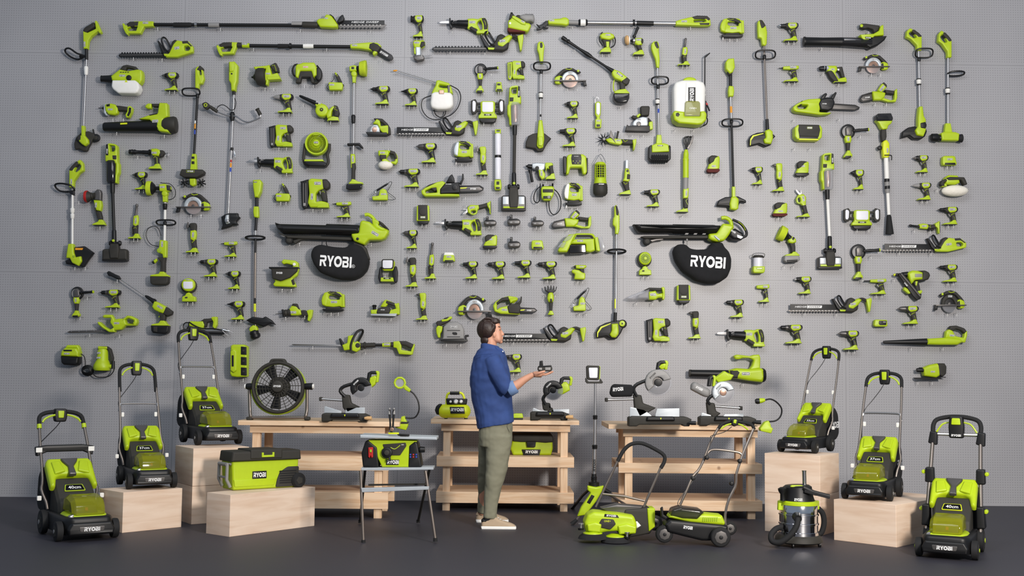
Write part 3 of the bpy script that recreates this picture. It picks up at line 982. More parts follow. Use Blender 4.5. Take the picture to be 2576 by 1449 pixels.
# ------------------------------------------------------------ long-handled tools, drawn at their places on the board
def long_tool(name,lbl,cat,box,hooks=None,dm=12):
 t=Tool(name,lbl,cat,box,hooks=hooks or[],dm=dm)
 t.dd=12
 return t
def pole(t,m,a,b,r=2.3,name='pole'):
 t.L(name,m,(a[0],a[1],12),(b[0],b[1],12),[(0,r),(1,r)],10)
def loop(t,cx,cy,w,h,px,py,thick=2.1):
 pts=[(cx+w/2*math.copysign(abs(cos(a))**.6,cos(a)),cy+h/2*math.copysign(abs(sin(a))**.7,sin(a)),14-7*sin(a))for a in[i*pi/8 for i in range(16)]]
 t.T('loop_handle','B',pts,thick,8,2,True)
 t.L('+loop_handle','B',(px,py-4,12),(px,py+7,12),[(0,3),(.2,4.4),(.8,4.2),(1,3)])
def collar(t,x,y,m='W',w=6.5,h=16,m2=None,name='collar'):
 t.L(name,m,(x,y-h/2,12),(x,y+h/2,12),[(0,w*.7),(.15,w),(.85,w*.85),(1,w*.6)])
 if m2:
  t.L('+'+name,m2,(x,y-h/2-2,12),(x,y-h/2,12),[(0,w*.8),(1,w*1.02)])
  t.L('+'+name,m2,(x,y+h/2,12),(x,y+h/2+2,12),[(0,w),(1,w*.8)])
def dgrip(t,x0,y0,x1,y1,flip=False,txt=True):
 """open D-shaped rear handle, battery foot at the top, neck running down"""
 w,h=x1-x0,y1-y0
 q=(lambda p:[(x1-x*w,y0+y*h)for x,y in p])if flip else(lambda p:[(x0+x*w,y0+y*h)for x,y in p])
 t.P('rear_handle','G',q([(.52,.08),(.75,0),(.95,.12),(1,.40),(.7,.5),(.32,.78),(.3,1),(0,1),(0,.36),(.22,.22)]),5,19,2.5,2,holes=[q([(.44,.28),(.68,.13),(.84,.24),(.74,.36),(.5,.46),(.32,.42)])])
 t.P('grip','K',q([(0,.36),(.2,.22),(.5,.07),(.68,.09),(.6,.2),(.4,.3),(.24,.42),(.06,.42)]),4.6,19.6,2,1.6)
 if txt:
  t.Bd(*q([(.16,.8)])[0],13,4.4,19,ang=-90,pa='rear_handle')
  # 1 trimmer, top corner
t=long_tool('string_trimmer','grass trimmer with black side loop and round black guard, top corner of the board','grass trimmer',(162,53,258,382))
t.P('rear_handle','G',[(211,80),(222,84),(243,74),(240,55),(244,53),(257,82),(253,86),(248,80),(231,93),(224,104),(222,124),(212,124)],5,19,2,1)
t.P('grip','K',[(211,76),(216,70),(238,57),(241,68),(224,80),(218,84),(211,81)],4.6,19.5,3,2)
t.Bd(215,113,13,4.4,19,ang=-90,pa='rear_handle')
pole(t,'B',(217.5,122),(218,150),4)
pole(t,'S',(217.5,148),(210,322),2.2,'pole')
t.T('loop_handle','B',[(212,141,13),(196,136,18),(178,124,20),(166,125,16),(165,132,10),(178,143,8),(197,149,10)],2.4,8,3,True)
t.L('+loop_handle','B',(200,142,12),(218,141,12),[(0,3),(1,4.5)])
collar(t,216.5,178,'W',5.6,22)
t.P('shaft_joint','G',[(206,317),(214,317),(215,342),(206,344)],6,18,2,1)
t.P('guard','K',[(188,376),(185,362),(190,345),(204,332),(222,329),(236,336),(240,345),(232,352),(222,370),(218,380),(208,380),(198,374)],2,11,3,2)
t.P('motor_head','G',[(205,342),(214,340),(224,352),(225,362),(216,369),(208,364),(200,356)],6,22,4,2)
t.P('+motor_head','K',[(198,345),(208,344),(209,356),(200,356),(196,352)],8,22,3,2)
t.C('wheel','B',(240,346),10,4,10,2)
t.C('+wheel','K',(240,346),6,9,11,1,6)
t.L('+wheel','B',(232,324,6),(236,346,6),[(0,2),(1,2.4)])
t.build()
# 60 trimmer 2
t=long_tool('string_trimmer','grass trimmer with white pole and a fan-shaped black guard at the bottom','grass trimmer',(138,402,236,675),[(189,672),(215,672),(199,506)])
dgrip(t,176,402,212,472)
t.T('loop_handle','B',[(187,479,12),(182,468,18),(160,463,20),(142,464,17),(140,471,12),(150,480,8),(172,482,8)],2.4,8,3,True)
t.P('+loop_handle','B',[(168,480),(187,480),(187,492),(180,490)],8,16,2,1)
pole(t,'W',(182.5,488),(182,616),2.8)
collar(t,182,530,'W',5.8,13)
collar(t,182,544,'W',5.4,13)
t.P('guard','B',[(186,622),(212,619),(236,636),(222,654),(210,672),(192,668),(166,664),(164,656),(176,650)],3,14,3,1.5)
t.P('+guard','OR',[(190,624),(210,624),(208,629),(190,629)],13.6,14.4,0,.5)
t.P('motor_head','G',[(174,614),(187,614),(188,636),(192,648),(206,645),(208,658),(200,670),(184,662),(178,650),(169,650),(170,640)],5,22,3.5,2)
t.C('+motor_head','GD',(189,646),3,21,23,.6,12)
t.build()
# 7 cultivator
t=long_tool('cultivator','black-poled garden cultivator with star tines under a black hood','cultivator',(454,166,517,472))
t.P('rear_handle','G',[(492,175),(498,168),(510,170),(513,190),(515,200),(510,212),(502,213),(501,224),(492,224)],5,19,3,2,holes=[[(502,178),(507,178),(508,190),(503,190)]])
t.P('grip','K',[(496,176),(504,166),(512,172),(512,178),(498,179)],4.6,19.5,2,1.5)
loop(t,481,232,44,16,497,240)
pole(t,'B',(497,240),(488,390),3.1)
t.L('+pole','W',(492.2,304,12),(491.8,311,12),[(0,3.3),(1,3.3)])
t.L('+pole','OR',(491.8,312,12),(491.2,324,12),[(0,3.3),(1,3.3)])
t.L('+pole','BL',(491.2,328,12),(490.7,338,12),[(0,3.3),(1,3.3)])
t.P('shaft_joint','G',[(484,388),(494,388),(496,430),(479,430)],6,19,2,1)
t.P('+shaft_joint','B',[(484,395),(491,395),(491,401),(484,401)],18,20,.5,1)
t.P('+shaft_joint','B',[(484,407),(491,407),(491,414),(484,414)],18,20,.5,1)
t.P('hood','K',[(459,427),(512,428),(516,433),(514,440),(498,448),(466,448),(454,442)],3,24,3,1.5)
t.Bd(482,433,20,6,24,border='G',pa='hood')
for cx in(465,507):
 for q in range(8):
  a=q*pi/4+.3
  t.L(('+' if q else '')+'tine','B',(cx,460,10+q%2*5),(cx+11*cos(a),460+11*sin(a),10+q%2*5),[(0,2.6),(.5,1.6),(.9,2),(1,.8)],6)
t.P('gearbox','G',[(478,450),(493,450),(494,466),(486,470),(479,466)],6,20,3,2)
t.build()
# 8 brush cutter
t=long_tool('brush_cutter','brush cutter with wide bull-horn handlebars and silver pole','brush cutter',(510,156,660,578),dm=14)
t.P('motor_housing','G',[(577,158),(591,156),(600,166),(599,184),(598,206),(595,214),(593,230),(583,230),(582,212),(577,204)],4,24,4,1.5)
t.P('+motor_housing','G',[(579,158),(591,158),(592,170),(590,182),(580,184)],23,27,2,1.5)
t.P('+motor_housing','B',[(583,186),(587,186),(587,190),(583,190)],23.4,24.4,.1,.4)
pole(t,'B',(588,229),(588,238),4)
pole(t,'S',(588,236),(573,552),2.5,'pole')
t.L('+pole','R',(580.6,402,12),(580.3,408,12),[(0,2.7),(1,2.7)])
t.L('+pole','OR',(580.2,410,12),(579.6,420,12),[(0,2.7),(1,2.7)])
t.L('+pole','BL',(579.5,422,12),(579,432,12),[(0,2.7),(1,2.7)])
t.L('clamp','B',(583,371,12),(582.6,378,12),[(0,4),(1,4)])
t.L('clamp_lever','CH',(589,380,12),(591,394,12),[(0,2),(.5,3),(1,2)])
t.L('handlebar_mount','B',(584,281,12),(583.5,304,12),[(0,4),(.3,7),(.6,7),(1,4)])
t.T('handlebar','S',[(584,292,15),(572,291,17),(556,286,20),(546,281,22)],2,8)
t.T('+handlebar','S',[(584,292,15),(596,294,17),(612,305,20),(628,309,22),(648,302,23),(657,296,24),(656,286,24)],2,8)
t.L('hand_grip','K',(530,270,24),(549,283,22),[(0,4),(.5,4.6),(1,4)])
t.P('+hand_grip','K',[(510,262),(520,258),(528,263),(531,272),(522,278),(514,273)],16,26,3,2.5)
t.C('+hand_grip','G',(520,267),4.6,25,27,.6,16,ri=2.6)
t.L('hand_grip','K',(649,276,26),(657,291,24),[(0,5),(.15,6),(.2,4.4),(1,5)])
t.T('cable','B',[(546,276,20),(552,268,20),(562,265,20),(572,270,18),(580,277,15),(590,274,14),(593,258,13),(590,246,12)],1.1,6)
t.P('guard','B',[(556,546),(566,539),(576,536),(598,536),(599,543),(604,547),(594,558),(599,566),(586,566),(580,570),(556,577),(560,566),(558,556)],3,16,3,1)
t.P('gear_head','A',[(569,542),(577,540),(577,556),(580,562),(570,565),(566,556)],8,22,3,2)
t.C('+gear_head','S',(573,557),5,20,25,2,14)
t.build()
# 14 deck brush
t=long_tool('pole_scrubber','pole scrubber with round green brush facing sideways at the top','scrubber',(877,152,930,481))
t.L('brush','B',(897,173,14),(906,174,14),[(0,6),(.6,8),(1,17)],24)
t.L('+brush','BRS',(905,173,14),(922,173,14),[(0,17),(.3,19),(.6,20),(.65,20.5),(1,20.5)],32)
t.P('motor_head','G',[(879,168),(893,165),(898,168),(898,180),(880,181)],6,20,3,2)
t.P('+motor_head','B',[(885,170),(892,170),(892,176),(885,176)],19.4,20.6,.3,.5)
t.C('pivot_joint','G',(891,187),7.5,6,20,3)
t.P('+pivot_joint','G',[(886,192),(896,192),(895,209),(887,209)],8,18,2,1)
t.Bd(888.5,401,15,5,19.4,ang=-90,name='badge')
pole(t,'S',(890.5,208),(889,392),2.6)
collar(t,889,300,'B',5.6,22)
t.P('side_handle','B',[(874,361),(905,360),(914,371),(913,375),(908,372),(902,366),(874,367)],6,18,2,1.5)
t.P('control_body','G',[(882,388),(893,388),(894,402),(893,424),(883,424)],5,19,3,1.5)
t.P('grip','K',[(884,412),(894,410),(895,422),(893,430),(893,456),(884,456),(885,430)],4.8,19.6,3,2)
t.P('battery_base','G',[(877,464),(880,459),(884,456),(886,451),(892,452),(900,457),(913,460),(914,464)],3,20,1.6,1.2)
t.P('battery','SM',[(876,463),(912,463),(911,474),(904,479),(880,480),(871,476),(872,465)],3,22,3,2)
t.build()
# 63 pole scrubber with hose
t=long_tool('pole_scrubber','pole scrubber with side brush, hose loop and dark battery box at its foot','scrubber',(366,456,443,718))
t.L('brush','B',(393,474,14),(383,474,14),[(0,4),(.3,10),(1,17)],24)
t.L('+brush','BRS',(383,474,14),(371,474,14),[(0,17.5),(.6,18.5),(1,18)],32)
t.L('+brush','B',(401,474,14),(392,474,14),[(0,5),(1,4)])
t.P('motor_head','G',[(402,465),(416,463),(430,468),(431,478),(424,484),(403,482)],6,22,3,2)
t.P('+motor_head','K',[(420,466),(430,468),(431,480),(422,482)],6,23,3,1.5)
t.Bd(411,472,12,5,22,pa='motor_head')
t.C('pivot_joint','G',(416,488),7.5,6,22,3)
t.P('+pivot_joint','G',[(410,492),(422,492),(422,509),(411,509)],8,20,2,1)
t.T('hose','B',[(404,460,14),(414,462,20),(430,464,18),(441,478,14),(440,494,12),(430,502,12),(424,502,12)],1,6)
t.T('hose','B',[(404,592,8),(396,573,8),(382,569,8),(369,578,8),(367,596,8),(378,614,8),(398,620,9)],1,6)
pole(t,'W',(415.5,508),(414,606),3.2)
collar(t,415,520,'B',6,16)
loop(t,418,560,48,11,415,560)
t.P('control_body','G',[(403,604),(421,606),(420,648),(412,650),(410,640),(398,636),(399,626),(402,622)],5,20,3,2)
t.C('+control_body','GD',(403,631),6,19,22,1,16)
t.Bd(410,615,14,5,20,ang=-90,pa='control_body')
t.P('nozzle','G',[(386,656),(394,650),(397,655),(390,663)],8,16,2,1)
t.P('+nozzle','B',[(382,659),(387,656),(390,662),(385,664)],8,16,2,1)
t.P('grip','K',[(396,648),(418,648),(416,660),(416,686),(404,686),(406,660)],5,19,3,2)
t.P('battery_base','G',[(379,696),(382,692),(402,689),(404,684),(415,684),(418,690),(425,692),(427,697)],3,22,2,1.5)
t.P('battery_box','K',[(380,696),(426,696),(425,712),(420,717),(386,717),(381,712)],3,24,3,2)
t.build()
# 29 / 37 / 44 / 50 / 51 loop trimmers
t=long_tool('string_trimmer','grass trimmer with upright loop handle ending in a fan-shaped black guard above the inverter','grass trimmer',(1321,105,1388,382))
t.P('rear_handle','G',[(1352,110),(1357,105),(1366,106),(1370,116),(1368,130),(1366,160),(1358,158),(1355,136),(1351,126)],5,18,3,2.5)
t.P('grip','B',[(1358,110),(1363,108),(1365,116),(1364,122),(1359,122)],17,19,1,1.5)
loop(t,1363.5,167,42,17,1361.5,179)
pole(t,'S',(1361.5,175),(1359.5,306),2.5)
collar(t,1360.5,240,'W',6,12,'B')
t.L('+pole','B',(1359.9,288,12),(1359.9,294,12),[(0,2.7),(1,2.7)])
t.P('guard','K',[(1329,342),(1340,336),(1352,334),(1370,335),(1387,348),(1378,358),(1372,368),(1366,380),(1352,381),(1346,374),(1322,370),(1323,356)],3,12,3,1)
t.P('motor_head','G',[(1355,303),(1364,303),(1368,334),(1369,352),(1366,372),(1356,375),(1350,368),(1351,348),(1352,334)],6,20,4,2)
t.P('+motor_head','G',[(1353,346),(1365,345),(1366,364),(1362,370),(1354,368)],18,24,2,2)
t.build()
t=long_tool('patio_cleaner','loop-handled patio cleaner ending in a wide black roller brush','patio cleaner',(1630,104,1687,412))
t.P('rear_handle','G',[(1638,112),(1644,105),(1654,105),(1658,114),(1657,128),(1659,150),(1658,172),(1651,171),(1648,150),(1642,136),(1638,124)],5,18,3,2.5)
t.P('grip','B',[(1645,108),(1652,106),(1657,122),(1652,124),(1647,116)],17,19,1,1.5)
pole(t,'S',(1654,170),(1658,342),2.5)
loop(t,1660,203,42,16,1655.5,217)
collar(t,1654,256,'W',6,11,'B')
t.L('+pole','BL',(1656.4,274,12),(1656.5,284,12),[(0,2.7),(1,2.7)])
t.P('neck','G',[(1652,340),(1663,340),(1665,362),(1650,364)],6,18,2,1)
t.P('motor_head','G',[(1638,368),(1648,363),(1668,362),(1680,366),(1682,384),(1638,386)],4,26,3,2)
t.P('roller_cover','B',[(1631,370),(1638,366),(1640,384),(1680,384),(1682,366),(1686,370),(1686,402),(1680,406),(1636,405),(1630,400)],3,24,2,2)
t.L('roller_brush','BR',(1636,398,14),(1680,398,14),[(0,10)]+[(i/16,13 if i%2 else 11)for i in range(1,16)]+[(1,10)])
t.Bd(1659,369,14,4,26,border='G',pa='motor_head')
t.build()
t=long_tool('string_trimmer','grass trimmer with tall slanting pole and striped guard beside the chainsaw','grass trimmer',(1881,50,1951,371))
t.P('rear_handle','G',[(1905,56),(1912,50),(1919,54),(1926,68),(1929,82),(1928,112),(1924,117),(1916,114),(1914,98),(1906,96),(1905,76)],5,19,3.5,2)
t.P('grip','K',[(1909,52),(1916,52),(1925,66),(1920,72),(1914,74),(1910,62)],5,20,2.5,2)
loop(t,1925,138,50,19,1923,142)
pole(t,'TB',(1922,116),(1930,306),2.4)
t.L('+pole','B',(1929.5,300,12),(1930.5,328,12),[(0,4),(1,4.6)])
t.P('guard','B',[(1885,368),(1883,352),(1890,340),(1904,334),(1920,332),(1946,338),(1951,343),(1944,350),(1940,364),(1926,369),(1910,362)],2,14,3,1)
t.P('+guard','Y',[(1887,350),(1893,341),(1920,335),(1920,337),(1896,344),(1889,354),(1888,366),(1886,366)],13.6,14.5,0,.5)
t.P('motor_head','G',[(1923,330),(1934,326),(1942,332),(1943,350),(1938,364),(1922,362),(1919,352),(1925,348)],6,23,4,2)
t.build()
t=long_tool('string_trimmer','grass trimmer with round rear handle, white collar and dark guard, end row','grass trimmer',(2267,72,2348,353))
dgrip(t,2278,72,2317,128,flip=True,txt=False)
loop(t,2324,134,44,20,2312,148)
pole(t,'S',(2311,126),(2314,274),2.6)
collar(t,2311.5,206,'W',6.4,12,'B')
t.P('guard','B',[(2267,348),(2270,332),(2284,321),(2300,318),(2330,326),(2331,332),(2326,344),(2316,351),(2298,350),(2288,342)],2,16,3,1.5)
t.P('motor_head','G',[(2309,270),(2318,269),(2321,294),(2326,302),(2326,330),(2320,345),(2304,342),(2299,330),(2306,320),(2306,300)],6,24,4,2)
t.P('+motor_head','B',[(2311,312),(2324,309),(2327,318),(2324,326),(2312,324)],22,25.5,1.6,2)
t.build()
t=long_tool('patio_sweeper','patio sweeper with side loop and a wheeled cross head, last in the top row','patio sweeper',(2341,78,2428,359))
dgrip(t,2358,78,2392,146,flip=True,txt=False)
pole(t,'S',(2385,144),(2385,314),2.6)
t.T('side_handle','B',[(2384,186,12),(2392,182,18),(2410,181,20),(2425,182,14),(2424,187,8),(2408,190,8),(2390,190,9)],2.4,8,3,True)
collar(t,2384,229,'W',6.6,12,'B')
t.P('neck','G',[(2377,311),(2390,311),(2394,334),(2374,336)],6,18,2,1)
t.P('motor_head','G',[(2364,336),(2374,333),(2400,334),(2410,338),(2408,356),(2366,355)],4,24,3.5,2)
t.L('wheel','B',(2341,346,12),(2367,347,12),[(0,7),(.1,10),(.6,11),(.8,8),(1,9)])
t.L('wheel','BR',(2406,348,12),(2421,348,12),[(0,8),(.4,10),(.9,11),(1,9)])
t.build()
# 40 trimmer
t=long_tool('string_trimmer','line trimmer with box-shaped green top, black lower pole and yellow-marked guard','grass trimmer',(1802,149,1877,531))
t.P('motor_housing','G',[(1824,158),(1830,150),(1845,149),(1847,172),(1842,184),(1834,188),(1824,176)],3,24,3.5,1.5)
t.P('+motor_housing','K',[(1828,180),(1844,178),(1840,190),(1833,190)],5,20,2,1)
pole(t,'B',(1838,184),(1838,222),4,'grip')
t.P('control_body','G',[(1833,217),(1844,218),(1846,230),(1844,244),(1832,244),(1831,230)],5,20,3,1.5)
pole(t,'S',(1838,243),(1840,300),2.9)
t.L('+pole','OR',(1839,268,12),(1839.4,284,12),[(0,3.1),(1,3.1)])
loop(t,1842,309,52,16,1840,304)
pole(t,'B',(1840,300),(1845,474),3)
t.P('shaft_joint','G',[(1841,470),(1849,470),(1849,497),(1841,497)],6,18,2,1)
t.P('guard','B',[(1802,518),(1808,504),(1824,496),(1856,494),(1876,504),(1877,510),(1862,508),(1854,526),(1840,526),(1832,520)],2,16,3,1)
t.P('motor_head','G',[(1838,497),(1850,495),(1857,502),(1856,526),(1850,530),(1836,528),(1834,514)],5,23,4,2)
t.build()
# 76 trimmer
t=long_tool('string_trimmer','long line trimmer with flat ring handle beside the spreader, black spool at the foot','grass trimmer',(617,453,695,853))
t.P('motor_housing','G',[(638,454),(656,453),(661,460),(658,484),(651,498),(642,498),(638,470)],3,24,4,1.5)
t.Bd(645,460,8,3,24,border=None,bg='B',pa='motor_housing')
pole(t,'B',(646,497),(646,522),4.2,'grip')
t.P('control_body','G',[(639,520),(651,520),(652,546),(649,549),(640,547),(638,534)],5,20,3,1.5)
pole(t,'B',(645,548),(643,580),3.6)
pole(t,'S',(643,578),(643,594),2.4)
t.T('loop_handle','B',[(617+25.5+24*cos(a),598.5+3.6*sin(a),15-10*sin(a))for a in[i*pi/8 for i in range(16)]],2.6,8,2,True)
pole(t,'B',(643,600),(642,640),3)
pole(t,'TB',(642,636),(641,752),3.1)
pole(t,'Y',(641,764),(641,784),3.2,'label')
pole(t,'B',(641,750),(641,764),3.2)
pole(t,'TB',(641,784),(643,824),2.6)
t.P('guard','B',[(620,806),(636,797),(662,800),(668,796),(684,806),(694,818),(682,814),(664,822),(650,818),(630,812)],4,18,3,1)
t.P('motor_head','G',[(630,824),(638,818),(646,820),(650,828),(646,838),(632,836),(628,830)],5,22,3,2)
t.L('spool','B',(638,832,15),(646,852,15),[(0,9),(.2,12),(.5,11),(.55,13),(.85,12),(1,8)])
t.build()
# 104 trimmer
t=long_tool('string_trimmer','line trimmer with flat ring handle and a green-faced wheel beside its guard','grass trimmer',(1499,515,1577,854))
t.P('rear_handle','G',[(1545,520),(1550,515),(1555,530),(1558,545),(1558,576),(1555,590),(1547,589),(1547,572),(1541,566),(1542,550),(1545,545)],5,19,3,2)
t.P('grip','K',[(1547,518),(1552,519),(1556,534),(1555,544),(1549,542)],5,20,2.5,1.5)
pole(t,'S',(1551,588),(1549,788),2.7)
t.T('loop_handle','B',[(1551+22.5*cos(a),632.5+4*sin(a),14-10*sin(a))for a in[i*pi/8 for i in range(16)]],2.6,8,2,True)
pole(t,'Y',(1548.5,752),(1548.3,776),2.9,'label')
pole(t,'B',(1548,786),(1547,810),4.4,'grip')
t.P('guard','B',[(1500,850),(1499,836),(1508,820),(1524,812),(1548,806),(1562,806),(1570,820),(1562,838),(1552,852),(1536,853),(1526,846)],2,14,3,1)
t.P('+guard','Y',[(1502,848),(1502,836),(1511,822),(1536,813),(1536,815),(1514,825),(1505,838),(1504,848)],13.6,14.5,0,.5)
t.C('wheel','BR',(1566,815),11,6,14,2)
t.C('+wheel','G',(1565,814),7.5,13,15,1)
t.C('+wheel','B',(1565,814),2,14,16,.5,10)
t.P('motor_head','G',[(1538,815),(1554,814),(1556,834),(1555,842),(1548,850),(1538,849),(1533,842),(1538,832)],5,23,4,2)
t.build()
# 2 pole hedge trimmer
t=long_tool('pole_hedge_trimmer','longest tool of the top row, black-poled hedge trimmer with printed blade cover','pole hedge trimmer',(309,38,974,90),[(397,70),(555,71),(756,74),(933,76)])
t.P('rear_handle','G',[(309,61),(313,60),(318,66),(340,55),(387,55),(388,68),(364,69),(355,86),(325,86),(323,90),(318,86),(312,74)],5,19,2,1,holes=[[(322,73),(334,68),(348,68),(344,79),(325,79)]])
t.P('grip','K',[(320,62),(328,56),(352,55),(350,68),(340,68),(322,71)],4.6,19.6,3,2)
t.Bd(368,59.5,14,5,19,pa='rear_handle')
pole(t,'B',(387,62),(762,64),4.6)
t.L('grip_sleeve','BR',(435,62.5,12),(482,62.5,12),[(0,5),(.1,6),(.9,6),(1,5)])
t.L('clamp','S',(490,62,12),(496,62,12),[(0,6),(1,6)])
t.L('collar','GR',(525,63,12),(552,63,12),[(0,6),(.9,6.4),(1,6)])
t.L('collar','GR',(734,60,12),(761,60,12),[(0,6),(.9,6.4),(1,6)])
t.L('grip_sleeve','K',(761,62,12),(800,63,12),[(0,7.6),(.1,8),(.9,8),(1,7)])
t.P('motor_head','G',[(797,55),(803,49),(816,48),(821,38),(834,40),(846,56),(851,64),(849,71),(838,72),(806,70),(800,62)],3,22,4,2)
t.P('+motor_head','B',[(830,39),(840,44),(851,62),(846,56),(836,42)],4,23,1,.6)
t.Bd(822,49,9,3.4,22,pa='motor_head')
t.P('hand_guard','B',[(848,56),(856,43),(863,38),(867,46),(864,55),(852,60)],5,20,2,2)
t.P('cutter_blade','M',[(850,62)]+[(852+i*9.4+dx,y)for i in range(12)for dx,y in((0,69),(3,70.5),(6,70.5),(8,68))]+[(967,66),(972,62),(968,60)],8,10,.2,0)
t.P('debris_sweeper','B',[(857,51),(967,51),(967,62),(851,62)],10,11.4,.3,.5)
t.X('+debris_sweeper','HEDGE',(901,55.5),4.6,11.8,w=32,shear=.25)
t.X('+debris_sweeper','SWEEP',(937,55.5),4.6,11.8,w=32,shear=.25)
for i in range(12):
 t.P('+debris_sweeper','W',[(856+i*9,62),(859.5+i*9,62),(858.8+i*9,63.6),(856.6+i*9,63.6)],10,11.6,0,0)
t.build()
# 4 pole saw
t=long_tool('pole_saw','black-poled pole saw with short chain bar bent down, second row','pole saw',(545,105,991,154),[(638,122),(822,122),(961,150)])
t.P('rear_handle','G',[(545,118),(549,114),(553,119),(580,107),(598,108),(596,120),(589,137),(561,138),(559,142),(554,140),(550,132)],5,19,2,1,holes=[[(556,124),(570,118),(586,119),(580,131),(560,132)]])
t.P('grip','K',[(552,114),(562,108),(586,107),(586,119),(574,119),(556,122)],4.6,19.6,3,2)
t.L('neck','K',(596,113,12),(610,114,12),[(0,6.5),(1,6.5)])
t.L('+neck','G',(606,114,12),(628,115,12),[(0,6),(1,6)])
t.Bd(616,112,14,4.4,18)
pole(t,'B',(627,115),(884,118),4.6)
t.L('clamp','B',(728,116,12),(733,116,12),[(0,7.6),(1,7.6)])
t.L('grip_sleeve','BR',(698,116,12),(726,116,12),[(0,5.2),(.1,5.8),(1,5.4)])
t.L('collar','W',(763,116,12),(789,116,12),[(0,6),(.5,6.4),(1,5.8)])
t.P('motor_head','G',[(881,113),(904,110),(930,108),(950,109),(960,117),(955,122),(948,136),(940,141),(937,136),(940,130),(925,127),(906,124),(882,123)],3,20,3,2)
t.P('chain_cover','K',[(930,112),(940,109),(952,113),(959,121),(950,133),(940,131),(928,124)],5,21,3,2)
t.Bd(893,116,13,4.4,20,pa='motor_head')
t.P('chain_bar','B',[(952,122),(958,120),(986,138),(990,146),(985,152),(976,150),(950,134)],8,11,.8,2)
t.X('chain_bar/lettering','RYOBI',(966,135),5.6,11.3,w=22,ang=radians(30))
t.build()
# 21 pole lopper
t=long_tool('pole_lopper','silver-poled lopper with black jaws in the top row','pole lopper',(1349,41,1788,77),[(1440,66),(1737,68)])
t.P('jaw','B',[(1349,60),(1356,64),(1364,61),(1372,53),(1380,52),(1380,60),(1372,66),(1380,70),(1376,73),(1366,68),(1362,74),(1350,76),(1350,70),(1358,70),(1353,66)],7,14,1.2,1)
t.P('motor_head','G',[(1378,52),(1390,49),(1410,48),(1416,45),(1424,45),(1431,50),(1431,62),(1424,66),(1412,64),(1379,62)],4,20,4,2)
t.Bd(1388,53.5,12,4.4,20,pa='motor_head')
t.L('sleeve','GR',(1430,56,12),(1458,57,12),[(0,6),(1,6)])
t.L('collar','B',(1455,57,12),(1478,57,12),[(0,7),(.18,9.5),(.2,8),(.8,8),(.82,9.5),(1,7)])
t.L('+collar','W',(1460,57,12),(1473,57,12),[(0,8.6),(1,8.6)])
pole(t,'S',(1476,57),(1702,59),5)
t.L('clamp','B',(1592,57,12),(1597,57,12),[(0,8),(1,8)])
t.L('grip_sleeve','B',(1601,58,12),(1644,59,12),[(0,6),(1,6)])
t.P('rear_handle','G',[(1699,55),(1710,51),(1730,46),(1740,44),(1775,43),(1786,50),(1787,66),(1770,67),(1699,65)],4,20,3,2,holes=[[(1744,52),(1772,50),(1776,55),(1768,57),(1745,58)]])
t.P('grip','K',[(1738,45),(1752,41),(1778,42),(1786,50),(1782,56),(1774,50),(1744,51)],3.6,20.6,2.5,2)
t.P('+rear_handle','B',[(1758,60),(1784,60),(1782,65),(1760,65)],19,20.6,.5,1)
t.Bd(1720,56,14,5,20,pa='rear_handle')
t.build()
# 134 reach hedge trimmer
t=long_tool('pole_hedge_trimmer','thin-bladed reach trimmer with big black loop above the drum fan and mitre saw','pole hedge trimmer',(733,828,1044,896),[(787,871),(920,884)])
t.P('cutter_blade','S',[(733,867),(740,865),(862,867),(862,871),(740,869)],10,14,.3,.3)
t.P('hand_guard','B',[(853,852),(857,851),(864,862),(868,874),(864,876),(857,866)],6,18,1.4,1)
t.P('motor_head','G',[(861,868),(874,863),(876,845),(890,843),(890,862),(900,858),(908,866),(906,880),(897,886),(880,880),(866,882)],3,20,3,2)
t.T('loop_handle','B',[(884,882,20),(884,868,21),(890,850,20),(900,834,16),(910,830,12),(912,836,8),(904,852,6),(892,872,6)],3,8)
t.C('+motor_head','K',(901,869),6,19,21.5,1,20)
t.L('grip_sleeve','K',(906,869,12),(944,868,12),[(0,6),(.25,6.6),(.28,9),(.34,9),(.38,6),(1,6)])
pole(t,'B',(940,868),(964,868),4)
t.L('neck','G',(962,868,12),(984,867,12),[(0,5),(1,5.4)])
t.Bd(974,866.5,14,4.6,17.5)
t.L('+neck','K',(983,867,12),(991,867,12),[(0,6.4),(1,6.4)])
t.P('rear_handle','G',[(990,859),(1004,858),(1010,862),(1010,880),(1034,884),(1036,876),(1042,864),(1044,868),(1038,892),(1034,893),(1004,891),(998,876),(990,874)],5,19,2,1)
t.P('grip','K',[(1004,858),(1022,858),(1040,866),(1040,874),(1034,877),(1020,870),(1008,868)],4.6,19.6,3,2)
t.build()
# 56 pole sprayer
t=long_tool('pole_pump','silver pole pump with dark battery on top and black suction foot','transfer pump',(2199,287,2250,589))
t.P('battery_box','SM',[(2200,293),(2205,288),(2238,287),(2243,300),(2241,306),(2202,307)],3,26,3,2)
t.P('battery_base','G',[(2200,304),(2243,304),(2240,312),(2232,318),(2230,326),(2218,328),(2213,322),(2208,312)],4,22,3,1.5)
t.P('grip','K',[(2216,326),(2228,326),(2229,345),(2226,356),(2217,356),(2215,340)],5,19,3,1.5)
t.P('motor_housing','Y',[(2219,358),(2224,353),(2230,353),(2236,362),(2236,395),(2230,399),(2220,397),(2218,376)],5,20,4,2)
t.C('knob','B',(2213,372),5.5,8,16,2)
t.T('hook_arm','B',[(2222,392,20),(2236,392,20),(2241,394,18),(2241,404,18)],1.4,6)
t.Bd(2230,380,12,4.4,20,ang=-90,pa='motor_housing')
t.L('pole','W',(2229,397,12),(2231,452,12),[(0,6),(1,6)])
t.L('band','B',(2231,450,12),(2231,458,12),[(0,6.6),(1,6.6)])
t.L('collar','GR',(2231,458,12),(2232,468,12),[(0,7),(.5,6),(1,7)])
t.L('band','B',(2232,468,12),(2232,476,12),[(0,6.6),(1,6.6)])
t.L('collar','GR',(2232,476,12),(2233,486,12),[(0,7),(1,5)])
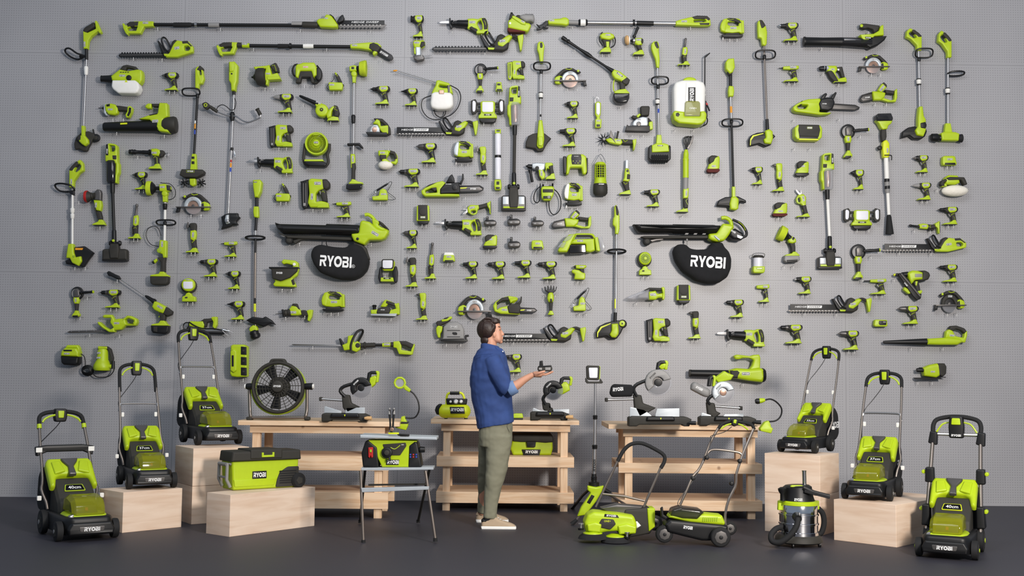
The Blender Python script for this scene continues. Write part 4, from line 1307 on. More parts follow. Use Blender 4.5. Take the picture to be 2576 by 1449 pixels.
t.L('pole','W',(2233,484,12),(2236,542,12),[(0,4.2),(1,4.2)])
t.L('suction_foot','BR',(2236,540,12),(2238,589,12),[(0,4),(.1,6),(.9,10),(1,10.5)])
t.build()
# 57 / 32 / 105 stick vacuums
def stick_vac(lbl,box,X,yt,yn,yb,binm,polem,hx,hy0,hy1,hw,fl=1,x2=None,hm='B'):
 """X top centre; yt top, yn bin bottom, yb joint; head centre hx, from hy0 to hy1, width hw"""
 t=long_tool('stick_vacuum',lbl,'vacuum cleaner',box)
 x2=x2 or X
 h=yn-yt
 q=lambda p:[(X+fl*x,yt+y*h)for x,y in p]
 t.P('motor_body','G',q([(-13,.02),(-6,0),(10,.02),(14,.06),(15,.3),(16,.46),(19,.5),(19,.72),(15,.8),(14,.98),(8,.98),(10,.5),(-16,.44),(-16,.28),(-12,.22)]),3,22,4,2,holes=[q([(-5,.04),(8,.06),(9,.14),(6,.2),(-4,.2)])])
 t.P('+motor_body','K',q([(3,.3),(13,.3),(13,.4),(4,.4)]),20,23,1,1)
 t.P('handle','B',q([(-13,.03),(-8,.02),(-7,.3),(-13,.3)]),20,23,1,1.2)
 t.Bd(X-fl*10,yt+.2*h,h*.14,5,23,ang=-90,border=None,bg='B',pa='handle')
 t.L('dust_bin',binm,(X-fl*1,yt+.42*h,13),(X-fl*1,yt+.97*h,13),[(0,12),(.05,13.5),(.9,13),(1,11)],20)
 t.L('+dust_bin','CU' if binm=='CL' else 'B',(X-fl,yt+.48*h,13),(X-fl,yt+.9*h,13),[(0,7),(.5,8),(1,6)],16)
 t.L('wand_socket','B',(X,yn-2,12),(X+(x2-X)*.1,yn+22,12),[(0,6),(.8,5.6),(1,5)])
 t.L('wand',polem,(X+(x2-X)*.1,yn+18,12),(x2,yb-26,12),[(0,4),(1,4)],12)
 t.L('wand_socket','B',(x2,yb-34,12),(x2,yb,12),[(0,4.4),(.1,5.6),(.8,6),(1,5)])
 t.C('release_button','G',(x2,yb-6),3.4,15,20,1,14)
 t.L('hinge','B',(hx-15,hy0+6,12),(hx+15,hy0+6,12),[(0,5),(.12,7),(.2,7),(.24,4),(.76,4),(.8,7),(.88,7),(1,5)])
 H2=hy1-hy0
 m=hy0+H2*.48
 t.P('floor_head','M' if hm=='S' else 'K',[(hx-hw/2,m),(hx-hw*.42,m-4),(hx+hw*.42,m-4),(hx+hw/2,m),(hx+hw/2,hy1-2),(hx-hw/2,hy1-2)],2,20,5,3)
 if hm=='S':
  for sgn in(-1,1):
   t.P('+floor_head','A',[(hx+sgn*hw*.2,m),(hx+sgn*hw*.44,m),(hx+sgn*hw*.44,m+H2*.3),(hx+sgn*hw*.2,m+H2*.3)],18,21,1,1)
  t.P('+floor_head','G',[(hx-hw*.42,hy1-10),(hx+hw*.42,hy1-10),(hx+hw*.42,hy1-5),(hx-hw*.42,hy1-5)],18,21,1,1)
 t.P('head_cover','K',[(hx-10,hy0+8),(hx+10,hy0+8),(hx+hw*.2,m),(hx+hw*.16,hy1-6),(hx-hw*.16,hy1-6),(hx-hw*.2,m)],8,24,3,2)
 t.P('+head_cover','B',[(hx-hw/2,hy1-5),(hx+hw/2,hy1-5),(hx+hw/2,hy1),(hx-hw/2,hy1)],2,18,1,1)
 t.build()
stick_vac('stick vacuum with black wand and clear black bin beside the slanted driver',(258,362,323,658),283,362,464,612,'SM','B',290,606,657,63,1,287)
stick_vac('stick vacuum with copper cyclone and silver-striped head in the middle of the board',(1261,217,1325,531),1295,217,318,468,'CL','K',1292,464,530,62,-1,1293,'S')
stick_vac('stick vacuum with pale steel wand ending near the grinder',(2057,386,2117,677),2081,386,480,628,'CL','W',2087,625,676,60,-1,2087,'S')
# ------------------------------------------------------------ one-of-a-kind tools on the board
def tool(name,lbl,cat,box,hooks=None,dm=9,**k):
 t=Tool(name,lbl,cat,box,hooks=hooks,dm=dm,**k)
 t.dd=10
 return t
 # fogger
t=tool('mist_blower','mist blower with white tank and black nozzle under the small hedge trimmer','mist blower',(256,165,363,240),hooks=[])
t.L('nozzle','B',(256,199,13),(286,200,13),[(0,8.5),(.1,8),(.7,9.5),(1,11)],16)
t.P('body','G',[(283,195),(305,178),(325,182),(350,178),(361,180),(363,192),(362,206),(356,215),(345,208),(286,206)],3,26,5,2)
t.P('handle','K',[(303,178),(312,167),(322,165),(345,170),(351,180),(345,184),(338,176),(322,173),(318,181)],8,20,3,2)
t.P('tank','W',[(288,206),(345,206),(354,213),(357,226),(352,237),(345,240),(303,239),(290,229),(286,222)],2,30,5,3)
t.C('cap','B',(330,200),6.5,25,30,2)
t.P('warning_sticker','Y',[(320,212),(324,206),(328,212)],29.6,30.3,0,0)
for i in range(4):
 t.P('+body','B',[(308+i*6,185),(312+i*6,185),(311+i*6,187),(307+i*6,187)],25,26.4,0,0)
t.Bd(313,194.5,15,5,26,pa='body')
t.build()
# mini multi-material saw
t=tool('cut_off_saw','compact cut-off saw with disc at one end above the jet blower','saw',(247,259,336,299))
t.C('blade','GR',(271,276),15,6,8,.5)
t.P('blade_guard','A',[(262,264),(268,262),(270,274),(268,284),(274,292),(268,292),(262,284)],4,14,1.5,1)
t.L('spindle','B',(248,272,10),(263,272,10),[(0,1),(.6,1),(.7,2.6),(1,3)])
t.P('housing','G',[(265,264),(280,261),(292,264),(299,274),(298,287),(290,291),(274,289),(267,280)],3,17,4,2.5)
t.P('+housing','B',[(270,265),(279,263),(279,269),(271,270)],16,18,.5,.8)
t.P('grip','K',[(292,266),(304,267),(323,270),(323,281),(308,279),(298,280)],5,15,3,2)
t.P('battery_base','G',[(323,269),(330,268),(335,272),(333,284),(326,297),(320,298),(317,290),(322,282)],1,17,2,2)
t.P('+battery_base','B',[(327,272),(333,273),(332,284),(326,295),(322,292),(326,282)],16,17.6,.4,1)
t.Bd(280,277,12,4.6,17,pa='housing')
t.build()
# jet blower
t=tool('leaf_blower','jet leaf blower with long black tube and round fan end, edge of the board','leaf blower',(262,260,446,341),hooks=[(294,333),(414,340)],dm=13)
t.L('tube','B',(262,320,16),(400,318,16),[(0,10),(.02,11.5),(.5,13.5),(1,15)],20)
t.L('fan_intake','K',(412,316,16),(446,315,16),[(0,16),(.2,20),(.8,22),(.95,20),(1,14)],24)
t.P('body','G',[(352,302),(375,293),(400,288),(404,261),(424,262),(426,296),(415,302),(414,318),(425,318),(424,336),(400,330),(388,312),(380,304)],6,28,4,2,holes=[])
t.P('handle','G',[(368,266),(374,261),(384,262),(382,275),(372,275),(366,271)],8,22,4,2.5)
t.P('grip','K',[(382,262),(408,262),(408,271),(386,270)],9,21,3,1.5)
t.P('+body','B',[(380,292),(400,288),(400,290),(381,294)],27,29,0,0)
t.P('+body','G',[(397,318),(424,322),(430,337),(404,333)],8,31,3,2)
t.Bd(395,308,15,7,29,ang=-4,pa='body')
t.P('+tube','Y',[(308,313),(325,312),(325,316),(308,317)],28,30.6,0,.5)
t.build()
# drum auger
t=tool('drain_auger','drain auger with round black drum beside the mower-handled brush cutter','drain auger',(636,158,710,222))
t.L('drum','K',(645,196,16),(670,194,16),[(0,14),(.1,20),(.35,23),(.9,22),(1,16)],24)
t.L('nose','B',(634,196,16),(648,196,16),[(0,2),(.3,3),(.5,8),(1,11)])
t.P('frame','G',[(640,171),(655,170),(674,168),(680,166),(686,190),(700,186),(706,196),(709,203),(678,205),(676,217),(670,217),(671,206),(665,204),(671,176),(644,178)],6,24,3,1.5)
t.P('grip','K',[(680,168),(692,160),(696,160),(702,172),(704,184),(694,184),(684,174)],7,19,3,2)
t.T('+grip','G',[(686,168,19.4),(692,166,19.4),(696,176,19.4),(697,182,19.4)],.6,5,0)
t.P('battery_base','G',[(674,196),(704,194),(709,203),(675,205)],2,25,2,1)
t.Bd(677,189,11,4,24,pa='frame')
t.build()
# portable compressor
t=tool('portable_inflator','arch-shaped portable inflator with black hose coiled at both sides','inflator',(736,158,809,214),dm=10)
t.P('body','G',[(745,172),(748,165),(758,163),(764,160),(792,160),(795,165),(798,172),(798,192),(790,198),(785,182),(757,182),(752,200),(745,196)],3,24,4,2)
t.P('panel','K',[(756,177),(786,177),(792,208),(800,208),(796,212),(784,210),(782,196),(760,196),(757,210),(745,210),(750,192)],5,20,2,1.5)
t.T('hose','B',[(750,163,14),(742,166,16),(737,178,16),(740,190,14),(748,194,12)],2.4,8)
t.T('hose','B',[(798,166,16),(806,178,14),(808,192,12),(802,206,12),(790,210,12)],2.2,8)
t.C('side_cap','B',(802,188),9,6,20,3,ry=17)
t.Bd(771,172,13,4.4,24,pa='body',border='TXT',bg='R')
t.build()
# compact round blower
t=tool('compact_blower','compact blower with round green fan body and slanted black nozzle','blower',(753,238,856,306),hooks=[(763,262),(832,306)])
t.L('nozzle','B',(754,242,14),(802,264,14),[(0,3),(.1,5),(.6,7),(1,9)],14,.7)
t.P('neck','G',[(798,256),(814,264),(822,268),(800,276),(794,266)],6,22,3,2)
t.C('fan_housing','G',(811,280),16.5,4,24,5,32)
t.C('+fan_housing','K',(811,279),4.6,23,25,.6,16)
t.C('+fan_housing','G',(811,279),1.6,24,26,.6,8)
t.P('arm','G',[(822,290),(830,276),(836,270),(844,268),(842,274),(836,282),(834,296),(824,300)],6,20,3,2)
t.P('grip','K',[(834,274),(842,266),(850,268),(855,286),(851,296),(841,294),(842,284)],5,19,3,2)
t.T('+grip','G',[(846,270,19.4),(843,277,19.6),(850,280,19.4)],.6,5,0)
base_plate(t,823,854,305,[(826,298),(836,294),(850,293),(852,299)])
t.Bd(803,261,13,4.4,22,ang=24,pa='neck')
t.build()
# belt sander
t=tool('belt_sander','belt sander with grey dust bag at the top edge of the board','sander',(1275,33,1346,86),hooks=[(1286,86),(1320,88)])
t.P('housing','G',[(1278,56),(1284,52),(1290,44),(1320,60),(1332,62),(1336,68),(1330,80),(1326,84),(1278,74)],3,24,4,2)
t.P('sanding_belt','RD',[(1277,72),(1320,74),(1322,84),(1280,84),(1276,78)],2,22,2,3)
t.P('top_body','K',[(1280,52),(1283,38),(1290,36),(1296,44),(1302,40),(1312,42),(1318,50),(1326,58),(1300,50)],6,21,3,2)
t.L('knob','B',(1287,33,14),(1287,44,14),[(0,2.5),(.2,3.4),(1,3)])
t.P('arm','G',[(1288,45),(1293,44),(1322,60),(1322,68),(1312,66),(1288,50)],22,27,2,1.5)
t.P('dust_bag','GR',[(1306,42),(1318,38),(1343,40),(1345,50),(1342,60),(1334,56),(1322,58),(1308,50)],5,24,6,3)
t.X('dust_bag/lettering','RYOBI',(1331,40.5),3.4,22.2,w=20,m='B')
t.C('roller','W',(1283,63),3,23,25.5,.6,14)
t.Bd(1315,59,9,3.6,27,ang=30,pa='arm')
t.build()
# trim router
t=tool('trim_router','trim router with two thin guide rods under the light gun','router',(1040,101,1090,157),hooks=[(1061,135)])
t.P('housing','G',[(1040,104),(1044,102),(1066,102),(1070,108),(1068,118),(1060,122),(1042,122),(1039,112)],3,16,4,2)
t.P('+housing','K',[(1060,106),(1069,106),(1069,116),(1060,122),(1056,118)],4,17,2,2)
t.P('motor_body','A',[(1045,118),(1059,118),(1060,142),(1046,143)],3,16,4,1)
t.P('+motor_body','G',[(1041,122),(1046,120),(1047,138),(1042,136)],4,14,2,1)
t.P('base','M',[(1040,142),(1064,140),(1068,146),(1066,152),(1050,155),(1042,150)],2,17,2,1.5)
t.L('guide_rod','S',(1062,140,8),(1087,139,8),[(0,.8),(1,.8)])
t.L('guide_rod','S',(1062,146,14),(1089,145,14),[(0,.8),(1,.8)])
t.Bd(1049,109,13,4.8,16,pa='housing')
t.build()
# hand sprayer
t=tool('tank_sprayer','hand sprayer with white tank, long wand and black hose looped around it','sprayer',(989,174,1161,303),hooks=[])
t.L('wand','S',(998,178,12),(1100,208,12),[(0,1),(.1,1.4),(1,1.6)])
t.L('nozzle','OR',(989,179,12),(1000,178,12),[(0,1),(.4,2.4),(.8,2),(1,1)])
t.P('handle','G',[(1098,206),(1104,204),(1130,212),(1136,222),(1140,238),(1086,238),(1090,228),(1096,218)],4,24,4,2,holes=[[(1106,216),(1124,219),(1126,224),(1114,224),(1104,221)]])
t.P('clasp','CU',[(1105,231),(1118,231),(1118,241),(1105,241)],26,29,1,1)
t.L('pump','M',(1129,218,20),(1130,236,20),[(0,5),(1,5)])
t.P('tank','W',[(1086,238),(1096,234),(1134,236),(1140,244),(1141,268),(1134,276),(1122,279),(1100,279),(1086,274),(1083,264)],2,28,7,4)
t.T('hose','B',[(1132,216,16),(1142,220,12),(1154,228,10),(1159,246,9),(1152,270,9),(1136,288,9),(1116,296,9),(1098,301,9),(1078,296,9),(1064,280,9),(1060,262,9),(1066,248,9),(1084,241,10),(1088,240,12)],1.3,6)
t.T('hose','B',[(1092,276,8),(1096,288,8),(1108,295,8),(1118,290,8),(1122,278,8)],1.3,6)
t.build()
# tiny adapter
t=tool('battery_adapter','tiny green power adapter under the small nailer','adapter',(1246,206,1265,230))
t.P('case','G',[(1249,207),(1261,207),(1263,222),(1265,229),(1246,229),(1248,222)],1,14,2,1.5)
t.P('port','B',[(1251,211),(1259,211),(1259,216),(1251,216)],13,14.6,.4,.6)
t.P('+port','B',[(1250,225),(1262,225),(1263,229),(1249,229)],13,14.6,.3,.6)
t.build()
# pressure washer gun 1
t=tool('pressure_washer_gun','pressure washer gun with slanting black lance and green hand guard','pressure washer',(1413,93,1585,263),hooks=[(1446,124),(1561,267)],dm=10)
t.L('lance','B',(1413,94,12),(1542,180,12),[(0,3),(.01,5.4),(.07,5.4),(.1,4),(.12,6),(.16,3.6),(.35,3.2),(.44,4.5),(.5,5.6),(.56,4.6),(.6,2.8),(.85,3),(.92,4.4),(1,6)])
t.P('body','G',[(1538,184),(1544,176),(1560,182),(1582,200),(1578,212),(1570,216),(1560,205),(1546,200),(1540,192)],4,20,4,2)
t.P('+body','K',[(1562,206),(1576,196),(1584,203),(1582,210),(1576,216),(1568,214)],5,21,3,2)
t.T('hand_guard','G',[(1545,202,12),(1543,214,12),(1545,230,12),(1556,234,12)],1.5,6)
t.P('grip','K',[(1558,206),(1570,210),(1572,222),(1572,228),(1560,228),(1559,216)],5,19,3,2)
t.P('battery_base','G',[(1544,236),(1547,231),(1558,228),(1572,226),(1582,236),(1582,240),(1544,238)],3,24,2,1.5)
t.P('battery_box','SM',[(1543,237),(1582,237),(1582,250),(1577,260),(1566,263),(1552,262),(1543,254),(1541,244)],3,26,4,2)
t.Bd(1558,190,18,5,20,ang=36,pa='body')
t.build()
# inflator / air tool
t=tool('tyre_inflator','pistol inflator with hose along its handle beside the polisher drill','inflator',(1501,80,1550,135),hooks=[(1515,136),(1531,136)])
t.P('housing','G',[(1508,90),(1516,84),(1532,83),(1544,88),(1546,96),(1532,102),(1524,101),(1512,98)],3,16,4,2)
t.P('+housing','B',[(1511,83),(1516,80),(1517,88),(1512,90)],5,12,1.5,1)
t.P('grip','K',[(1514,100),(1524,100),(1536,102),(1534,118),(1526,120),(1520,118),(1518,108)],4,14,2,1.5)
t.P('+grip','G',[(1524,106),(1532,106),(1532,121),(1525,121)],13,15.6,1,1)
t.T('hose','B',[(1508,92,10),(1508,104,11),(1516,116,12)],1.2,6)
t.T('hose','B',[(1545,92,10),(1548,102,9),(1545,114,9),(1537,120,9)],1.5,6)
base_plate(t,1508,1538,133,[(1512,126),(1522,120),(1533,120),(1537,127)])
t.Bd(1529,89.5,12,4.4,16,pa='housing')
t.build()
# polisher drill
t=tool('drill_polisher','drill with wool pad on its nose and black side handle pointing up','drill',(1571,64,1621,140),hooks=[(1606,142)])
t.L('pad','CO',(1572,102,10),(1582,101,10),[(0,8),(.4,12.5),(.8,12),(1,9)],20)
t.L('+pad','W',(1581,101,10),(1584,101,10),[(0,11),(1,10)],20)
t.L('chuck','B',(1583,103,10),(1598,103,10),[(0,2),(.3,3),(.5,5),(1,6.4)])
t.L('+chuck','S',(1592,103,10),(1597,103,10),[(0,7),(1,7.4)])
t.L('side_handle','B',(1594,95,12),(1605,69,12),[(0,4),(.15,5),(.2,3),(.9,3.8),(1,3.2)])
t.P('housing','G',[(1596,97),(1613,96),(1618,100),(1618,108),(1614,114),(1604,116),(1596,110)],3,16,4,2)
t.P('+housing','K',[(1612,97),(1618,100),(1618,108),(1614,113),(1610,108)],3,16.6,3,2)
t.P('grip','K',[(1600,110),(1613,108),(1612,116),(1616,126),(1607,128),(1602,120)],4,14,3,2)
base_plate(t,1591,1621,139,[(1595,133),(1604,130),(1608,127),(1615,126),(1619,132)])
t.Bd(1606,102,12,4.6,16,pa='housing')
t.build()
# backpack sprayer
t=tool('backpack_sprayer','white backpack sprayer with green cap and black upright wand','sprayer',(1687,132,1790,321),hooks=[(1698,325),(1745,325)],dm=15)
t.P('tank','W',[(1691,225),(1695,212),(1712,206),(1752,206),(1768,212),(1772,225),(1770,290),(1764,305),(1698,305),(1692,290)],3,40,9,5)
t.P('+tank','W',[(1722,214),(1745,214),(1748,262),(1720,262)],38,42,1,2)
t.C('cap','G',(1733,206),17,5,32,5,28,ry=9)
t.P('base','G',[(1688,290),(1694,284),(1718,287),(1718,298),(1756,298),(1757,286),(1768,285),(1773,292),(1772,308),(1762,318),(1750,320),(1704,316),(1692,308)],4,46,5,2)
t.C('+base','B',(1700,295),5.5,45,47,.6,5)
t.P('battery_cover','YT',[(1719,264),(1723,261),(1752,261),(1756,265),(1757,298),(1717,298)],38,48,3,2)
t.X('battery_cover/lettering','ONE+',(1738,279.5),4,48.4,w=18)
t.P('brand_plate','B',[(1727,226),(1745,226),(1745,262),(1727,262)],40,42.6,.3,.6)
t.X('brand_plate/lettering','RYOBI',(1736,244.5),10,43,w=32,ang=-pi/2)
t.L('wand','B',(1773.5,142,14),(1773,256,14),[(0,1.6),(1,1.8)])
t.L('+wand','B',(1786,133,14),(1773,144,14),[(0,1.4),(.8,2.4),(1,1.6)])
t.L('+wand','W',(1773,226,14),(1773,240,14),[(0,2.4),(.2,2.2),(.3,1.4),(.7,1.4),(.8,2.4),(1,2.2)])
t.P('trigger_grip','B',[(1770,254),(1777,254),(1778,270),(1780,294),(1774,296),(1770,272)],8,18,2,1.5)
t.P('+trigger_grip','B',[(1777,262),(1780,262),(1787,278),(1784,279)],10,16,1,.8)
t.P('+trigger_grip','R',[(1776,258),(1781,262),(1779,266),(1775,263)],12,18.6,.6,.6)
t.T('hose','B',[(1777,294,14),(1780,302,14),(1777,312,16),(1768,318,20)],1.6,6)
t.build()
# LED stick
t=tool('inspection_lamp','slim upright inspection lamp hung by a hook beside the impact driver','lamp',(1495,234,1514,323),hooks=[(1500,240)])
t.T('hang_hook','S',[(1498,260,8),(1498,250,8),(1499,245,8),(1505,245,8),(1506,250,8)],.8,5,0)
t.P('body','G',[(1497,260),(1501,256),(1508,256),(1512,260),(1511,288),(1508,296),(1501,296),(1497,288)],3,12,2.5,2)
t.P('lens','WL',[(1500,261),(1504,258),(1509,261),(1509,286),(1505,291),(1500,286)],11,13.6,1,2)
t.P('battery_base','G',[(1500,294),(1509,294),(1508,299),(1513,302),(1512,322),(1497,322),(1497,302),(1501,299)],2,15,2,1)
t.P('+battery_base','B',[(1500,314),(1509,314),(1509,320),(1500,320)],14,15.6,.3,.6)
t.Bd(1505,305,10,3.8,15,pa='battery_base')
t.build()
# saw with dust box
t=tool('metal_cutting_saw','circular saw with tall dark dust box on top beside the patio cleaner','saw',(1572,266,1643,336),hooks=[(1590,338),(1618,338)])
t.P('dust_box','K',[(1610,270),(1614,268),(1632,268),(1634,272),(1632,292),(1612,293)],3,18,3,2)
t.C('blade','S',(1606,314),11,6,8,.4)
t.P('upper_guard','A',[(1590,316),(1593,306),(1600,300),(1616,294),(1628,296),(1630,312),(1628,318),(1594,318)],4,15,3,2)
t.C('+upper_guard','M',(1606,313),6,14,16.5,1,16)
t.P('handle','K',[(1587,296),(1592,290),(1602,293),(1610,288),(1614,292),(1604,300),(1594,300)],5,14,3,2)
t.P('+handle','G',[(1600,292),(1608,286),(1612,290),(1604,298)],6,15,2,1.5)
t.P('rear_grip','K',[(1630,296),(1638,304),(1641,318),(1636,318),(1632,308)],5,14,2,2)
t.P('battery_base','G',[(1632,308),(1641,306),(1642,326),(1632,328)],2,16,2,1.5)
t.P('base_plate','B',[(1577,314),(1580,318),(1634,318),(1634,332),(1572,331)],3,17,1,1)
t.Bd(1607,302,9,3.8,15,pa='upper_guard')
t.build()
# big leaf blower
t=tool('leaf_blower','long leaf blower with black tube and clear middle section, top end of the board','leaf blower',(2021,59,2230,127),hooks=[(2067,121),(2184,80)],dm=13)
t.L('tube','B',(2021,105,14),(2120,106,14),[(0,12.5),(.03,13),(.06,11.6),(.5,11),(1,12)],20)
t.L('mid_tube','SM',(2116,106,14),(2190,109,14),[(0,12),(1,14)],20)
t.L('+mid_tube','S',(2120,103,22),(2162,105,22),[(0,4),(1,4.6)])
t.P('intake','B',[(2180,95),(2228,93),(2222,104),(2206,116),(2186,124),(2176,118)],3,26,4,1.5)
t.P('body','G',[(2160,90),(2194,88),(2208,80),(2212,68),(2219,65),(2220,92),(2196,94),(2192,104),(2170,108),(2164,98)],5,26,3,1.5)
t.P('handle','K',[(2164,61),(2176,61),(2212,66),(2208,78),(2198,86),(2194,76),(2182,72),(2174,74),(2162,72)],7,21,3,2)
t.C('+handle','G',(2165,67),4,20,22,1,12)
t.Bd(2180,99,15,5,27,ang=3,pa='body',border=None)
t.build()
# rotary hammers
t=tool('rotary_hammer','rotary hammer with diagonal motor body near the top end of the board','drill',(2060,164,2131,210),hooks=[(2070,184),(2110,211)])
t.L('chuck','B',(2060,173,10),(2080,172,10),[(0,4),(.2,6),(.6,6.4),(1,6)])
t.L('+chuck','A',(2072,172,10),(2084,172,10),[(0,6.8),(.4,5.4),(.6,6.8),(1,6)])
t.P('housing','G',[(2080,166),(2103,166),(2106,176),(2100,186),(2110,200),(2104,204),(2094,184),(2080,180)],3,16,4,2)
t.P('motor_cover','K',[(2079,181),(2090,178),(2100,190),(2108,206),(2096,206),(2086,196)],4,17,3,2)
t.P('grip','K',[(2102,170),(2118,168),(2121,180),(2125,196),(2116,196),(2112,182),(2104,178)],4,14,3,2)
t.P('trigger','W',[(2105,174),(2110,174),(2110,179),(2106,179)],12,15,1,1)
base_plate(t,2096,2130,208,[(2100,203),(2112,198),(2126,195),(2129,202)])
t.Bd(2093,176,9,4,16,pa='housing')
t.build()
t=tool('rotary_hammer','rotary hammer with drooping side handle under the fan-guard trimmer','drill',(1322,408,1399,461),hooks=[(1374,455)])
t.L('chuck','B',(1323,418,10),(1340,420,10),[(0,2),(.2,3),(.3,5.6),(.8,6),(1,5)])
t.P('gearbox','A',[(1338,412),(1350,410),(1372,412),(1370,426),(1362,432),(1346,426),(1338,424)],3,16,3,2)
t.C('+gearbox','K',(1351,424),5,15,17.4,1,16)
t.L('side_handle','B',(1333,428,14),(1339,459,14),[(0,5),(.2,4),(.3,3.4),(.95,3.8),(1,3)])
t.P('housing','G',[(1354,428),(1366,428),(1372,440),(1370,450),(1362,453),(1356,444)],4,17,3,2)
t.P('+housing','K',[(1352,432),(1358,430),(1362,448),(1366,452),(1358,452),(1353,444)],4,16,2,2)
t.P('rear_frame','G',[(1372,410),(1388,410),(1392,416),(1380,420),(1382,426),(1376,424),(1374,434),(1371,418)],4,15,2,1.5)
t.P('grip','K',[(1378,414),(1391,411),(1391,424),(1394,438),(1384,440),(1382,426)],4,14,3,2)
base_plate(t,1372,1398,452,[(1374,446),(1384,442),(1386,438),(1394,436),(1396,446)])
t.Bd(1362,437,13,4.6,17,ang=-88,pa='housing')
t.build()
# chainsaws
def bar(t,pts,teeth=True):
 t.P('chain_bar','M',pts,9,11.5,.4,1)
 rim=rnd(pts,2)
 for i in range(0,len(rim)):
  pass
t=tool('chainsaw','green chainsaw with two black hand guards up, beside the leaf blower','chainsaw',(1991,232,2163,290),hooks=[(1997,300),(2111,298)],dm=12)
t.P('rear_body','G',[(1992,272),(1998,266),(2016,256),(2030,252),(2060,250),(2064,262),(2058,284),(2090,286),(2082,290),(2060,292),(2000,284),(1993,280)],3,26,4,2.5,holes=[[(2002,270),(2012,266),(2030,267),(2024,276),(2006,276)]])
t.P('grip','K',[(2004,266),(2014,256),(2022,255),(2022,264),(2010,268)],6,25,3,2)
t.P('chain_cover','B',[(2056,264),(2062,252),(2076,248),(2092,250),(2096,262),(2090,278),(2080,282),(2060,280)],6,30,4,2)
t.P('hand_guard','B',[(2060,253),(2070,238),(2076,236),(2078,240),(2070,254)],6,24,2,1.5)
t.P('hand_guard','B',[(2085,254),(2092,240),(2100,233),(2102,237),(2096,250),(2092,256)],6,24,2,1.5)
t.P('chain_bar','M',[(2092,262),(2110,264),(2150,266),(2161,270),(2160,274),(2150,276),(2092,274)],9,12,.6,2)
t.P('chain','B',[(2092,260),(2111,261),(2152,264),(2163,270),(2160,276),(2150,278),(2092,276),(2092,273),(2150,275),(2159,272),(2150,267),(2092,264)],8,13,.4,.5)
t.Bd(2069,265,13,4.6,30,pa='chain_cover',border=None)
t.build()
t=tool('chainsaw','black-and-green chainsaw with lettered bar and tall hooked hand guard','chainsaw',(1060,437,1218,497),hooks=[(1171,494)],dm=12)
t.P('rear_body','G',[(1060,482),(1070,474),(1100,460),(1114,457),(1122,462),(1110,478),(1108,488),(1156,490),(1156,496),(1070,496),(1062,490)],3,26,3,2,holes=[[(1070,482),(1084,476),(1098,474),(1100,486),(1072,488)]])
t.P('grip','K',[(1064,478),(1080,466),(1100,460),(1101,478),(1094,484),(1084,476),(1070,482)],6,25,3,2)
t.P('chain_cover','B',[(1108,478),(1121,463),(1156,461),(1158,488),(1108,490)],8,30,3,1.5)
t.C('tension_knob','B',(1145,474),8,28,33,2,24)
t.C('+tension_knob','GR',(1145,474),8,31,32,.4,24,ri=6.8)
t.P('hand_guard','B',[(1122,462),(1132,444),(1138,440),(1143,450),(1144,462)],8,26,2,2)
t.P('hand_guard','B',[(1156,462),(1162,454),(1163,440),(1166,438),(1167,450),(1160,466)],6,26,1.5,2)
t.P('chain_bar','M',[(1156,470),(1206,469),(1215,472),(1214,478),(1206,480),(1156,482)],9,12,.6,2)
t.P('chain','B',[(1156,467),(1207,466),(1217,472),(1216,478),(1207,483),(1156,485),(1156,482),(1206,480),(1214,476),(1206,469),(1156,470)],8,13,.4,.5)
t.X('chain_bar/lettering','RYOBI',(1190,475),4,12.3,w=14)
t.P('+chain_bar/lettering','Y',[(1158,472),(1176,471),(1172,474),(1158,475)],11.8,12.4,0,0)
t.X('+chain_cover','RYOBI',(1129,466),1.8,30.4,w=14)
t.build()
t=tool('chainsaw','small green chainsaw with grey cover above the head of the man','chainsaw',(1239,744,1352,794),hooks=[(1260,798),(1313,800)],dm=12)
t.P('rear_handle','G',[(1240,770),(1246,760),(1262,750),(1280,745),(1300,748),(1302,756),(1290,760),(1284,764),(1280,752),(1262,758),(1250,768),(1250,780),(1258,774),(1276,770),(1304,780),(1308,792),(1260,790),(1244,784)],4,24,3,2)
t.P('grip','K',[(1247,762),(1262,750),(1280,746),(1280,757),(1264,758),(1250,768)],6,25,3,2)
t.T('front_handle','G',[(1280,752,22),(1292,750,22),(1300,752,22),(1298,756,20),(1290,762,16)],2.4,8)
t.P('hand_guard','K',[(1300,764),(1308,757),(1310,746),(1313,747),(1312,760),(1306,770)],6,24,1.5,2)
t.P('chain_cover','K',[(1276,772),(1284,766),(1306,764),(1310,776),(1306,790),(1280,788)],8,28,3,2)
t.P('chain_bar','M',[(1306,776),(1344,777),(1350,781),(1344,785),(1308,784)],9,12,.6,1.5)
t.P('chain','B',[(1306,773),(1345,775),(1352,781),(1345,787),(1308,787),(1308,784),(1344,785),(1349,781),(1344,777),(1306,776)],8,13,.4,.5)
t.X('chain_bar/lettering','RYOBI',(1331,781),3.2,12.3,w=11)
t.P('+chain_bar/lettering','Y',[(1309,779),(1321,778),(1318,781),(1309,782)],11.8,12.4,0,0)
t.Bd(1269,780,14,5,24,ang=4,pa='rear_handle')
t.build()
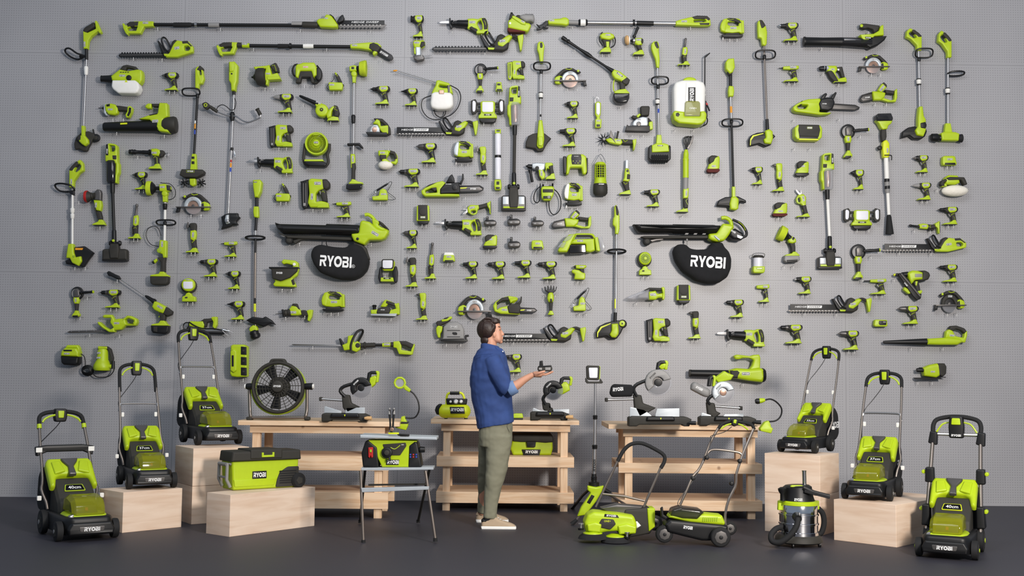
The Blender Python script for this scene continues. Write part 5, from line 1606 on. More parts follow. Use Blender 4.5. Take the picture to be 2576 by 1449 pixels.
def pruning_saw(lbl,box,flip=False):
 t=Tool('pruning_saw',lbl,'saw',box,(100,48),flip=flip)
 t.P('chain_bar','M',[(2,36),(8,30),(32,25),(34,40),(10,43),(2,42)],7,10,.6,2)
 t.P('chain','B',[(0,38),(6,28),(33,21),(33,25),(8,31),(3,38),(8,42),(34,39),(34,43),(8,46),(1,43)],6,12,.5,.5)
 t.X('chain_bar/lettering','RYOBI',(21,34),3,10.3,w=12,ang=-.12)
 t.P('body','G',[(32,20),(40,20),(62,22),(68,24),(66,34),(56,42),(36,42)],3,17,4,2)
 t.P('top_guard','G',[(46,19),(56,4),(62,0),(68,4),(70,12),(56,24)],4,19,3,2)
 t.P('+top_guard','K',[(58,2),(62,-1),(70,6),(70,12),(66,10)],5,20,2,1.5)
 t.P('grip','K',[(66,16),(78,17),(92,19),(91,28),(80,26),(70,26)],5,15,3,2)
 t.P('hand_guard','G',[(56,42),(62,36),(82,42),(91,40),(92,20),(97,14),(99,15),(99,36),(95,46),(74,46),(60,42)],3,16,2,1.5)
 t.Bd(57,14,16,6,19.6,ang=-48,pa='top_guard')
 t.build()
pruning_saw('pruning saw with short chain bar beside the spare batteries',(1387,530,1488,577))
pruning_saw('pruning saw with short chain bar under the circular saw, top end',(2162,210,2256,260))
# box speaker
t=tool('jobsite_radio','black-and-green boombox under the chainsaw with two guards','radio',(1995,315,2067,358),hooks=[(1998,372),(2038,372)],dm=14)
t.P('end_cap','G',[(1996,324),(2003,317),(2010,317),(2008,354),(2002,354),(1996,346)],3,30,3,1.5)
t.P('end_cap','G',[(2054,318),(2060,318),(2065,326),(2064,348),(2058,354),(2052,354)],3,30,3,1.5)
t.P('case','K',[(2005,316),(2057,317),(2060,330),(2056,348),(2006,347),(2003,330)],3,31,3,2)
t.P('base','Y',[(2004,350),(2056,351),(2056,356),(2006,355)],4,29,1.5,1)
t.P('+base','B',[(2007,346),(2056,347),(2055,352),(2006,351)],4,29.5,.6,.6)
t.Bd(2032.5,325,13,5.4,31,border='G',bg='GR',pa='case')
t.build()
# caulk gun
t=tool('caulking_gun','caulking gun with open black cradle beside the cultivator','caulking gun',(323,372,428,428),hooks=[(347,393),(416,390)])
t.L('cradle','B',(325,382,10),(378,384,10),[(0,5),(.02,6),(.1,5.6),(.14,7),(.2,5.6),(.28,6.6),(.36,4.6),(.6,4.6),(.65,5.2),(.92,5),(.94,7.6),(1,8)],14)
t.P('housing','G',[(380,375),(394,374),(404,378),(406,386),(400,394),(384,392)],3,16,4,2)
t.P('+housing','K',[(402,378),(412,379),(416,386),(408,396),(401,394)],4,15,3,2)
t.L('push_rod','S',(414,386,10),(427,385,10),[(0,1),(1,1)])
t.L('+push_rod','S',(425,383,10),(424,393,10),[(0,1),(1,1.2)])
t.P('grip','K',[(386,392),(399,394),(400,404),(401,414),(389,416),(390,404)],4,14,3,2)
t.T('+grip','G',[(388,398,14.2),(391,394,14.2),(396,398,14.2),(397,412,14.2)],.6,5,0)
base_plate(t,374,407,426,[(378,420),(388,418),(392,413),(401,412),(404,420)])
t.Bd(389.5,385.5,13,5,16,pa='housing')
t.build()
# polisher with red pad
t=tool('polisher','slim polisher with dark red pad beside the trimmer with white pole','polisher',(215,476,268,568),hooks=[(252,570)])
t.L('pad','R',(215,495,12),(222,495,12),[(0,14),(.6,15.5),(1,15)],28)
t.L('+pad','K',(221,495,12),(231,494,12),[(0,15),(.5,12),(1,9)],24)
t.L('gear_head','K',(229,494,12),(242,492,12),[(0,8),(.3,9),(.5,7),(1,8)])
t.P('+gear_head','M',[(240,484),(246,477),(254,478),(257,486),(256,506),(240,504)],4,17,3,2)
t.P('housing','G',[(237,504),(256,505),(258,518),(255,532),(244,530),(240,518)],3,17,3,2)
t.P('grip','K',[(240,520),(244,532),(254,532),(258,546),(258,554),(248,555),(243,540)],4,15,3,2)
base_plate(t,233,267,567,[(238,562),(248,558),(250,553),(259,553),(264,561)])
t.Bd(244,517,12,4.4,17,ang=-86,pa='housing')
t.build()
# round fan
t=tool('portable_fan','round green fan on a black tilting stand, no cage guard bars','fan',(761,335,832,423),hooks=[],dm=13)
t.T('stand','K',[(768,362,14),(766,378,14),(764,400,14),(768,412,14),(778,420,14)],4,8)
t.T('+stand','K',[(829,362,14),(828,378,14),(824,390,14),(826,408,14),(820,418,14)],4,8)
t.P('+stand','B',[(768,406),(816,408),(824,414),(820,421),(780,420),(768,414)],3,26,3,2)
t.P('+stand','G',[(768,403),(814,403),(816,408),(767,408)],5,26,1,1)
t.C('fan_ring','G',(797,363),29,8,26,4,40,ri=23.5)
t.P('+fan_ring','G',[(790,338),(810,336),(814,342),(786,342)],10,24,2,1)
t.C('fan_ring/backing','BR',(797,363),24.4,8,12,.5,32)
for i in range(40):
 a=i*pi/20
 r0,r1=8,24
 A0,A1,A2=a,a+.35,a+.62
 pts=[(797+8*cos(A0),363+8*sin(A0),23),(797+16*cos(A1),363+16*sin(A1),25),(797+24*cos(A2),363+24*sin(A2),23)]
 t.T('fan_grille' if i==0 else '+fan_grille','G',pts,.55,4,2)
t.C('+fan_grille','G',(797,363),17,22,24,.5,32,ri=16)
t.C('hub','G',(797,362),8.5,20,26.5,2,24)
t.Bd(797,361,11,5,26.5,border='GR',pa='hub')
t.build()
# tile saw
t=tool('tile_saw','small tile saw with copper-faced round guard beside the hedge trimmer','saw',(921,296,983,343),hooks=[(934,352),(963,352)])
t.P('base_plate','B',[(921,334),(974,335),(976,342),(926,342)],2,20,1,1)
t.P('blade_guard','A',[(930,334),(933,322),(940,315),(950,315),(956,324),(956,335)],5,18,3,2)
t.C('blade','CU',(943,328),6.5,17.4,18.6,.4,20)
t.P('body','G',[(938,312),(948,300),(956,304),(958,318),(974,316),(980,318),(981,336),(968,340),(958,330),(950,314)],3,16,3,2)
t.P('handle','K',[(940,298),(950,298),(962,299),(976,312),(980,319),(974,322),(962,310),(950,304),(942,302)],4,14,3,2)
t.P('battery_base','K',[(977,316),(982,322),(983,338),(977,341)],2,17,1.4,1.4)
t.Bd(944,320.5,9,3.4,18,pa='blade_guard')
t.build()
# small buffer
t=tool('buffer','buffer with white wool bonnet, looped handle, beside the brad nailer stack','polisher',(951,377,1002,428),hooks=[(978,372)])
t.E('bonnet','WO',(970,416,12),19,11.5,13)
t.P('housing','G',[(952,380),(978,379),(980,388),(972,400),(984,410),(962,412),(960,396),(952,392)],4,20,4,2)
t.P('+housing','K',[(956,390),(974,391),(972,402),(958,404)],5,21,3,2)
t.P('handle','G',[(978,379),(994,383),(1000,392),(1001,408),(996,415),(984,412),(982,408),(994,406),(995,394),(990,387),(978,386)],5,17,3,2)
t.P('grip','K',[(982,379),(994,383),(999,392),(1000,402),(994,402),(990,390),(980,388)],4.5,18,3,2)
t.Bd(963.5,386,12,5,20,pa='housing')
t.build()
# big buffer
t=tool('buffer','large orbital buffer with broad white bonnet, far end of the board','polisher',(2359,441,2434,497),hooks=[(2357,476)])
t.E('bonnet','WO',(2400,481,14),34,14.5,16,20)
t.P('housing','G',[(2374,448),(2382,442),(2404,443),(2408,448),(2410,462),(2400,466),(2376,466),(2372,456)],4,24,5,2)
t.P('handle','K',[(2374,450),(2384,447),(2420,448),(2424,456),(2428,466),(2420,468),(2412,455),(2380,456)],10,26,3,2)
t.P('+handle','K',[(2360,466),(2364,456),(2376,451),(2380,458),(2370,462),(2372,470),(2364,470)],10,24,3,2)
t.P('battery_base','G',[(2364,466),(2376,463),(2378,470),(2366,472)],6,22,1.5,1)
t.build()
# scrubber brushes
t=tool('hand_scrubber','hand scrubber with tilted round green brush and clear battery foot','scrubber',(1949,571,2011,664),hooks=[(1973,668),(1996,668)])
t.L('brush','B',(1984,598,13),(1972,591,13),[(0,5),(.6,10),(1,18)],24)
t.L('+brush','BRS',(1974,592,13),(1959,585,13),[(0,18),(.6,19.5),(1,19.5)],32)
t.L('neck','B',(1995,603,13),(1980,595,13),[(0,6),(.4,5),(1,7)])
t.P('housing','G',[(1980,606),(1990,594),(2001,602),(2002,610),(1992,614),(1984,612)],4,18,4,2)
t.P('grip','K',[(1984,611),(1998,609),(2000,622),(2000,634),(1989,637),(1989,624)],4,16,3,2)
t.P('battery_base','G',[(1971,645),(1976,641),(1990,638),(1993,634),(2000,634),(2009,642),(2009,645)],3,20,2,1.5)
t.P('battery','GR',[(1972,644),(2008,644),(2010,654),(2004,660),(1976,661),(1970,656)],3,21,3,2)
t.P('+battery','B',[(1976,655),(2004,654),(2002,660),(1978,661)],4,22,1,1)
t.build()
# leaf vacuums
def leaf_vac(lbl,dx,dy,kind):
 t=tool('leaf_vacuum',lbl,'leaf vacuum',((690,535,982,706)if kind==0 else(1588,545,1881,717)),hooks=[(754,612),(934,612)]if kind==0 else[],dm=18)
 if kind==0:
  t.P('suction_tube','B',[(692,560),(704,564),(820,567),(906,571),(906,590),(712,588),(698,575)],4,36,12,3)
  t.L('+suction_tube','B',(820,577,20),(908,580,20),[(0,12),(.02,14),(.9,14),(1,12)],20)
  t.P('lower_rail','K',[(700,586),(716,592),(888,597),(888,606),(724,600),(712,592)],8,24,3,1)
  t.P('+lower_rail','K',[(736,606),(756,598),(772,598),(770,602),(758,604),(742,614)],8,20,2,1)
  t.C('wheel','BR',(727,604),10,8,20,2,24)
  t.C('+wheel','K',(727,604),6.5,19,21,1,10)
  t.P('fan_housing','G',[(908,560),(914,556),(932,560),(950,576),(962,580),(976,578),(979,588),(970,602),(960,606),(930,606),(918,618),(912,616),(892,608),(886,596),(886,590),(904,588)],6,38,6,2.5)
  t.T('upper_handle','G',[(918,541,20),(926,540,20),(936,546,20),(944,556,20),(950,562,20)],4.5,10)
  t.P('+upper_handle','G',[(936,548),(950,555),(958,562),(952,566),(960,572),(980,580),(976,592),(960,582),(946,576),(938,566)],10,30,4,2,holes=[])
  t.P('grip','K',[(954,556),(964,562),(978,576),(979,582),(974,578),(962,570),(954,562)],9,31,3,2)
  t.C('+fan_housing','B',(902,603),3.6,37,40,1,12)
  t.P('neck','K',[(890,610),(912,616),(922,624),(931,652),(928,656),(920,640),(900,624),(888,620)],12,30,4,2)
  t.P('collection_bag','FB',[(786,630),(794,620),(808,616),(840,622),(870,624),(884,616),(896,614),(914,622),(928,648),(929,662),(924,680),(910,696),(894,704),(858,704),(836,698),(806,686),(790,664),(783,644)],3,42,16,6,n=5)
  t.X('collection_bag/lettering','RYOBI',(848,660),27,42.6,w=79,ang=radians(4))
  t.C('+collection_bag/lettering','TXT',(891.5,672),4.2,42,42.7,0,20,ri=3.5)
  t.X('+collection_bag/lettering','R',(891.5,672),4,42.8)
  t.T('strap','B',[(822,604,20),(821,612,20),(824,620,22)],1.2,5)
  t.Bd(945.5,590,19,7.5,38,ang=30,pa='fan_housing')
 else:
  t.P('suction_tube','B',[(1591,565),(1700,566),(1812,568),(1806,586),(1606,586),(1598,577)],4,36,12,2)
  t.L('+suction_tube','B',(1690,576,20),(1806,578,20),[(0,10),(.02,12),(.9,12),(1,10)],20)
  t.P('lower_rail','K',[(1611,596),(1620,594),(1780,592),(1782,601),(1622,601)],8,24,3,1)
  t.P('+lower_rail','M',[(1634,604),(1650,600),(1670,600),(1668,604),(1652,606),(1640,610)],8,20,2,1)
  t.C('wheel','BR',(1628,607),10,8,20,2,24)
  t.C('+wheel','K',(1628,607),6.5,19,21,1,10)
  for i in range(3):
   t.P('+lower_rail','GR',[(1724+i*22,587),(1732+i*22,587),(1729+i*22,591),(1721+i*22,591)],22,25,.3,.3)
  t.P('fan_housing','G',[(1816,564),(1836,566),(1844,572),(1836,586),(1826,600),(1818,608),(1800,610),(1786,606),(1780,602),(1781,590),(1800,588)],6,38,6,2.5)
  t.T('upper_handle','G',[(1814,549,20),(1824,548,20),(1834,553,20),(1839,562,20),(1840,576,20)],5,10)
  t.T('rear_handle','B',[(1842,553,20),(1850,556,20),(1864,564,20),(1876,580,20),(1877,592,20),(1868,598,20)],3.4,10)
  t.T('+rear_handle','G',[(1856,558,23.4),(1868,568,23.4),(1874,580,23.4)],.8,5)
  t.P('motor_housing','B',[(1832,584),(1846,576),(1866,588),(1868,598),(1862,606),(1842,604),(1832,596)],6,38,6,2)
  t.P('+motor_housing','S',[(1850,592),(1866,598),(1860,604),(1850,600)],36,39,1,1)
  t.X('+motor_housing','RYOBI',(1841,585),4.4,38.6,w=12,ang=radians(30))
  t.L('latch','A',(1793,595,38),(1806,606,38),[(0,1.5),(.4,3),(1,2.4)])
  t.P('collection_bag','FB',[(1692,632),(1700,617),(1712,615),(1724,616),(1734,626),(1750,629),(1776,628),(1787,618),(1790,612),(1816,611),(1820,622),(1832,634),(1838,652),(1837,676),(1828,698),(1806,713),(1780,714),(1750,706),(1716,682),(1698,656)],3,42,16,6,n=5)
  t.X('collection_bag/lettering','RYOBI',(1777,661),28,42.6,w=87,ang=radians(4))
  t.L('hook','GR',(1728,600,20),(1728,618,20),[(0,1.4),(.3,3),(.5,1),(1,1)])
 t.build()
leaf_vac('leaf vacuum with black tube and round collection bag marked beside the spreader',0,0,0)
leaf_vac('leaf vacuum with dark motor and bean-shaped bag near the far trimmer pole',0,0,1)
# tube lamp
t=tool('tube_light','long upright tube lamp with two frosted halves beside the middle stick vacuum','lamp',(1242,325,1263,480),hooks=[],dm=8)
t.P('hanger','G',[(1245,326),(1260,326),(1260,336),(1256,338),(1249,338),(1245,336)],3,14,1.5,1,holes=[[(1249,328),(1257,328),(1257,333),(1249,333)]])
t.L('tube','WL',(1252.6,337,9),(1252.6,391,9),[(0,7),(.04,8),(.96,8),(1,7)],16)
t.L('+tube','B',(1252.6,391,9),(1252.6,397,9),[(0,8.2),(1,8.2)],16)
t.L('+tube','WL',(1252.6,397,9),(1252.6,452,9),[(0,7),(.04,8),(.96,8),(1,7)],16)
t.P('battery_base','G',[(1244,453),(1260,453),(1262,470),(1260,479),(1245,479),(1243,468)],2,17,3,2)
t.P('+battery_base','K',[(1249,458),(1256,458),(1256,466),(1249,466)],16,17.6,.3,.5)
t.P('+battery_base','B',[(1247,472),(1258,472),(1257,477),(1248,477)],16,17.6,.3,.5)
t.build()
# gauge inflator
t=tool('gauge_inflator','boxy inflator with slatted screen and black hose looped down one side','inflator',(1342,457,1413,541),hooks=[])
t.P('body','G',[(1361,474),(1366,470),(1390,470),(1394,475),(1392,492),(1384,506),(1368,506),(1362,500),(1361,488)],3,22,4,2)
t.P('screen','B',[(1365,478),(1391,478),(1391,486),(1365,486)],21,23.6,.6,.8)
for i in range(6):
 t.P('+screen','K',[(1367+i*4,479),(1369.5+i*4,479),(1369.5+i*4,485),(1367+i*4,485)],23,24.4,.2,.2)
t.P('dial','B',[(1366,495),(1386,495),(1385,502),(1366,502)],21,23.4,.6,.8)
t.C('+dial','GR',(1380,498),4,23,25,.8,16)
t.P('bracket','B',[(1364,472),(1364,464),(1368,464),(1368,469),(1388,469),(1388,462),(1392,462),(1392,472)],6,16,1,.8)
t.T('hose','B',[(1358,470,14),(1348,480,14),(1343,494,14),(1344,506,14),(1351,511,14),(1357,504,14),(1358,494,14),(1359,468,15)],1.4,6)
t.T('hose','B',[(1392,476,12),(1402,484,11),(1410,500,10),(1410,522,10),(1402,536,10),(1392,540,10),(1384,532,10),(1381,518,10),(1381,506,12)],1.4,6)
t.L('+hose','B',(1359,462,15),(1359,490,15),[(0,1),(.3,2),(.6,2.6),(1,2)])
t.build()
# inverter
t=tool('power_inverter','arch-shaped power inverter with black face panel and ribbed sides','inverter',(1415,388,1477,443),hooks=[],dm=10)
t.P('body','G',[(1428,392),(1434,390),(1466,390),(1474,396),(1476,434),(1472,441),(1465,440),(1462,424),(1434,424),(1430,440),(1423,441),(1424,428),(1425,398)],3,24,4,2)
t.P('face_panel','B',[(1438,391),(1460,391),(1462,400),(1461,416),(1438,416),(1436,400)],22,25.4,1,1.5)
for i,(px,py)in enumerate(((1441,408),(1449,408),(1458,408),(1446,413),(1453,413))):
 t.C('+face_panel','GR' if i%2 else 'G',(px,py),1.3,25,25.8,.1,8)
t.P('side_bumper','B',[(1416,395),(1423,395),(1425,400),(1425,432),(1422,440),(1417,438)],4,22,2,1.5)
t.P('side_bumper','B',[(1475,398),(1478,400),(1478,436),(1474,440)],4,22,1.5,1)
t.X('face_panel/lettering','POWER',(1449,396),1.6,25.8,w=11)
t.build()
# rotary weeder
t=tool('garden_weeder','small weeder with star wheel and upright grey fin','weeder',(1502,328,1601,382),hooks=[(1514,372),(1584,372)])
for i in range(9):
 a=i*2*pi/9
 t.L(('+' if i else '')+'star_wheel','B',(1519,351,12),(1519+17*cos(a),351+17*sin(a),12),[(0,2.4),(.6,1.4),(1,.5)],6)
t.C('+star_wheel','GR',(1519,351),4,8,17,1.5,12)
t.P('housing','G',[(1522,352),(1534,348),(1548,350),(1562,351),(1566,360),(1560,366),(1546,364),(1530,360)],4,18,3,2)
t.P('fin','M',[(1532,346),(1535,330),(1537,331),(1544,350),(1548,362),(1540,352)],10,20,.6,.6)
t.L('knob','K',(1555,331,12),(1551,350,12),[(0,3),(.3,2.4),(1,2.6)])
t.P('grip','K',[(1558,351),(1574,351),(1592,352),(1592,364),(1576,364),(1562,362)],4,16,3,2)
t.T('+grip','G',[(1566,352,16.4),(1572,358,16.4),(1578,354,16.4)],.7,5,0)
t.P('battery_base','G',[(1590,354),(1600,350),(1600,360),(1595,379),(1592,379),(1592,366)],1,18,2,1.5)
t.Bd(1555,355,11,4.2,18,pa='housing')
t.build()
# bug zapper lantern
t=tool('bug_zapper','tall green caged lantern hanging by a wire bail, black foot','lantern',(1490,382,1530,494),hooks=[],dm=12)
t.T('wire_bail','S',[(1494,412,12),(1502,398,12),(1510,388,12),(1518,396,12),(1524,410,12)],.8,6)
t.L('body','G',(1510,409,14),(1510,416,14),[(0,10),(.4,13),(1,14.5)],20)
t.L('+body','B',(1510,415,14),(1510,450,14),[(0,9),(1,9.5)],16)
for i in range(14):
 a=i*2*pi/14
 t.L('cage' if i==0 else '+cage','G',(1510+13.4*cos(a),414,14+13.4*sin(a)),(1510+14*cos(a),450,14+14*sin(a)),[(0,.8),(1,.8)],5)
for i in range(6):
 t.T('+cage','G',[(1510+14*cos(a),418+i*6,14+14*sin(a))for a in[j*pi/8 for j in range(16)]],.6,4,1,True)
t.L('+body','G',(1510,449,14),(1510,466,14),[(0,14),(.3,15.5),(1,17)],20)
t.L('battery_box','K',(1510,463,14),(1510,493,14),[(0,17),(.15,18),(.5,18.6),(.8,18),(1,13)],20)
t.Bd(1511,466.5,17,5,33,border=None,bg='K',pa='battery_box')
t.build()
# belt file
t=tool('power_file','narrow belt file pointing up between the lantern and the small drill','power file',(1556,400,1589,492),hooks=[(1560,494),(1584,494)])
t.P('belt_arm','A',[(1574,404),(1577,401),(1580,404),(1580,424),(1573,424)],6,11,1,1)
t.P('housing','G',[(1573,424),(1582,425),(1584,440),(1584,454),(1580,458),(1566,456),(1570,448),(1571,434)],3,15,3,2)
t.P('+housing','K',[(1577,438),(1585,440),(1584,452),(1576,452)],5,16.4,2,2)
t.C('+housing','B',(1578,431),3,14,16,.6,12)
t.P('grip','K',[(1563,458),(1568,456),(1582,458),(1582,470),(1584,480),(1574,482),(1570,470)],4,14,3,2)
t.T('+grip','G',[(1568,459,14.2),(1573,465,14.2),(1578,460,14.2)],.6,5,0)
base_plate(t,1557,1588,490,[(1562,485),(1574,481),(1584,478),(1586,485)])
t.build()
# telescopic pruner
t=tool('telescopic_pruner','tall telescopic tool with bunched wire fingers on top, green tubes','telescopic tool',(1700,338,1747,537),hooks=[(1717,541)],dm=11)
for i in range(11):
 t.T(('+' if i else '')+'wire_fingers','B',[(1727,376,11),(1722+i*1.8,360,8+i%4*3),(1720+i*1.9,346+abs(5-i)*.8,6+i%4*4),(1724+i*1.6,343,8+i%3*3)],1,5,2)
t.P('+wire_fingers','M',[(1735,358),(1742,340),(1745,344),(1742,356),(1732,376),(1727,374)],12,16,.6,.8)
t.L('upper_tube','G',(1726,377,12),(1725,404,12),[(0,4),(.2,5.6),(.4,7),(.8,7),(.85,8),(1,8)],16)
t.L('+upper_tube','G',(1725,404,12),(1725,448,12),[(0,7.6),(1,7.6)],16)
t.L('inner_tube','GR',(1725,438,12),(1724,480,12),[(0,7),(1,7)],16)
t.P('motor_housing','G',[(1718,476),(1732,474),(1731,496),(1729,500),(1718,500)],4,19,3,1.5)
t.P('grip','K',[(1719,500),(1731,498),(1731,512),(1730,524),(1720,526),(1719,512)],4,18,3,1.5)
t.T('+grip','G',[(1729,501,18.4),(1724,506,18.4),(1729,516,18.4)],.7,5,0)
base_plate(t,1701,1732,534,[(1708,529),(1718,526),(1720,521),(1728,520),(1730,528)])
t.Bd(1725.5,487,13,4.4,19,ang=-86,pa='motor_housing')
t.build()
for lbl,bx in(('small green adapter at the far end above the big buffer',(2366,392,2405,418)),('green battery adapter at the end of the middle battery row',(1335,604,1368,628))):
 t=Tool('battery_adapter',lbl,'adapter',bx,(38,26))
 t.P('case','G',[(3,3),(8,1),(30,1),(34,3),(36,14),(38,20),(36,25),(4,25),(2,18)],2,16,3,2)
 t.P('port','B',[(8,19),(33,19),(34,24),(7,24)],15,16.8,.4,1)
 t.Bd(20,10,13,5,16,pa='case')
 t.build()
 # clip lights and fans with round faces
def round_head(name,lbl,cat,box,fan):
 t=Tool(name,lbl,cat,box,(40,60))
 t.C('bracket','K',(19,19),19,4,12,2,28)
 t.P('+bracket','K',[(14,32),(22,32),(26,40),(20,44),(16,40)],5,12,2,1.5)
 t.C('head','G',(20,17),16.5,6,20,4,28)
 if fan:
  t.C('face','GD',(20,17),12.5,19,20.8,.8,28)
  for i in range(16):
   a=i*pi/8
   t.T('+face','B',[(20+4.5*cos(a),17+4.5*sin(a),20.8),(20+11.6*cos(a+.4),17+11.6*sin(a+.4),20.8)],.45,4,0)
  t.C('+face','G',(20,17),4,20,22,.6,14)
 else:
  t.P('face','WL',[(9,9),(31,9),(32,24),(28,27),(12,27),(9,24)],19,20.8,.6,3)
  t.Bd(20,4.6,9,2.8,20,pa='head')
 t.P('clamp','G',[(4,58),(5,46),(12,43),(14,38),(20,35),(26,38),(28,44),(36,46),(37,58)],2,16,2,1.5)
 t.P('+clamp','K',[(12,47),(18,46),(18,50),(12,50)],15,16.8,.3,.5)
 t.build()
round_head('spot_light','round-headed spot lamp with white lens above the first crate mower','spot lamp',(455,700,497,761),False)
round_head('clip_fan','small round clip fan beside the bean-shaped bag','fan',(1603,634,1641,694),True)
# pressure gun 2
t=tool('pressure_washer_gun','pressure washer gun with thin metal lance and dark battery pack','pressure washer',(270,681,437,842),hooks=[(295,704)],dm=10)
t.P('nozzle','B',[(270,686),(275,682),(290,690),(300,694),(306,704),(296,703),(282,696),(274,694)],7,17,2,1.5)
t.L('lance','S',(303,702,12),(368,746,12),[(0,1.4),(1,1.4)])
t.L('grip_sleeve','B',(366,744,12),(391,760,12),[(0,2),(.2,4),(.7,5),(.8,6.4),(1,6.4)])
t.P('body','G',[(384,772),(390,758),(398,760),(420,772),(422,780),(414,790),(402,786),(390,780)],4,20,4,2)
t.P('+body','K',[(412,790),(420,772),(436,784),(434,792),(424,796)],5,21,3,2)
t.P('grip','K',[(402,786),(418,790),(418,800),(416,810),(404,810),(405,798)],5,19,3,2)
t.T('hand_guard','G',[(400,784,12),(404,792,12),(400,798,12)],1.2,6)
t.P('battery_base','G',[(382,820),(385,816),(402,813),(406,807),(416,807),(421,814),(428,820)],3,22,2,1.5)
t.P('battery_box','B',[(383,819),(428,820),(426,836),(420,841),(388,838),(384,832)],3,25,3,2)
t.P('+battery_box','K',[(390,822),(400,822),(400,836),(391,834)],24,26.4,.6,.6)
t.Bd(405,773,15,5.4,20,ang=30,pa='body')
t.build()
# all-green hedge trimmer
t=tool('hedge_trimmer','all-green hedge trimmer with bare thin blade over the utility pumps','hedge trimmer',(169,790,349,838),hooks=[(226,840),(301,842)],dm=11)
t.P('cutter_blade','M',[(169,836),(176,832),(262,830),(276,830),(276,836),(176,838)],9,12,.2,.3)
for i in range(5):
 t.C('+cutter_blade','S',(180+i*19,834-i*.4),1,11.6,12.6,.2,8)
t.P('hand_guard','G',[(249,810),(254,810),(266,822),(280,830),(290,824),(292,836),(278,836),(262,826),(250,816)],5,24,2.5,2)
t.P('front_handle','G',[(260,796),(266,792),(284,792),(290,802),(294,814),(288,824),(280,812),(282,800),(264,800)],8,22,3,2)
t.P('body','G',[(286,806),(300,802),(314,802),(322,794),(332,795),(347,803),(348,812),(344,820),(318,820),(308,830),(288,832)],4,22,4,2.5,holes=[[(317,804),(326,801),(340,807),(336,814),(320,814)]])
t.Bd(297,813.5,13,5,22,pa='body')
t.build()
# grease gun
t=tool('grease_gun','grease gun with black hose lying behind the tall crate mower handle','grease gun',(460,796,590,850),hooks=[],dm=8)
t.P('housing','G',[(474,812),(480,808),(500,809),(512,808),(516,818),(510,832),(498,826),(476,820)],3,16,3,2)
t.P('grip','K',[(506,808),(514,802),(534,801),(536,808),(522,812),(520,824),(514,822)],4,14,3,2)
t.P('battery_base','G',[(532,800),(536,797),(547,797),(547,818),(542,828),(536,822),(538,810)],1,16,2,1.5)
t.L('barrel','S',(511,832,9),(570,832,9),[(0,5),(1,5)])
t.L('+barrel','B',(512,836,9),(564,838,9),[(0,4),(1,4)])
t.L('+barrel','CH',(560,830,11),(578,834,11),[(0,4),(.5,4),(.6,3),(1,2)])
t.L('tip','S',(560,832,14),(576,846,14),[(0,1),(1,.7)])
t.L('tip','S',(574,830,11),(588,839,11),[(0,2),(1,.6)])
t.T('hose','B',[(478,812,12),(468,812,12),(462,820,12),(466,832,12),(476,822,16),(478,811,17),(490,818,18),(510,826,18),(540,827,16),(560,831,14)],1.5,6)
t.build()
# spreader
t=tool('seed_spreader','hand seed spreader with black hopper and hooked green handle','spreader',(681,653,755,724),hooks=[(710,728),(733,728)],dm=12)
t.P('frame','G',[(709,660),(714,653),(744,656),(752,662),(753,680),(749,694),(738,702),(746,718),(746,723),(692,721),(688,716),(694,708),(686,698),(690,700),(712,706),(736,690),(738,668),(722,664),(714,666)],6,22,3,2)
t.P('hopper','K',[(681,675),(752,674),(750,684),(732,700),(710,708),(688,702),(686,680)],3,30,3,1.5)
t.P('+hopper','B',[(680,673),(753,673),(753,677),(680,677)],2,32,1,1)
t.C('pivot','W',(742,666),4,20,24,1,16)
t.P('+frame','K',[(734,706),(740,702),(744,716),(738,718)],20,23,1,1)
t.X('hopper/lettering','RYOBI',(706,688),4.6,30.4,w=15)
t.build()
# one-hand recip
t=tool('one_handed_saw','one-handed reciprocating saw with humped green body by the fan and mitre saw','saw',(693,763,789,810),hooks=[(719,798),(767,795)])
t.L('blade','M',(693,790,10),(712,788,10),[(0,.6),(1,1.4)])
t.P('shoe','B',[(709,779),(713,778),(718,790),(718,796),(712,797)],4,16,1,1)
t.L('boot','K',(714,788,10),(732,786,10),[(0,7),(.3,9),(.5,7.6),(.7,9.6),(1,9)])
t.P('housing','G',[(728,778),(734,770),(737,764),(748,764),(750,772),(758,782),(760,792),(750,794),(732,794)],3,17,4,2)
t.P('+housing','K',[(735,770),(737,764),(748,764),(752,774),(756,780),(746,772)],4,17.8,2,1.5)
t.P('grip','K',[(752,782),(766,780),(778,784),(778,795),(764,796),(756,792)],4,15,3,2)
t.P('battery_base','G',[(772,782),(780,779),(788,780),(785,798),(779,809),(774,806),(776,794)],1,17,2,1.5)
t.Bd(739,786,15,6,17,pa='housing')
t.build()
# planer
t=tool('planer','hand planer with silver sole and black front knob above the mitre saw','planer',(931,753,1007,798),hooks=[(954,800),(984,800)])
t.P('sole','A',[(933,790),(1000,789),(996,796),(934,794)],2,20,.6,.6)
t.P('body','G',[(933,780),(948,779),(968,772),(984,780),(1006,774),(1006,792),(934,790)],3,19,3,1.5)
t.P('drive_cover','K',[(948,786),(952,776),(968,772),(980,773),(984,780),(980,790),(950,790)],10,22,3,2)
t.L('knob','B',(942,767,11),(942,779,11),[(0,4),(.2,6),(.5,4.4),(1,4)])
t.P('handle','G',[(957,772),(968,755),(973,754),(996,764),(1004,762),(1006,782),(998,782),(994,770),(978,764),(970,774)],5,17,3,2)
t.P('grip','K',[(972,755),(994,763),(996,772),(980,767),(970,764)],4.6,17.8,3,2)
t.Bd(964,780,12,4.4,22,pa='drive_cover',border=None)
t.build()
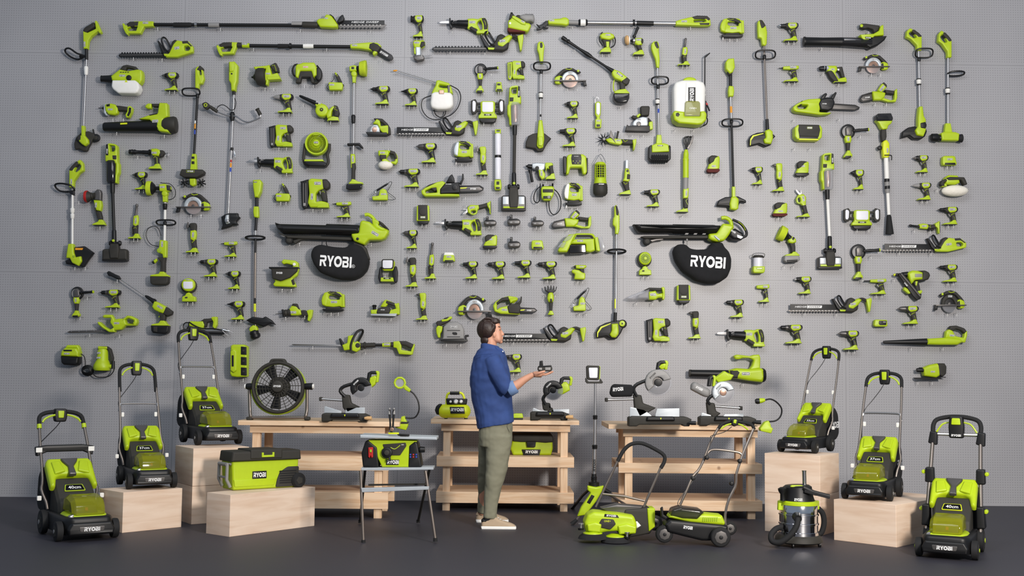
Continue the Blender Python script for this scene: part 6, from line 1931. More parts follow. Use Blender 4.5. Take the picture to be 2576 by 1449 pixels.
# work light on arch stand
t=tool('work_light','square-faced work light on a black arched stand beside the oscillating cutter','work light',(952,652,1001,715),hooks=[(969,690)],dm=11)
t.P('frame','B',[(955,676),(960,671),(962,690),(964,706),(956,712),(952,700)],4,22,2,2)
t.P('frame','B',[(992,672),(998,670),(1001,684),(1000,708),(996,713),(990,706),(988,690)],4,22,2,2)
t.P('base','G',[(959,699),(990,699),(992,709),(958,709)],4,24,2,1)
t.P('head','G',[(963,654),(990,654),(994,660),(992,678),(988,682),(966,682),(962,678)],5,22,3,2)
t.P('+head','K',[(961,656),(964,653),(990,653),(992,656),(991,674),(988,678),(964,678),(961,675)],20,25,2,2)
t.P('lens','WL',[(965,656),(988,656),(989,659),(988,673),(985,676),(967,676),(964,673),(964,659)],24,26,.6,1.5)
t.Bd(975,701.5,18,3.4,24,border=None,pa='base')
t.build()
# small lamp, compact glue gun, charger
t=tool('hand_lamp','small green-and-white lamp above the first drill of the row','lamp',(1113,634,1146,661))
t.P('lens','W',[(1118,635),(1140,635),(1143,642),(1142,650),(1117,650),(1116,642)],4,14,3,2.5)
t.P('body','G',[(1117,642),(1142,642),(1144,650),(1145,658),(1114,658),(1115,650)],2,17,2.5,1.5)
t.P('+body','B',[(1120,655),(1140,655),(1141,659),(1119,659)],15,17.6,.3,.6)
t.Bd(1129.5,646.5,12,4.8,17,pa='body')
t.build()
t=tool('compact_glue_gun','stubby all-green glue gun standing on its base after the four drills','glue gun',(1437,667,1477,706))
t.P('housing','G',[(1444,668),(1450,667),(1474,667),(1476,672),(1468,677),(1450,676),(1443,673)],4,15,3,2)
t.P('+housing','B',[(1443,670),(1449,668),(1449,675),(1444,674)],4,16,1.5,1)
t.P('grip','K',[(1458,676),(1469,675),(1470,690),(1462,688)],5,14,2,1.5)
t.P('base','G',[(1438,680),(1444,678),(1456,680),(1464,686),(1472,688),(1472,700),(1470,704),(1444,703),(1446,690),(1438,686)],2,19,3,2)
t.Bd(1463,671.5,10,3.6,15,pa='housing')
t.build()
t=tool('battery_charger','small green charger block alone under the sweeper hedge trimmer','charger',(2197,804,2232,823),hooks=[])
t.P('case','G',[(2199,806),(2202,804),(2230,805),(2231,820),(2228,822),(2200,822),(2197,818)],2,16,2.5,1.5)
t.P('panel','B',[(2209,807),(2228,807),(2227,818),(2211,818),(2208,814)],15,17,.6,1.5)
t.P('+panel','GR',[(2219,809),(2226,809),(2226,812),(2219,812)],16.6,17.4,.1,.3)
t.build()
# spot cleaner
t=tool('spot_cleaner','wedge-shaped green spot cleaner with clear tanks under the pruning saw','spot cleaner',(1399,588,1523,641),hooks=[],dm=13)
t.P('front_shell','G',[(1402,632),(1412,614),(1420,602),(1430,592),(1448,590),(1436,616),(1426,636),(1406,636)],3,34,4,2)
t.P('window','CL',[(1416,608),(1426,596),(1442,592),(1434,604),(1420,612)],30,36,1.5,1.5)
t.P('+window','CL',[(1402,624),(1412,612),(1424,612),(1416,626)],30,36,1.5,1.5)
t.P('body','G',[(1434,612),(1444,604),(1494,602),(1496,632),(1484,636),(1472,634),(1472,616),(1434,616)],4,32,4,2)
t.T('carry_handle','G',[(1440,608,18),(1446,593,18),(1456,591,18),(1484,591,18),(1492,594,18),(1496,606,18)],3.4,8)
t.T('+carry_handle','K',[(1450,594,20),(1470,594,20),(1486,595,20),(1492,604,20)],3,8)
t.P('tank','SM',[(1432,618),(1472,617),(1473,638),(1434,640),(1431,636)],6,34,2,2)
t.P('rear_frame','G',[(1494,600),(1502,598),(1508,632),(1506,635),(1498,632)],4,36,2,1.5)
t.P('rear_tank','CL',[(1504,600),(1512,596),(1521,624),(1518,632),(1508,634)],4,34,2,1.5)
t.Bd(1458,608,15,4.6,32,pa='body')
t.build()
# shears
t=tool('grass_shears','grass shears with black comb teeth pointing up','grass shears',(1369,717,1401,794),hooks=[(1373,740),(1397,740)])
t.P('comb','B',[(1369,722),(1371,721),(1373,730),(1376,730),(1377,719),(1379,719),(1381,729),(1383,729),(1385,718),(1387,719),(1388,729),(1390,729),(1392,719),(1394,720),(1395,730),(1397,730),(1399,721),(1401,722),(1398,732),(1392,737),(1378,737),(1371,731)],8,15,.8,.4)
t.P('motor_head','G',[(1378,740),(1382,736),(1390,736),(1393,744),(1393,756),(1390,761),(1380,761),(1376,752)],4,20,5,2)
t.P('+motor_head','K',[(1383,752),(1388,752),(1389,760),(1383,760)],18,21,1,1)
t.P('grip','K',[(1382,760),(1391,760),(1390,772),(1389,784),(1382,784),(1382,772)],5,16,3,1.5)
t.P('battery_base','G',[(1377,792),(1381,786),(1382,782),(1389,782),(1391,786),(1393,790),(1392,793)],3,19,1.6,1.5)
t.build()
# track saw
t=tool('track_saw','track saw with large grey plate guard, beside the head of the man','saw',(1096,795,1181,861),hooks=[(1123,864),(1159,864)],dm=11)
t.P('plate_guard','GR',[(1115,850),(1116,822),(1128,812),(1148,809),(1162,816),(1168,830),(1168,854),(1112,854)],6,24,4,3)
t.P('+plate_guard','B',[(1125,831),(1158,831),(1158,832.6),(1125,832.6)],23,24.6,0,.3)
t.P('+plate_guard','B',[(1125,847),(1158,847),(1158,848.6),(1125,848.6)],23,24.6,0,.3)
t.P('+plate_guard','B',[(1139,836),(1148,836),(1151,839),(1150,843),(1142,843),(1138,840)],23,24.6,0,1)
t.P('handle','K',[(1097,812),(1100,808),(1114,806),(1118,800),(1130,797),(1136,800),(1132,808),(1122,814),(1108,820),(1100,822)],6,20,3,2)
t.P('+handle','G',[(1110,804),(1124,803),(1132,796),(1138,797),(1137,802),(1126,808),(1112,810)],8,21.6,2,2)
t.P('body','G',[(1097,826),(1102,818),(1114,822),(1112,834),(1108,840),(1108,850),(1102,850),(1098,838)],4,20,3,2)
t.P('base_plate','B',[(1108,854),(1176,854),(1177,859),(1110,859)],2,26,.6,.6)
t.P('+base_plate','B',[(1170,843),(1179,842),(1180,847),(1174,848),(1174,856),(1170,856)],10,20,1,.6)
t.Bd(1142,822.5,17,7,24,pa='plate_guard')
t.build()
# hand vacuum
t=tool('hand_vacuum','hand vacuum with long clear nozzle beside the upright speaker','vacuum cleaner',(1572,722,1672,758),hooks=[(1601,760),(1642,760)],dm=11)
t.P('nozzle','CL',[(1574,752),(1580,746),(1610,734),(1632,728),(1632,755),(1590,755)],4,26,5,1.5)
t.P('filter','GR',[(1606,742),(1630,735),(1630,750),(1604,750)],8,22,3,1)
t.P('body','G',[(1630,735),(1648,732),(1652,740),(1666,738),(1666,750),(1654,750),(1648,755),(1631,755)],4,26,4,2)
t.P('handle','K',[(1620,730),(1632,724),(1662,725),(1664,733),(1652,733),(1636,731),(1624,734)],8,22,3,2)
t.P('battery_base','G',[(1662,724),(1668,722),(1671,726),(1671,750),(1668,756),(1664,752),(1666,738)],2,24,2,1.5)
t.Bd(1641,742,15,6.4,26,pa='body')
t.build()
# lantern
t=tool('area_lantern','frosted lantern with wire bail and green foot beside the hand scrubber','lantern',(1889,634,1923,688),hooks=[])
t.T('wire_bail','S',[(1892,648,12),(1892,640,20),(1907,638,22),(1921,640,20),(1921,648,12)],.9,6,2)
t.L('cap','K',(1907,643,12),(1907,649,12),[(0,11),(.5,14),(1,13.4)],20)
t.L('globe','WL',(1906.6,648,12),(1906.4,672,12),[(0,12),(1,12)],20)
t.P('base','G',[(1892,671),(1921,671),(1921,684),(1918,688),(1894,688),(1891,684)],2,25,2.5,1.5)
t.Bd(1907,676.5,14,5,25,pa='base',border='K',bg='G')
t.build()
# framing nailer
t=tool('framing_nailer','large framing nailer with long diagonal black magazine','nail gun',(2246,680,2338,758),hooks=[(2249,702)],dm=12)
t.P('magazine','B',[(2256,690),(2270,688),(2316,740),(2314,752),(2304,756),(2294,746)],6,20,2,2)
t.L('+magazine','M',(2264,690,20),(2312,746,20),[(0,3.4),(1,3.4)])
t.X('+magazine','RYOBI',(2276,716),3.4,20.6,w=11,ang=radians(48))
t.L('nose','B',(2250,692,12),(2284,690,12),[(0,2),(.1,4),(.5,4),(.55,6),(1,7)])
t.L('+nose','Y',(2248,692,12),(2253,691,12),[(0,3),(1,3)])
t.P('housing','G',[(2280,688),(2292,681),(2308,682),(2318,686),(2318,704),(2298,706),(2290,716),(2284,704)],4,25,5,2)
t.P('+housing','GR',[(2297,690),(2315,690),(2315,698),(2297,698)],24,26,.6,1)
t.P('rear_cap','K',[(2302,682),(2324,681),(2334,686),(2337,694),(2332,704),(2318,708),(2300,706),(2316,702),(2318,688)],5,24,4,2.5)
t.P('grip','K',[(2292,708),(2308,706),(2312,722),(2314,736),(2304,736),(2300,722)],6,20,3,2)
t.P('+grip','G',[(2300,708),(2306,708),(2303,720),(2300,718)],19,21,.6,.8)
t.P('lower_frame','G',[(2274,722),(2284,728),(2290,738),(2284,740),(2272,730)],6,18,2,1.5)
t.P('battery_base','G',[(2302,734),(2316,730),(2317,736),(2312,740),(2304,740)],3,22,1.5,1.5)
t.build()
# small blower bottom end
t=tool('leaf_blower','slender leaf blower with tapering black nozzle, lowest at the far end','leaf blower',(2222,819,2433,871),hooks=[(2292,874),(2372,874)],dm=12)
t.L('nozzle','B',(2222,861,12),(2332,860,12),[(0,3),(.03,4),(1,9)],18)
t.P('body','G',[(2330,852),(2380,849),(2400,851),(2412,852),(2420,860),(2406,868),(2360,868),(2330,867)],4,24,6,2)
t.P('rear_handle','G',[(2376,850),(2378,834),(2386,828),(2394,832),(2402,846),(2422,850),(2424,836),(2431,832),(2431,844),(2426,862),(2418,862),(2408,854),(2396,852)],6,20,3,2)
t.P('grip','K',[(2384,830),(2390,820),(2404,819),(2424,826),(2430,834),(2424,840),(2416,832),(2402,828),(2396,834)],6,20,3,2)
t.Bd(2392,844,12,4.8,20.6,ang=4,pa='rear_handle')
t.build()
# wet bucket pump heads
t=tool('transfer_pump','squat lidded pump with black bowl, lowest at the near corner of the board','pump',(158,867,205,921),hooks=[],dm=13)
t.P('handle','G',[(166,877),(172,868),(198,868),(203,876),(204,888),(196,876),(174,876)],8,24,3,2)
t.P('body','G',[(160,884),(168,876),(198,876),(204,886),(203,898),(158,896)],4,32,5,2)
t.P('+body','B',[(167,880),(188,880),(188,884),(167,884)],31,33,.4,1)
t.P('bowl','B',[(158,896),(204,898),(202,914),(196,920),(166,918),(160,912)],4,32,5,2)
t.Bd(175,890,14,4.4,32,pa='body')
t.build()
t=tool('water_pump','upright green water pump with coiled black cable beside the crate mower','pump',(197,870,294,950),hooks=[],dm=13)
t.P('handle','K',[(247,880),(250,871),(270,871),(280,878),(286,900),(284,916),(280,916),(281,900),(274,880),(268,878)],8,22,2,2)
t.P('+handle','G',[(249,878),(250,871),(272,872),(273,878)],8,24,2,1)
t.L('body','G',(260,878,16),(258,932,16),[(0,11),(.1,13),(.5,14),(.6,17),(.75,21),(.9,22),(1,19)],24)
t.L('base','B',(258,924,16),(258,934,16),[(0,17),(.3,20),(1,17)],20)
t.L('outlet','G',(270,922,22),(284,922,22),[(0,5),(1,5)])
t.L('+outlet','B',(288,908,22),(287,928,22),[(0,4),(1,5)])
for i in range(5):
 t.T(('+' if i else '')+'cable_coil','B',[(219+(15-i*1.6)*cos(a+i*.3),932+(13-i*1.8)*sin(a+i*.3),8+i*1.6)for a in[j*pi/8 for j in range(16)]],1.5,6,1,True)
t.T('cable','B',[(204,890,14),(211,896,12),(214,908,12),(214,920,12)],1.2,6)
t.T('cable','B',[(232,940,10),(242,948,10),(258,949,10),(274,946,12),(284,936,12),(288,926,14)],1.2,6)
t.Bd(255,888,11,4.4,28.6,pa='body')
t.Bd(254,900,11,4,29.4,pa='body')
t.build()
# six-port charger
t=tool('multi_port_charger','tall green charging station with black ports, over the drum fan','charger',(582,866,626,951),hooks=[(612,953)],dm=12)
t.P('case','G',[(584,870),(590,867),(616,867),(625,872),(624,948),(600,949),(586,947),(582,940)],3,30,4,2)
t.P('+case','G',[(584,884),(592,878),(600,884),(600,932),(592,938),(584,932)],28,34,3,2)
for i in range(3):
 t.P('charging_port','B',[(610,872+i*26),(624,873+i*26),(624,893+i*26),(610,892+i*26)],24,31.4,1,1)
 t.P('+charging_port','K',[(614,880+i*26),(620,880+i*26),(619,885+i*26),(614,885+i*26)],30,32.6,.4,.6)
t.P('panel','B',[(588,894),(593,894),(593,922),(588,922)],33,35,.3,1)
t.build()
# blower over the mitre saws
t=tool('leaf_blower','green leaf blower with hooked handle just above the last bench','leaf blower',(1733,891,1925,965),hooks=[(1870,964)],dm=14)
t.L('tube','B',(1734,939,16),(1842,941,16),[(0,8),(.02,9.6),(.06,9),(1,10)],20)
t.L('+tube','K',(1733,939,16),(1737,939,16),[(0,9),(1,9.4)],20)
t.P('body','G',[(1830,932),(1850,926),(1880,928),(1912,926),(1918,930),(1922,950),(1914,962),(1880,958),(1836,950)],4,34,8,2)
t.P('+body','K',[(1832,932),(1852,930),(1860,936),(1852,952),(1836,950)],5,34.6,5,2)
t.L('intake','B',(1916,944,18),(1924,944,18),[(0,18),(.6,17),(1,14)],24)
t.P('handle','G',[(1844,896),(1852,892),(1886,896),(1894,893),(1908,892),(1911,900),(1910,928),(1882,930),(1890,920),(1894,906),(1884,901),(1866,901),(1858,904),(1848,904)],8,26,4,2.5)
t.Bd(1872,940,20,7.6,34.6,pa='body')
t.build()
# handheld pump at the far end
t=tool('detail_pump','handheld pump with twin nozzles alone over the far mowers','pump',(2299,911,2378,962),hooks=[(2309,960),(2345,960)],dm=11)
t.P('housing','G',[(2318,926),(2336,918),(2356,914),(2364,920),(2362,944),(2352,950),(2322,946)],4,24,5,2)
t.P('rear_cap','K',[(2354,914),(2372,914),(2377,922),(2376,940),(2368,948),(2358,944)],4,25,4,2)
t.L('nozzle','B',(2303,931,18),(2320,931,18),[(0,4),(.1,5),(1,5)])
t.L('nozzle','B',(2312,928,10),(2322,928,10),[(0,3.4),(.1,4),(1,4)])
t.P('mount','B',[(2300,950),(2364,950),(2366,954),(2304,954)],2,22,.6,.6)
t.L('+mount','B',(2346,948,14),(2378,949,14),[(0,1),(1,1)])
t.Bd(2342,935,11,4,24,pa='housing')
t.build()
# ------------------------------------------------------------ pegboard hooks
def hooks():
 t=Thing('pegboard_hook','white-tipped wire hook on the pegboard under a hanging tool','hook','wire hooks holding the tools on the pegboard')
 k=1
 t.T('hook_wire','M',[(0,0,0),(0,-.095,0)],.0016,5,0)
 t.L('+hook_wire','S',(0,-.094,-.003),(0,-.094,.003),[(0,.004),(1,.004)],8)
 t.L('+hook_wire','W',(0,-.094,-.003),(0,-.094,-.030),[(0,.0021),(1,.0021)],6)
 t.build()
 return t.root
hr=hooks()
hm=hr.children[0]
for i,(u,v)in enumerate(HOOKS):
 p=A(u,v+.6,.09)
 if i==0:
  r=hr
 else:
  r=hr.copy()
  COL.objects.link(r)
  c=hm.copy()
  c.parent=r
  COL.objects.link(c)
 r.location=(p.x,0,p.z)
 # ------------------------------------------------------------ things standing on the floor
class Stand(Tool):
 """a thing standing where pixel (u, v) meets the level z, drawn upright at that distance"""
 def __init__(s,name,label,cat,u,v,z=0.0,group=None,ref=None,off=0):
  Thing.__init__(s,name,label,cat,group)
  P=H(u,v,z)if ref is None else ref
  D=-P.y
  k=(12.07-D)/F
  s.loc=P
  s.k=k
  s.u=1
  s.yd=True
  def mp(x,y,d):
   p=A(x,y,D)
   return Vector((p.x-P.x,-(d-off)*k,p.z-P.z))
  s.map=mp
  s.dd=0
  def q(u,v,d):
  # place seen at pixel (u, v) at depth d, as coordinates of the upright plane
   p=A(u,v,D+(d-off)*k)
   r=CR.transposed()@(Vector((p.x,-D,p.z))-CP)
   return(1288-F*r.x/r.z,724.5+F*r.y/r.z,d)
  s.q=q
def crate(name,lbl,p0,p1,top,back,z=0.0,group=None,h=None):
 """plywood box: bottom front corners p0, p1; pixel of the top over p1; pixel of the top back corner beside it"""
 P0,P1=H(*p0,z),H(*p1,z)
 h=h or ZAT(P1,*top)-z
 w=(P1-P0).length
 ang=atan2(P1.y-P0.y,P1.x-P0.x)
 nrm=Vector((-sin(ang),cos(ang),0))
 dp=abs((H(*back,z+h)-P1).dot(nrm))if back else .4
 t=Thing(name,lbl,'crate',group,P0,ang)
 t.ax('y').P('box','PW',[(0,0),(w,0),(w,h),(0,h)],-dp,0,.003,.002)
 return t,w,dp,h
boxes={}
for key,lbl,p0,p1,top,back,nz in(('a','low plywood crate under the mower nearest the big one on the floor',(307,1341),(456,1326),(459.5,1228),None,1),('b','stacked plywood crate beside the first bench',(481,1319.6),(622,1310),(625.5,1124),None,2),('c','low plywood crate carrying the cool box',(577,1351),(791,1323),(792.5,1225),(756,1217),1),('d','stacked plywood crate behind the steel drum vacuum',(1924,1336),(2064,1349),(2065,1147),(2115,1130),2),('e','low plywood crate between the drum vacuum and the last mower',(2098,1358.5),(2255,1377.5),(2255.6,1270.6),(2291,1240),1)):
 if nz==1:
  t,w,dp,h=crate('plywood_crate',lbl,p0,p1,top,back)
  t.build()
  boxes[key]=h
 else:
  P1=H(*p1,0)
  hh=ZAT(P1,*top)
  for i in range(2):
   t,w,dp,h=crate('plywood_crate',lbl+(', the upper one' if i else ', the lower one'),p0,p1,top,None)
   dd=.46
   t=Thing('plywood_crate',t.label,'crate',None,t.loc+Vector((0,0,i*(hh/2+.001))),t.rz)
   t.ax('y').P('box','PW',[(0,0),(w,0),(w,hh/2-.001),(0,hh/2-.001)],-dd,0,.003,.002)
   t.build()
  boxes[key]=hh
def bench(lbl,foot,x0,x1,vt,tx0,tx1,vs,back=.62):
 """pine workbench; foot = a front leg foot pixel, x0/x1 leg edges, vt top edge, vs shelf rail (top, bottom) pixels"""
 P=H(*foot,0)
 D=-P.y
 X=lambda u,v:A(u,v,D).x
 zt=ZAT(P,foot[0],vt)
 a,b=X(x0,foot[1]-100),X(x1,foot[1]-100)
 ta,tb=X(tx0,vt),X(tx1,vt)
 t=Thing('workbench',lbl,'workbench',None,(0,P.y,0))
 t.ax('z').P('bench_top','PI',[(ta,-.07),(tb,-.07),(tb,back+.05),(ta,back+.05)],zt-.042,zt,.003,.004)
 for lx in(a,b-.07):
  for ly in(0,back-.07):
   t.P('leg','PV',[(lx,ly),(lx+.07,ly),(lx+.07,ly+.07),(lx,ly+.07)],0,zt-.042,.002,.002)
 t.ax('y').P('apron','PI',[(a-.02,zt-.112),(b+.02,zt-.112),(b+.02,zt-.042),(a-.02,zt-.042)],0,.02,.002,.002)
 t.P('apron','PI',[(a-.02,zt-.112),(b+.02,zt-.112),(b+.02,zt-.042),(a-.02,zt-.042)],-back-.02,-back,.002,.002)
 zs=[]
 for v0,v1 in vs:
  z0,z1=ZAT(P,foot[0],v1),ZAT(P,foot[0],v0)
  zs.append(z1)
  t.ax('y').P('rail','PI',[(a-.06,z0),(b+.06,z0),(b+.06,z1),(a-.06,z1)],0,.022,.002,.002)
  t.P('rail','PI',[(a-.06,z0),(b+.06,z0),(b+.06,z1),(a-.06,z1)],-back-.022,-back,.002,.002)
  t.ax('z').P('shelf','PI',[(a-.06,.001),(b+.06,.001),(b+.06,back-.001),(a-.06,back-.001)],z1-.02,z1,.002,.002)
 t.build()
 return zt,zs,P.y
ZL,SL,YL=bench('long pine workbench carrying the drum fan and the mitre saw',(951,1304),632,961,1060,603,1007,[(1148,1184),(1239,1280)])
ZC,SCN,YC=bench('pine workbench behind the man carrying the air compressor',(1420,1287),1114,1428,1057,1085,1456,[(1150,1176),(1239,1267)])
ZR,SR,YR=bench('pine workbench carrying two mitre saws behind the lawn scarifier',(1890,1306),1572,1900,1070,1529,1934,[(1167,1192),(1260,1286)])
# ------------------------------------------------------------ lawn mowers
def px(p):
 r=CR.transposed()@(p-CP)
 return 1288-F*r.x/r.z,724.5+F*r.y/r.z
def mower(lbl,pL,pR,z,txt,bar='tube',foam=False,big=False,top=(0,0),flip=False):
# one front wheel stands at pL, the other is seen at column pR, the handle top at pixel top
 PL=H(*pL,z)
 sg=-1 if flip else 1
 s,ang=.95,.3*sg
 for _ in range(40):
  R2=lambda x,y,h:PL+Matrix.Rotation(ang,3,'Z')@Vector((x*s+.21*s*sg,y*s,h))
  s*=1+.5*((pR[0]-pL[0])/(px(R2(.21*sg,0,0))[0]-pL[0])-1)
  hy=.87 if big else .95
  ang+=(px(R2(0,hy,1))[0]-top[0])*.0018
  s=min(max(s,.7),1.2)
 c=R2(0,0,0)
 th_=R2(0,hy,0)
 q_=((ZAT(th_,*top)-z)/s-.3)/((1.15 if big else 1.1)-.3)
 t=Thing('lawn_mower',lbl,'lawn mower',None,c+Vector((0,0,.001)),ang,s)
 bm,bsp=t.map,t.ax
 hz=lambda zz:zz if zz<.3 else .3+(zz-.3)*q_
 t.ax('z').P('deck','B',[(-.15,-.12),(.15,-.12),(.19,-.05),(.2,.55),(-.2,.55),(-.19,-.05)],.05,.19,.03,.03)
 t.ax('y').P('bumper','B',[(-.17,.055),(.17,.055),(.18,.1),(.15,.15),(-.15,.15),(-.18,.1)],.04,.16,.015,.01)
 t.P('+bumper','M',[(-.09,.08),(.09,.08),(.1,.12),(-.1,.12)],.155,.163,.003,.01)
 t.X('bumper/lettering','RYOBI',(0,.1),.03,.1645,w=.12)
 t.ax('z').P('hood','G',[(-.13,-.07),(.13,-.07),(.165,.02),(.165,.2),(.12,.3),(-.12,.3),(-.165,.2),(-.165,.02)],.165,.205,.03,.03)
 t.ax('x').P('battery_cover','YT',[(-.07,.195),(-.055,.27),(.0,.325),(.14,.35),(.24,.33),(.26,.2)],-.13,.13,.03,.02,bb=.03)
 t.P('battery_pack','B',[(.02,.2),(.05,.27),(.18,.28),(.2,.2)],-.09,.09,.01,.01)
 t.P('+battery_pack','R',[(.018,.225),(.03,.25),(.035,.25),(.03,.225)],-.01,.012,0,0)
 t.ax('y').P('head_lamp','S',[(-.16,.16),(-.12,.17),(-.12,.21),(-.15,.2)],.02,.07,.005,.005)
 # rear chute lid with the cutting width
 t.ax('x').P('chute_lid','K',[(.27,.2),(.3,.27),(.5,.44),(.56,.44),(.56,.12),(.27,.12)],-.155,.155,.02,.01,bb=.02)
 th=radians(40)
 t.sp=lambda a,b,d:Vector((a,.41+b*cos(th)-d*sin(th),.372+b*sin(th)+d*cos(th)))*s
 t.P('size_plate','B',[(-.075,-.03),(.075,-.03),(.06,.03),(-.06,.03)],-.002,.006,.001,.01)
 t.P('+size_plate','G' if not big else 'Y',[(-.085,-.036),(.085,-.036),(.07,.037),(-.07,.037)],-.004,.004,.001,.01)
 t.P('+size_plate','B',[(-.078,-.031),(.078,-.031),(.064,.032),(-.064,.032)],0,.006,.001,.01)
 t.X('size_plate/lettering',txt,(0,0),.034,.008,w=.1)
 # grass bag
 t.ax('x').P('grass_bag','FB',[(.56,.14),(.56,.42),(.68,.55),(.8,.55),(.9,.46),(.93,.2),(.84,.12),(.6,.12)],-.185,.185,.05,.05,bb=.05,n=4)
 t.sp=lambda a,b,d:Vector((a,.5+b*cos(th)-d*sin(th),.44+b*sin(th)+d*cos(th)))*s
 t.P('grass_bag/lid','G',[(-.19,-.1),(-.15,-.1),(-.13,0),(-.09,.03),(.09,.03),(.13,0),(.15,-.1),(.19,-.1),(.19,.17),(.17,.22),(-.17,.22),(-.19,.17)],-.03,.035,.03,.02)
 t.P('grass_bag/handle','M',[(-.03,.0),(.03,.0),(.022,.1),(.06,.16),(.07,.19),(-.07,.19),(-.06,.16),(-.022,.1)],.03,.06,.012,.01)
 for sx in(-1,1):
  t.P('+grass_bag/lid','G',[(sx*.05,.05),(sx*.14,.02),(sx*.15,.16),(sx*.08,.17)],.03,.05,.012,.01)
 t.ax('x').X('grass_bag/lettering','RYOBI',(.75,.32),.08,.1865,w=.3,m='TXT')
 for sx in(-1,1):
  for y,r in((0,.078),(.5,.098)):
   t.L('wheel','BR',(sx*.19,y,r),(sx*.245,y,r),[(0,r*.8),(.08,r*.97),(.5,r),(.92,r*.97),(1,r*.8)],28)
   t.L('wheel/hub','K',(sx*.235,y,r),(sx*.25,y,r),[(0,r*.68),(.8,r*.66),(1,r*.3)],5)
   t.L('+wheel/hub','GR' if not big else 'G',(sx*.24,y,r),(sx*.254,y,r),[(0,r*.22),(1,r*.2)],12)
   # handlebar, stretched to its seen height
 t.map=lambda x,y,d:Vector((x,y,hz(d)))*s
 t.ax=lambda _:setattr(t,'sp',lambda a,b,d:Vector((a,-d,hz(b)))*s)or t
 t.ax('y')
 # handlebar
 m='TB'
 w=.185
 if big:
  for sx in(-1,1):
   t.T('handle_tube','TB',[(sx*.22,.45,.16),(sx*.22,.52,.3),(sx*.205,.72,.72),(sx*.2,.82,.93)],.017,10,0)
   t.P('clamp','B',[(sx*.22-.035,.6),(sx*.22+.035,.6),(sx*.21+.03,.74),(sx*.21-.03,.74)],-.72,-.62,.01,.01)if 0 else t.ax('y').P('clamp','B',[(sx*.21-.038,.56),(sx*.21+.038,.56),(sx*.21+.034,.69),(sx*.21-.034,.69)],-.72,-.62,.01,.012)
   t.C('+clamp','G',(sx*.26,.65),.018,-.69,-.64,.005,12)
   t.P('clamp','B',[(sx*.225-.035,.2),(sx*.225+.035,.2),(sx*.22+.03,.38),(sx*.22-.03,.38)],-.56,-.44,.01,.012)
   t.C('+clamp','G',(sx*.262,.34),.018,-.55,-.48,.005,12)
   t.P('grip_joint','B',[(sx*.2-.04,.9),(sx*.2+.035,.88),(sx*.2+.04,1.0),(sx*.2-.02,1.01)],-.87,-.79,.01,.012)
  t.T('upper_handle','BR',[(-.2,.83,.98),(-.2,.87,1.06),(-.17,.89,1.11),(-.08,.9,1.135),(0,.9,1.14),(.08,.9,1.135),(.17,.89,1.11),(.2,.87,1.06),(.2,.83,.98)],.02,10,4)
  t.T('cross_bar','S',[(-.19,.83,.98),(.19,.83,.98)],.014,8,0)
  t.ax('y').P('control_box','B',[(-.06,.95),(.06,.95),(.065,1.05),(.055,1.15),(-.055,1.15),(-.065,1.05)],-.88,-.79,.015,.015)
  t.P('control_box/button','G',[(-.04,1.07),(.04,1.07),(.034,1.13),(-.034,1.13)],-.8,-.78,.006,.01)
  t.X('control_box/lettering','RYOBI',(0,.975),.02,-.788,w=.08)
  zb,yb=1.1,.86
  for sx in(-1,1):
   t.T('bail_lever','G',[(sx*.06,yb,1.09),(sx*.12,yb-.01,1.07),(sx*.17,yb-.02,1.0)],.008,6)
 else:
  kn=[(.19,.48,.2),(.2,.5,.26),(.225,.56,.36),(.205,.62,.46),(.195,.8,.78),(.185,.9,.96)]
  for sx in(-1,1):
   t.T('handle_tube',m,[(sx*x,y,zz)for x,y,zz in kn],.0125,10,3)
   t.ax('y').P('knob','W',[(sx*.225+sx*.01,.27),(sx*.225+sx*.045,.27),(sx*.225+sx*.045,.31),(sx*.225+sx*.01,.31)],-.52,-.5,.004,.008)
   if bar!='wide':
    t.P('knob','W',[(sx*.2-sx*.015,.62),(sx*.2-sx*.045,.62),(sx*.2-sx*.045,.66),(sx*.2-sx*.015,.66)],-.74,-.72,.004,.008)
  top=[(-.185,.9,.96),(-.175,.94,1.03),(-.13,.965,1.065),(-.05,.97,1.08),(.05,.97,1.08),(.13,.965,1.065),(.175,.94,1.03),(.185,.9,.96)]
  if foam:
   top=[(-.187,.84,.84)]+top+[(.187,.84,.84)]
  t.T('upper_handle','BR',top,.018,10,4)
  if bar=='tube':
   t.T('cross_bar','S',[(-.205,.75,.67),(-.19,.765,.72),(-.15,.77,.735),(.15,.77,.735),(.19,.765,.72),(.205,.75,.67)],.0115,8,3)
  elif bar=='wide':
   t.ax('y').P('cross_bar','B',[(-.23,.66),(-.15,.7),(.15,.7),(.23,.66),(.24,.75),(.15,.765),(-.15,.765),(-.24,.75)],-.8,-.74,.01,.01)
   for sx in(-1,1):
    t.P('+cross_bar','W',[(sx*.19,.7),(sx*.24,.7),(sx*.24,.745),(sx*.19,.745)],-.742,-.736,0,.004)
    t.L('handle_tube/collar','G',(sx*.187,.885,.92),(sx*.185,.9,.96),[(0,.02),(1,.02)])
  t.ax('y').P('control_box','B',[(-.045,.98),(.045,.98),(.055,1.03),(.05,1.11),(-.05,1.11),(-.055,1.03)],-.99,-.93,.012,.015)
  t.P('control_box/button','G',[(-.022,1.02),(.022,1.02),(.026,1.09),(-.026,1.09)],-.935,-.92,.005,.008)
  for sx in(-1,1):
   t.T('bail_lever','G',[(sx*.05,.93,1.05),(sx*.1,.92,1.035),(sx*.14,.91,1.01),(sx*.16,.9,.98)],.009,6)
  t.T('cable','B',[(0,.93,.99),(-.04,.92,.93),(-.12,.9,.84),(-.19,.86,.76),(-.2,.78,.68),(-.19,.66,.45),(-.2,.56,.3)],.004,5)
 t.build()
mower('largest mower on the near side, standing on the floor with its 40cm badge',(148,1362),(284,1351),0,'40cm','wide',top=(153,1031))
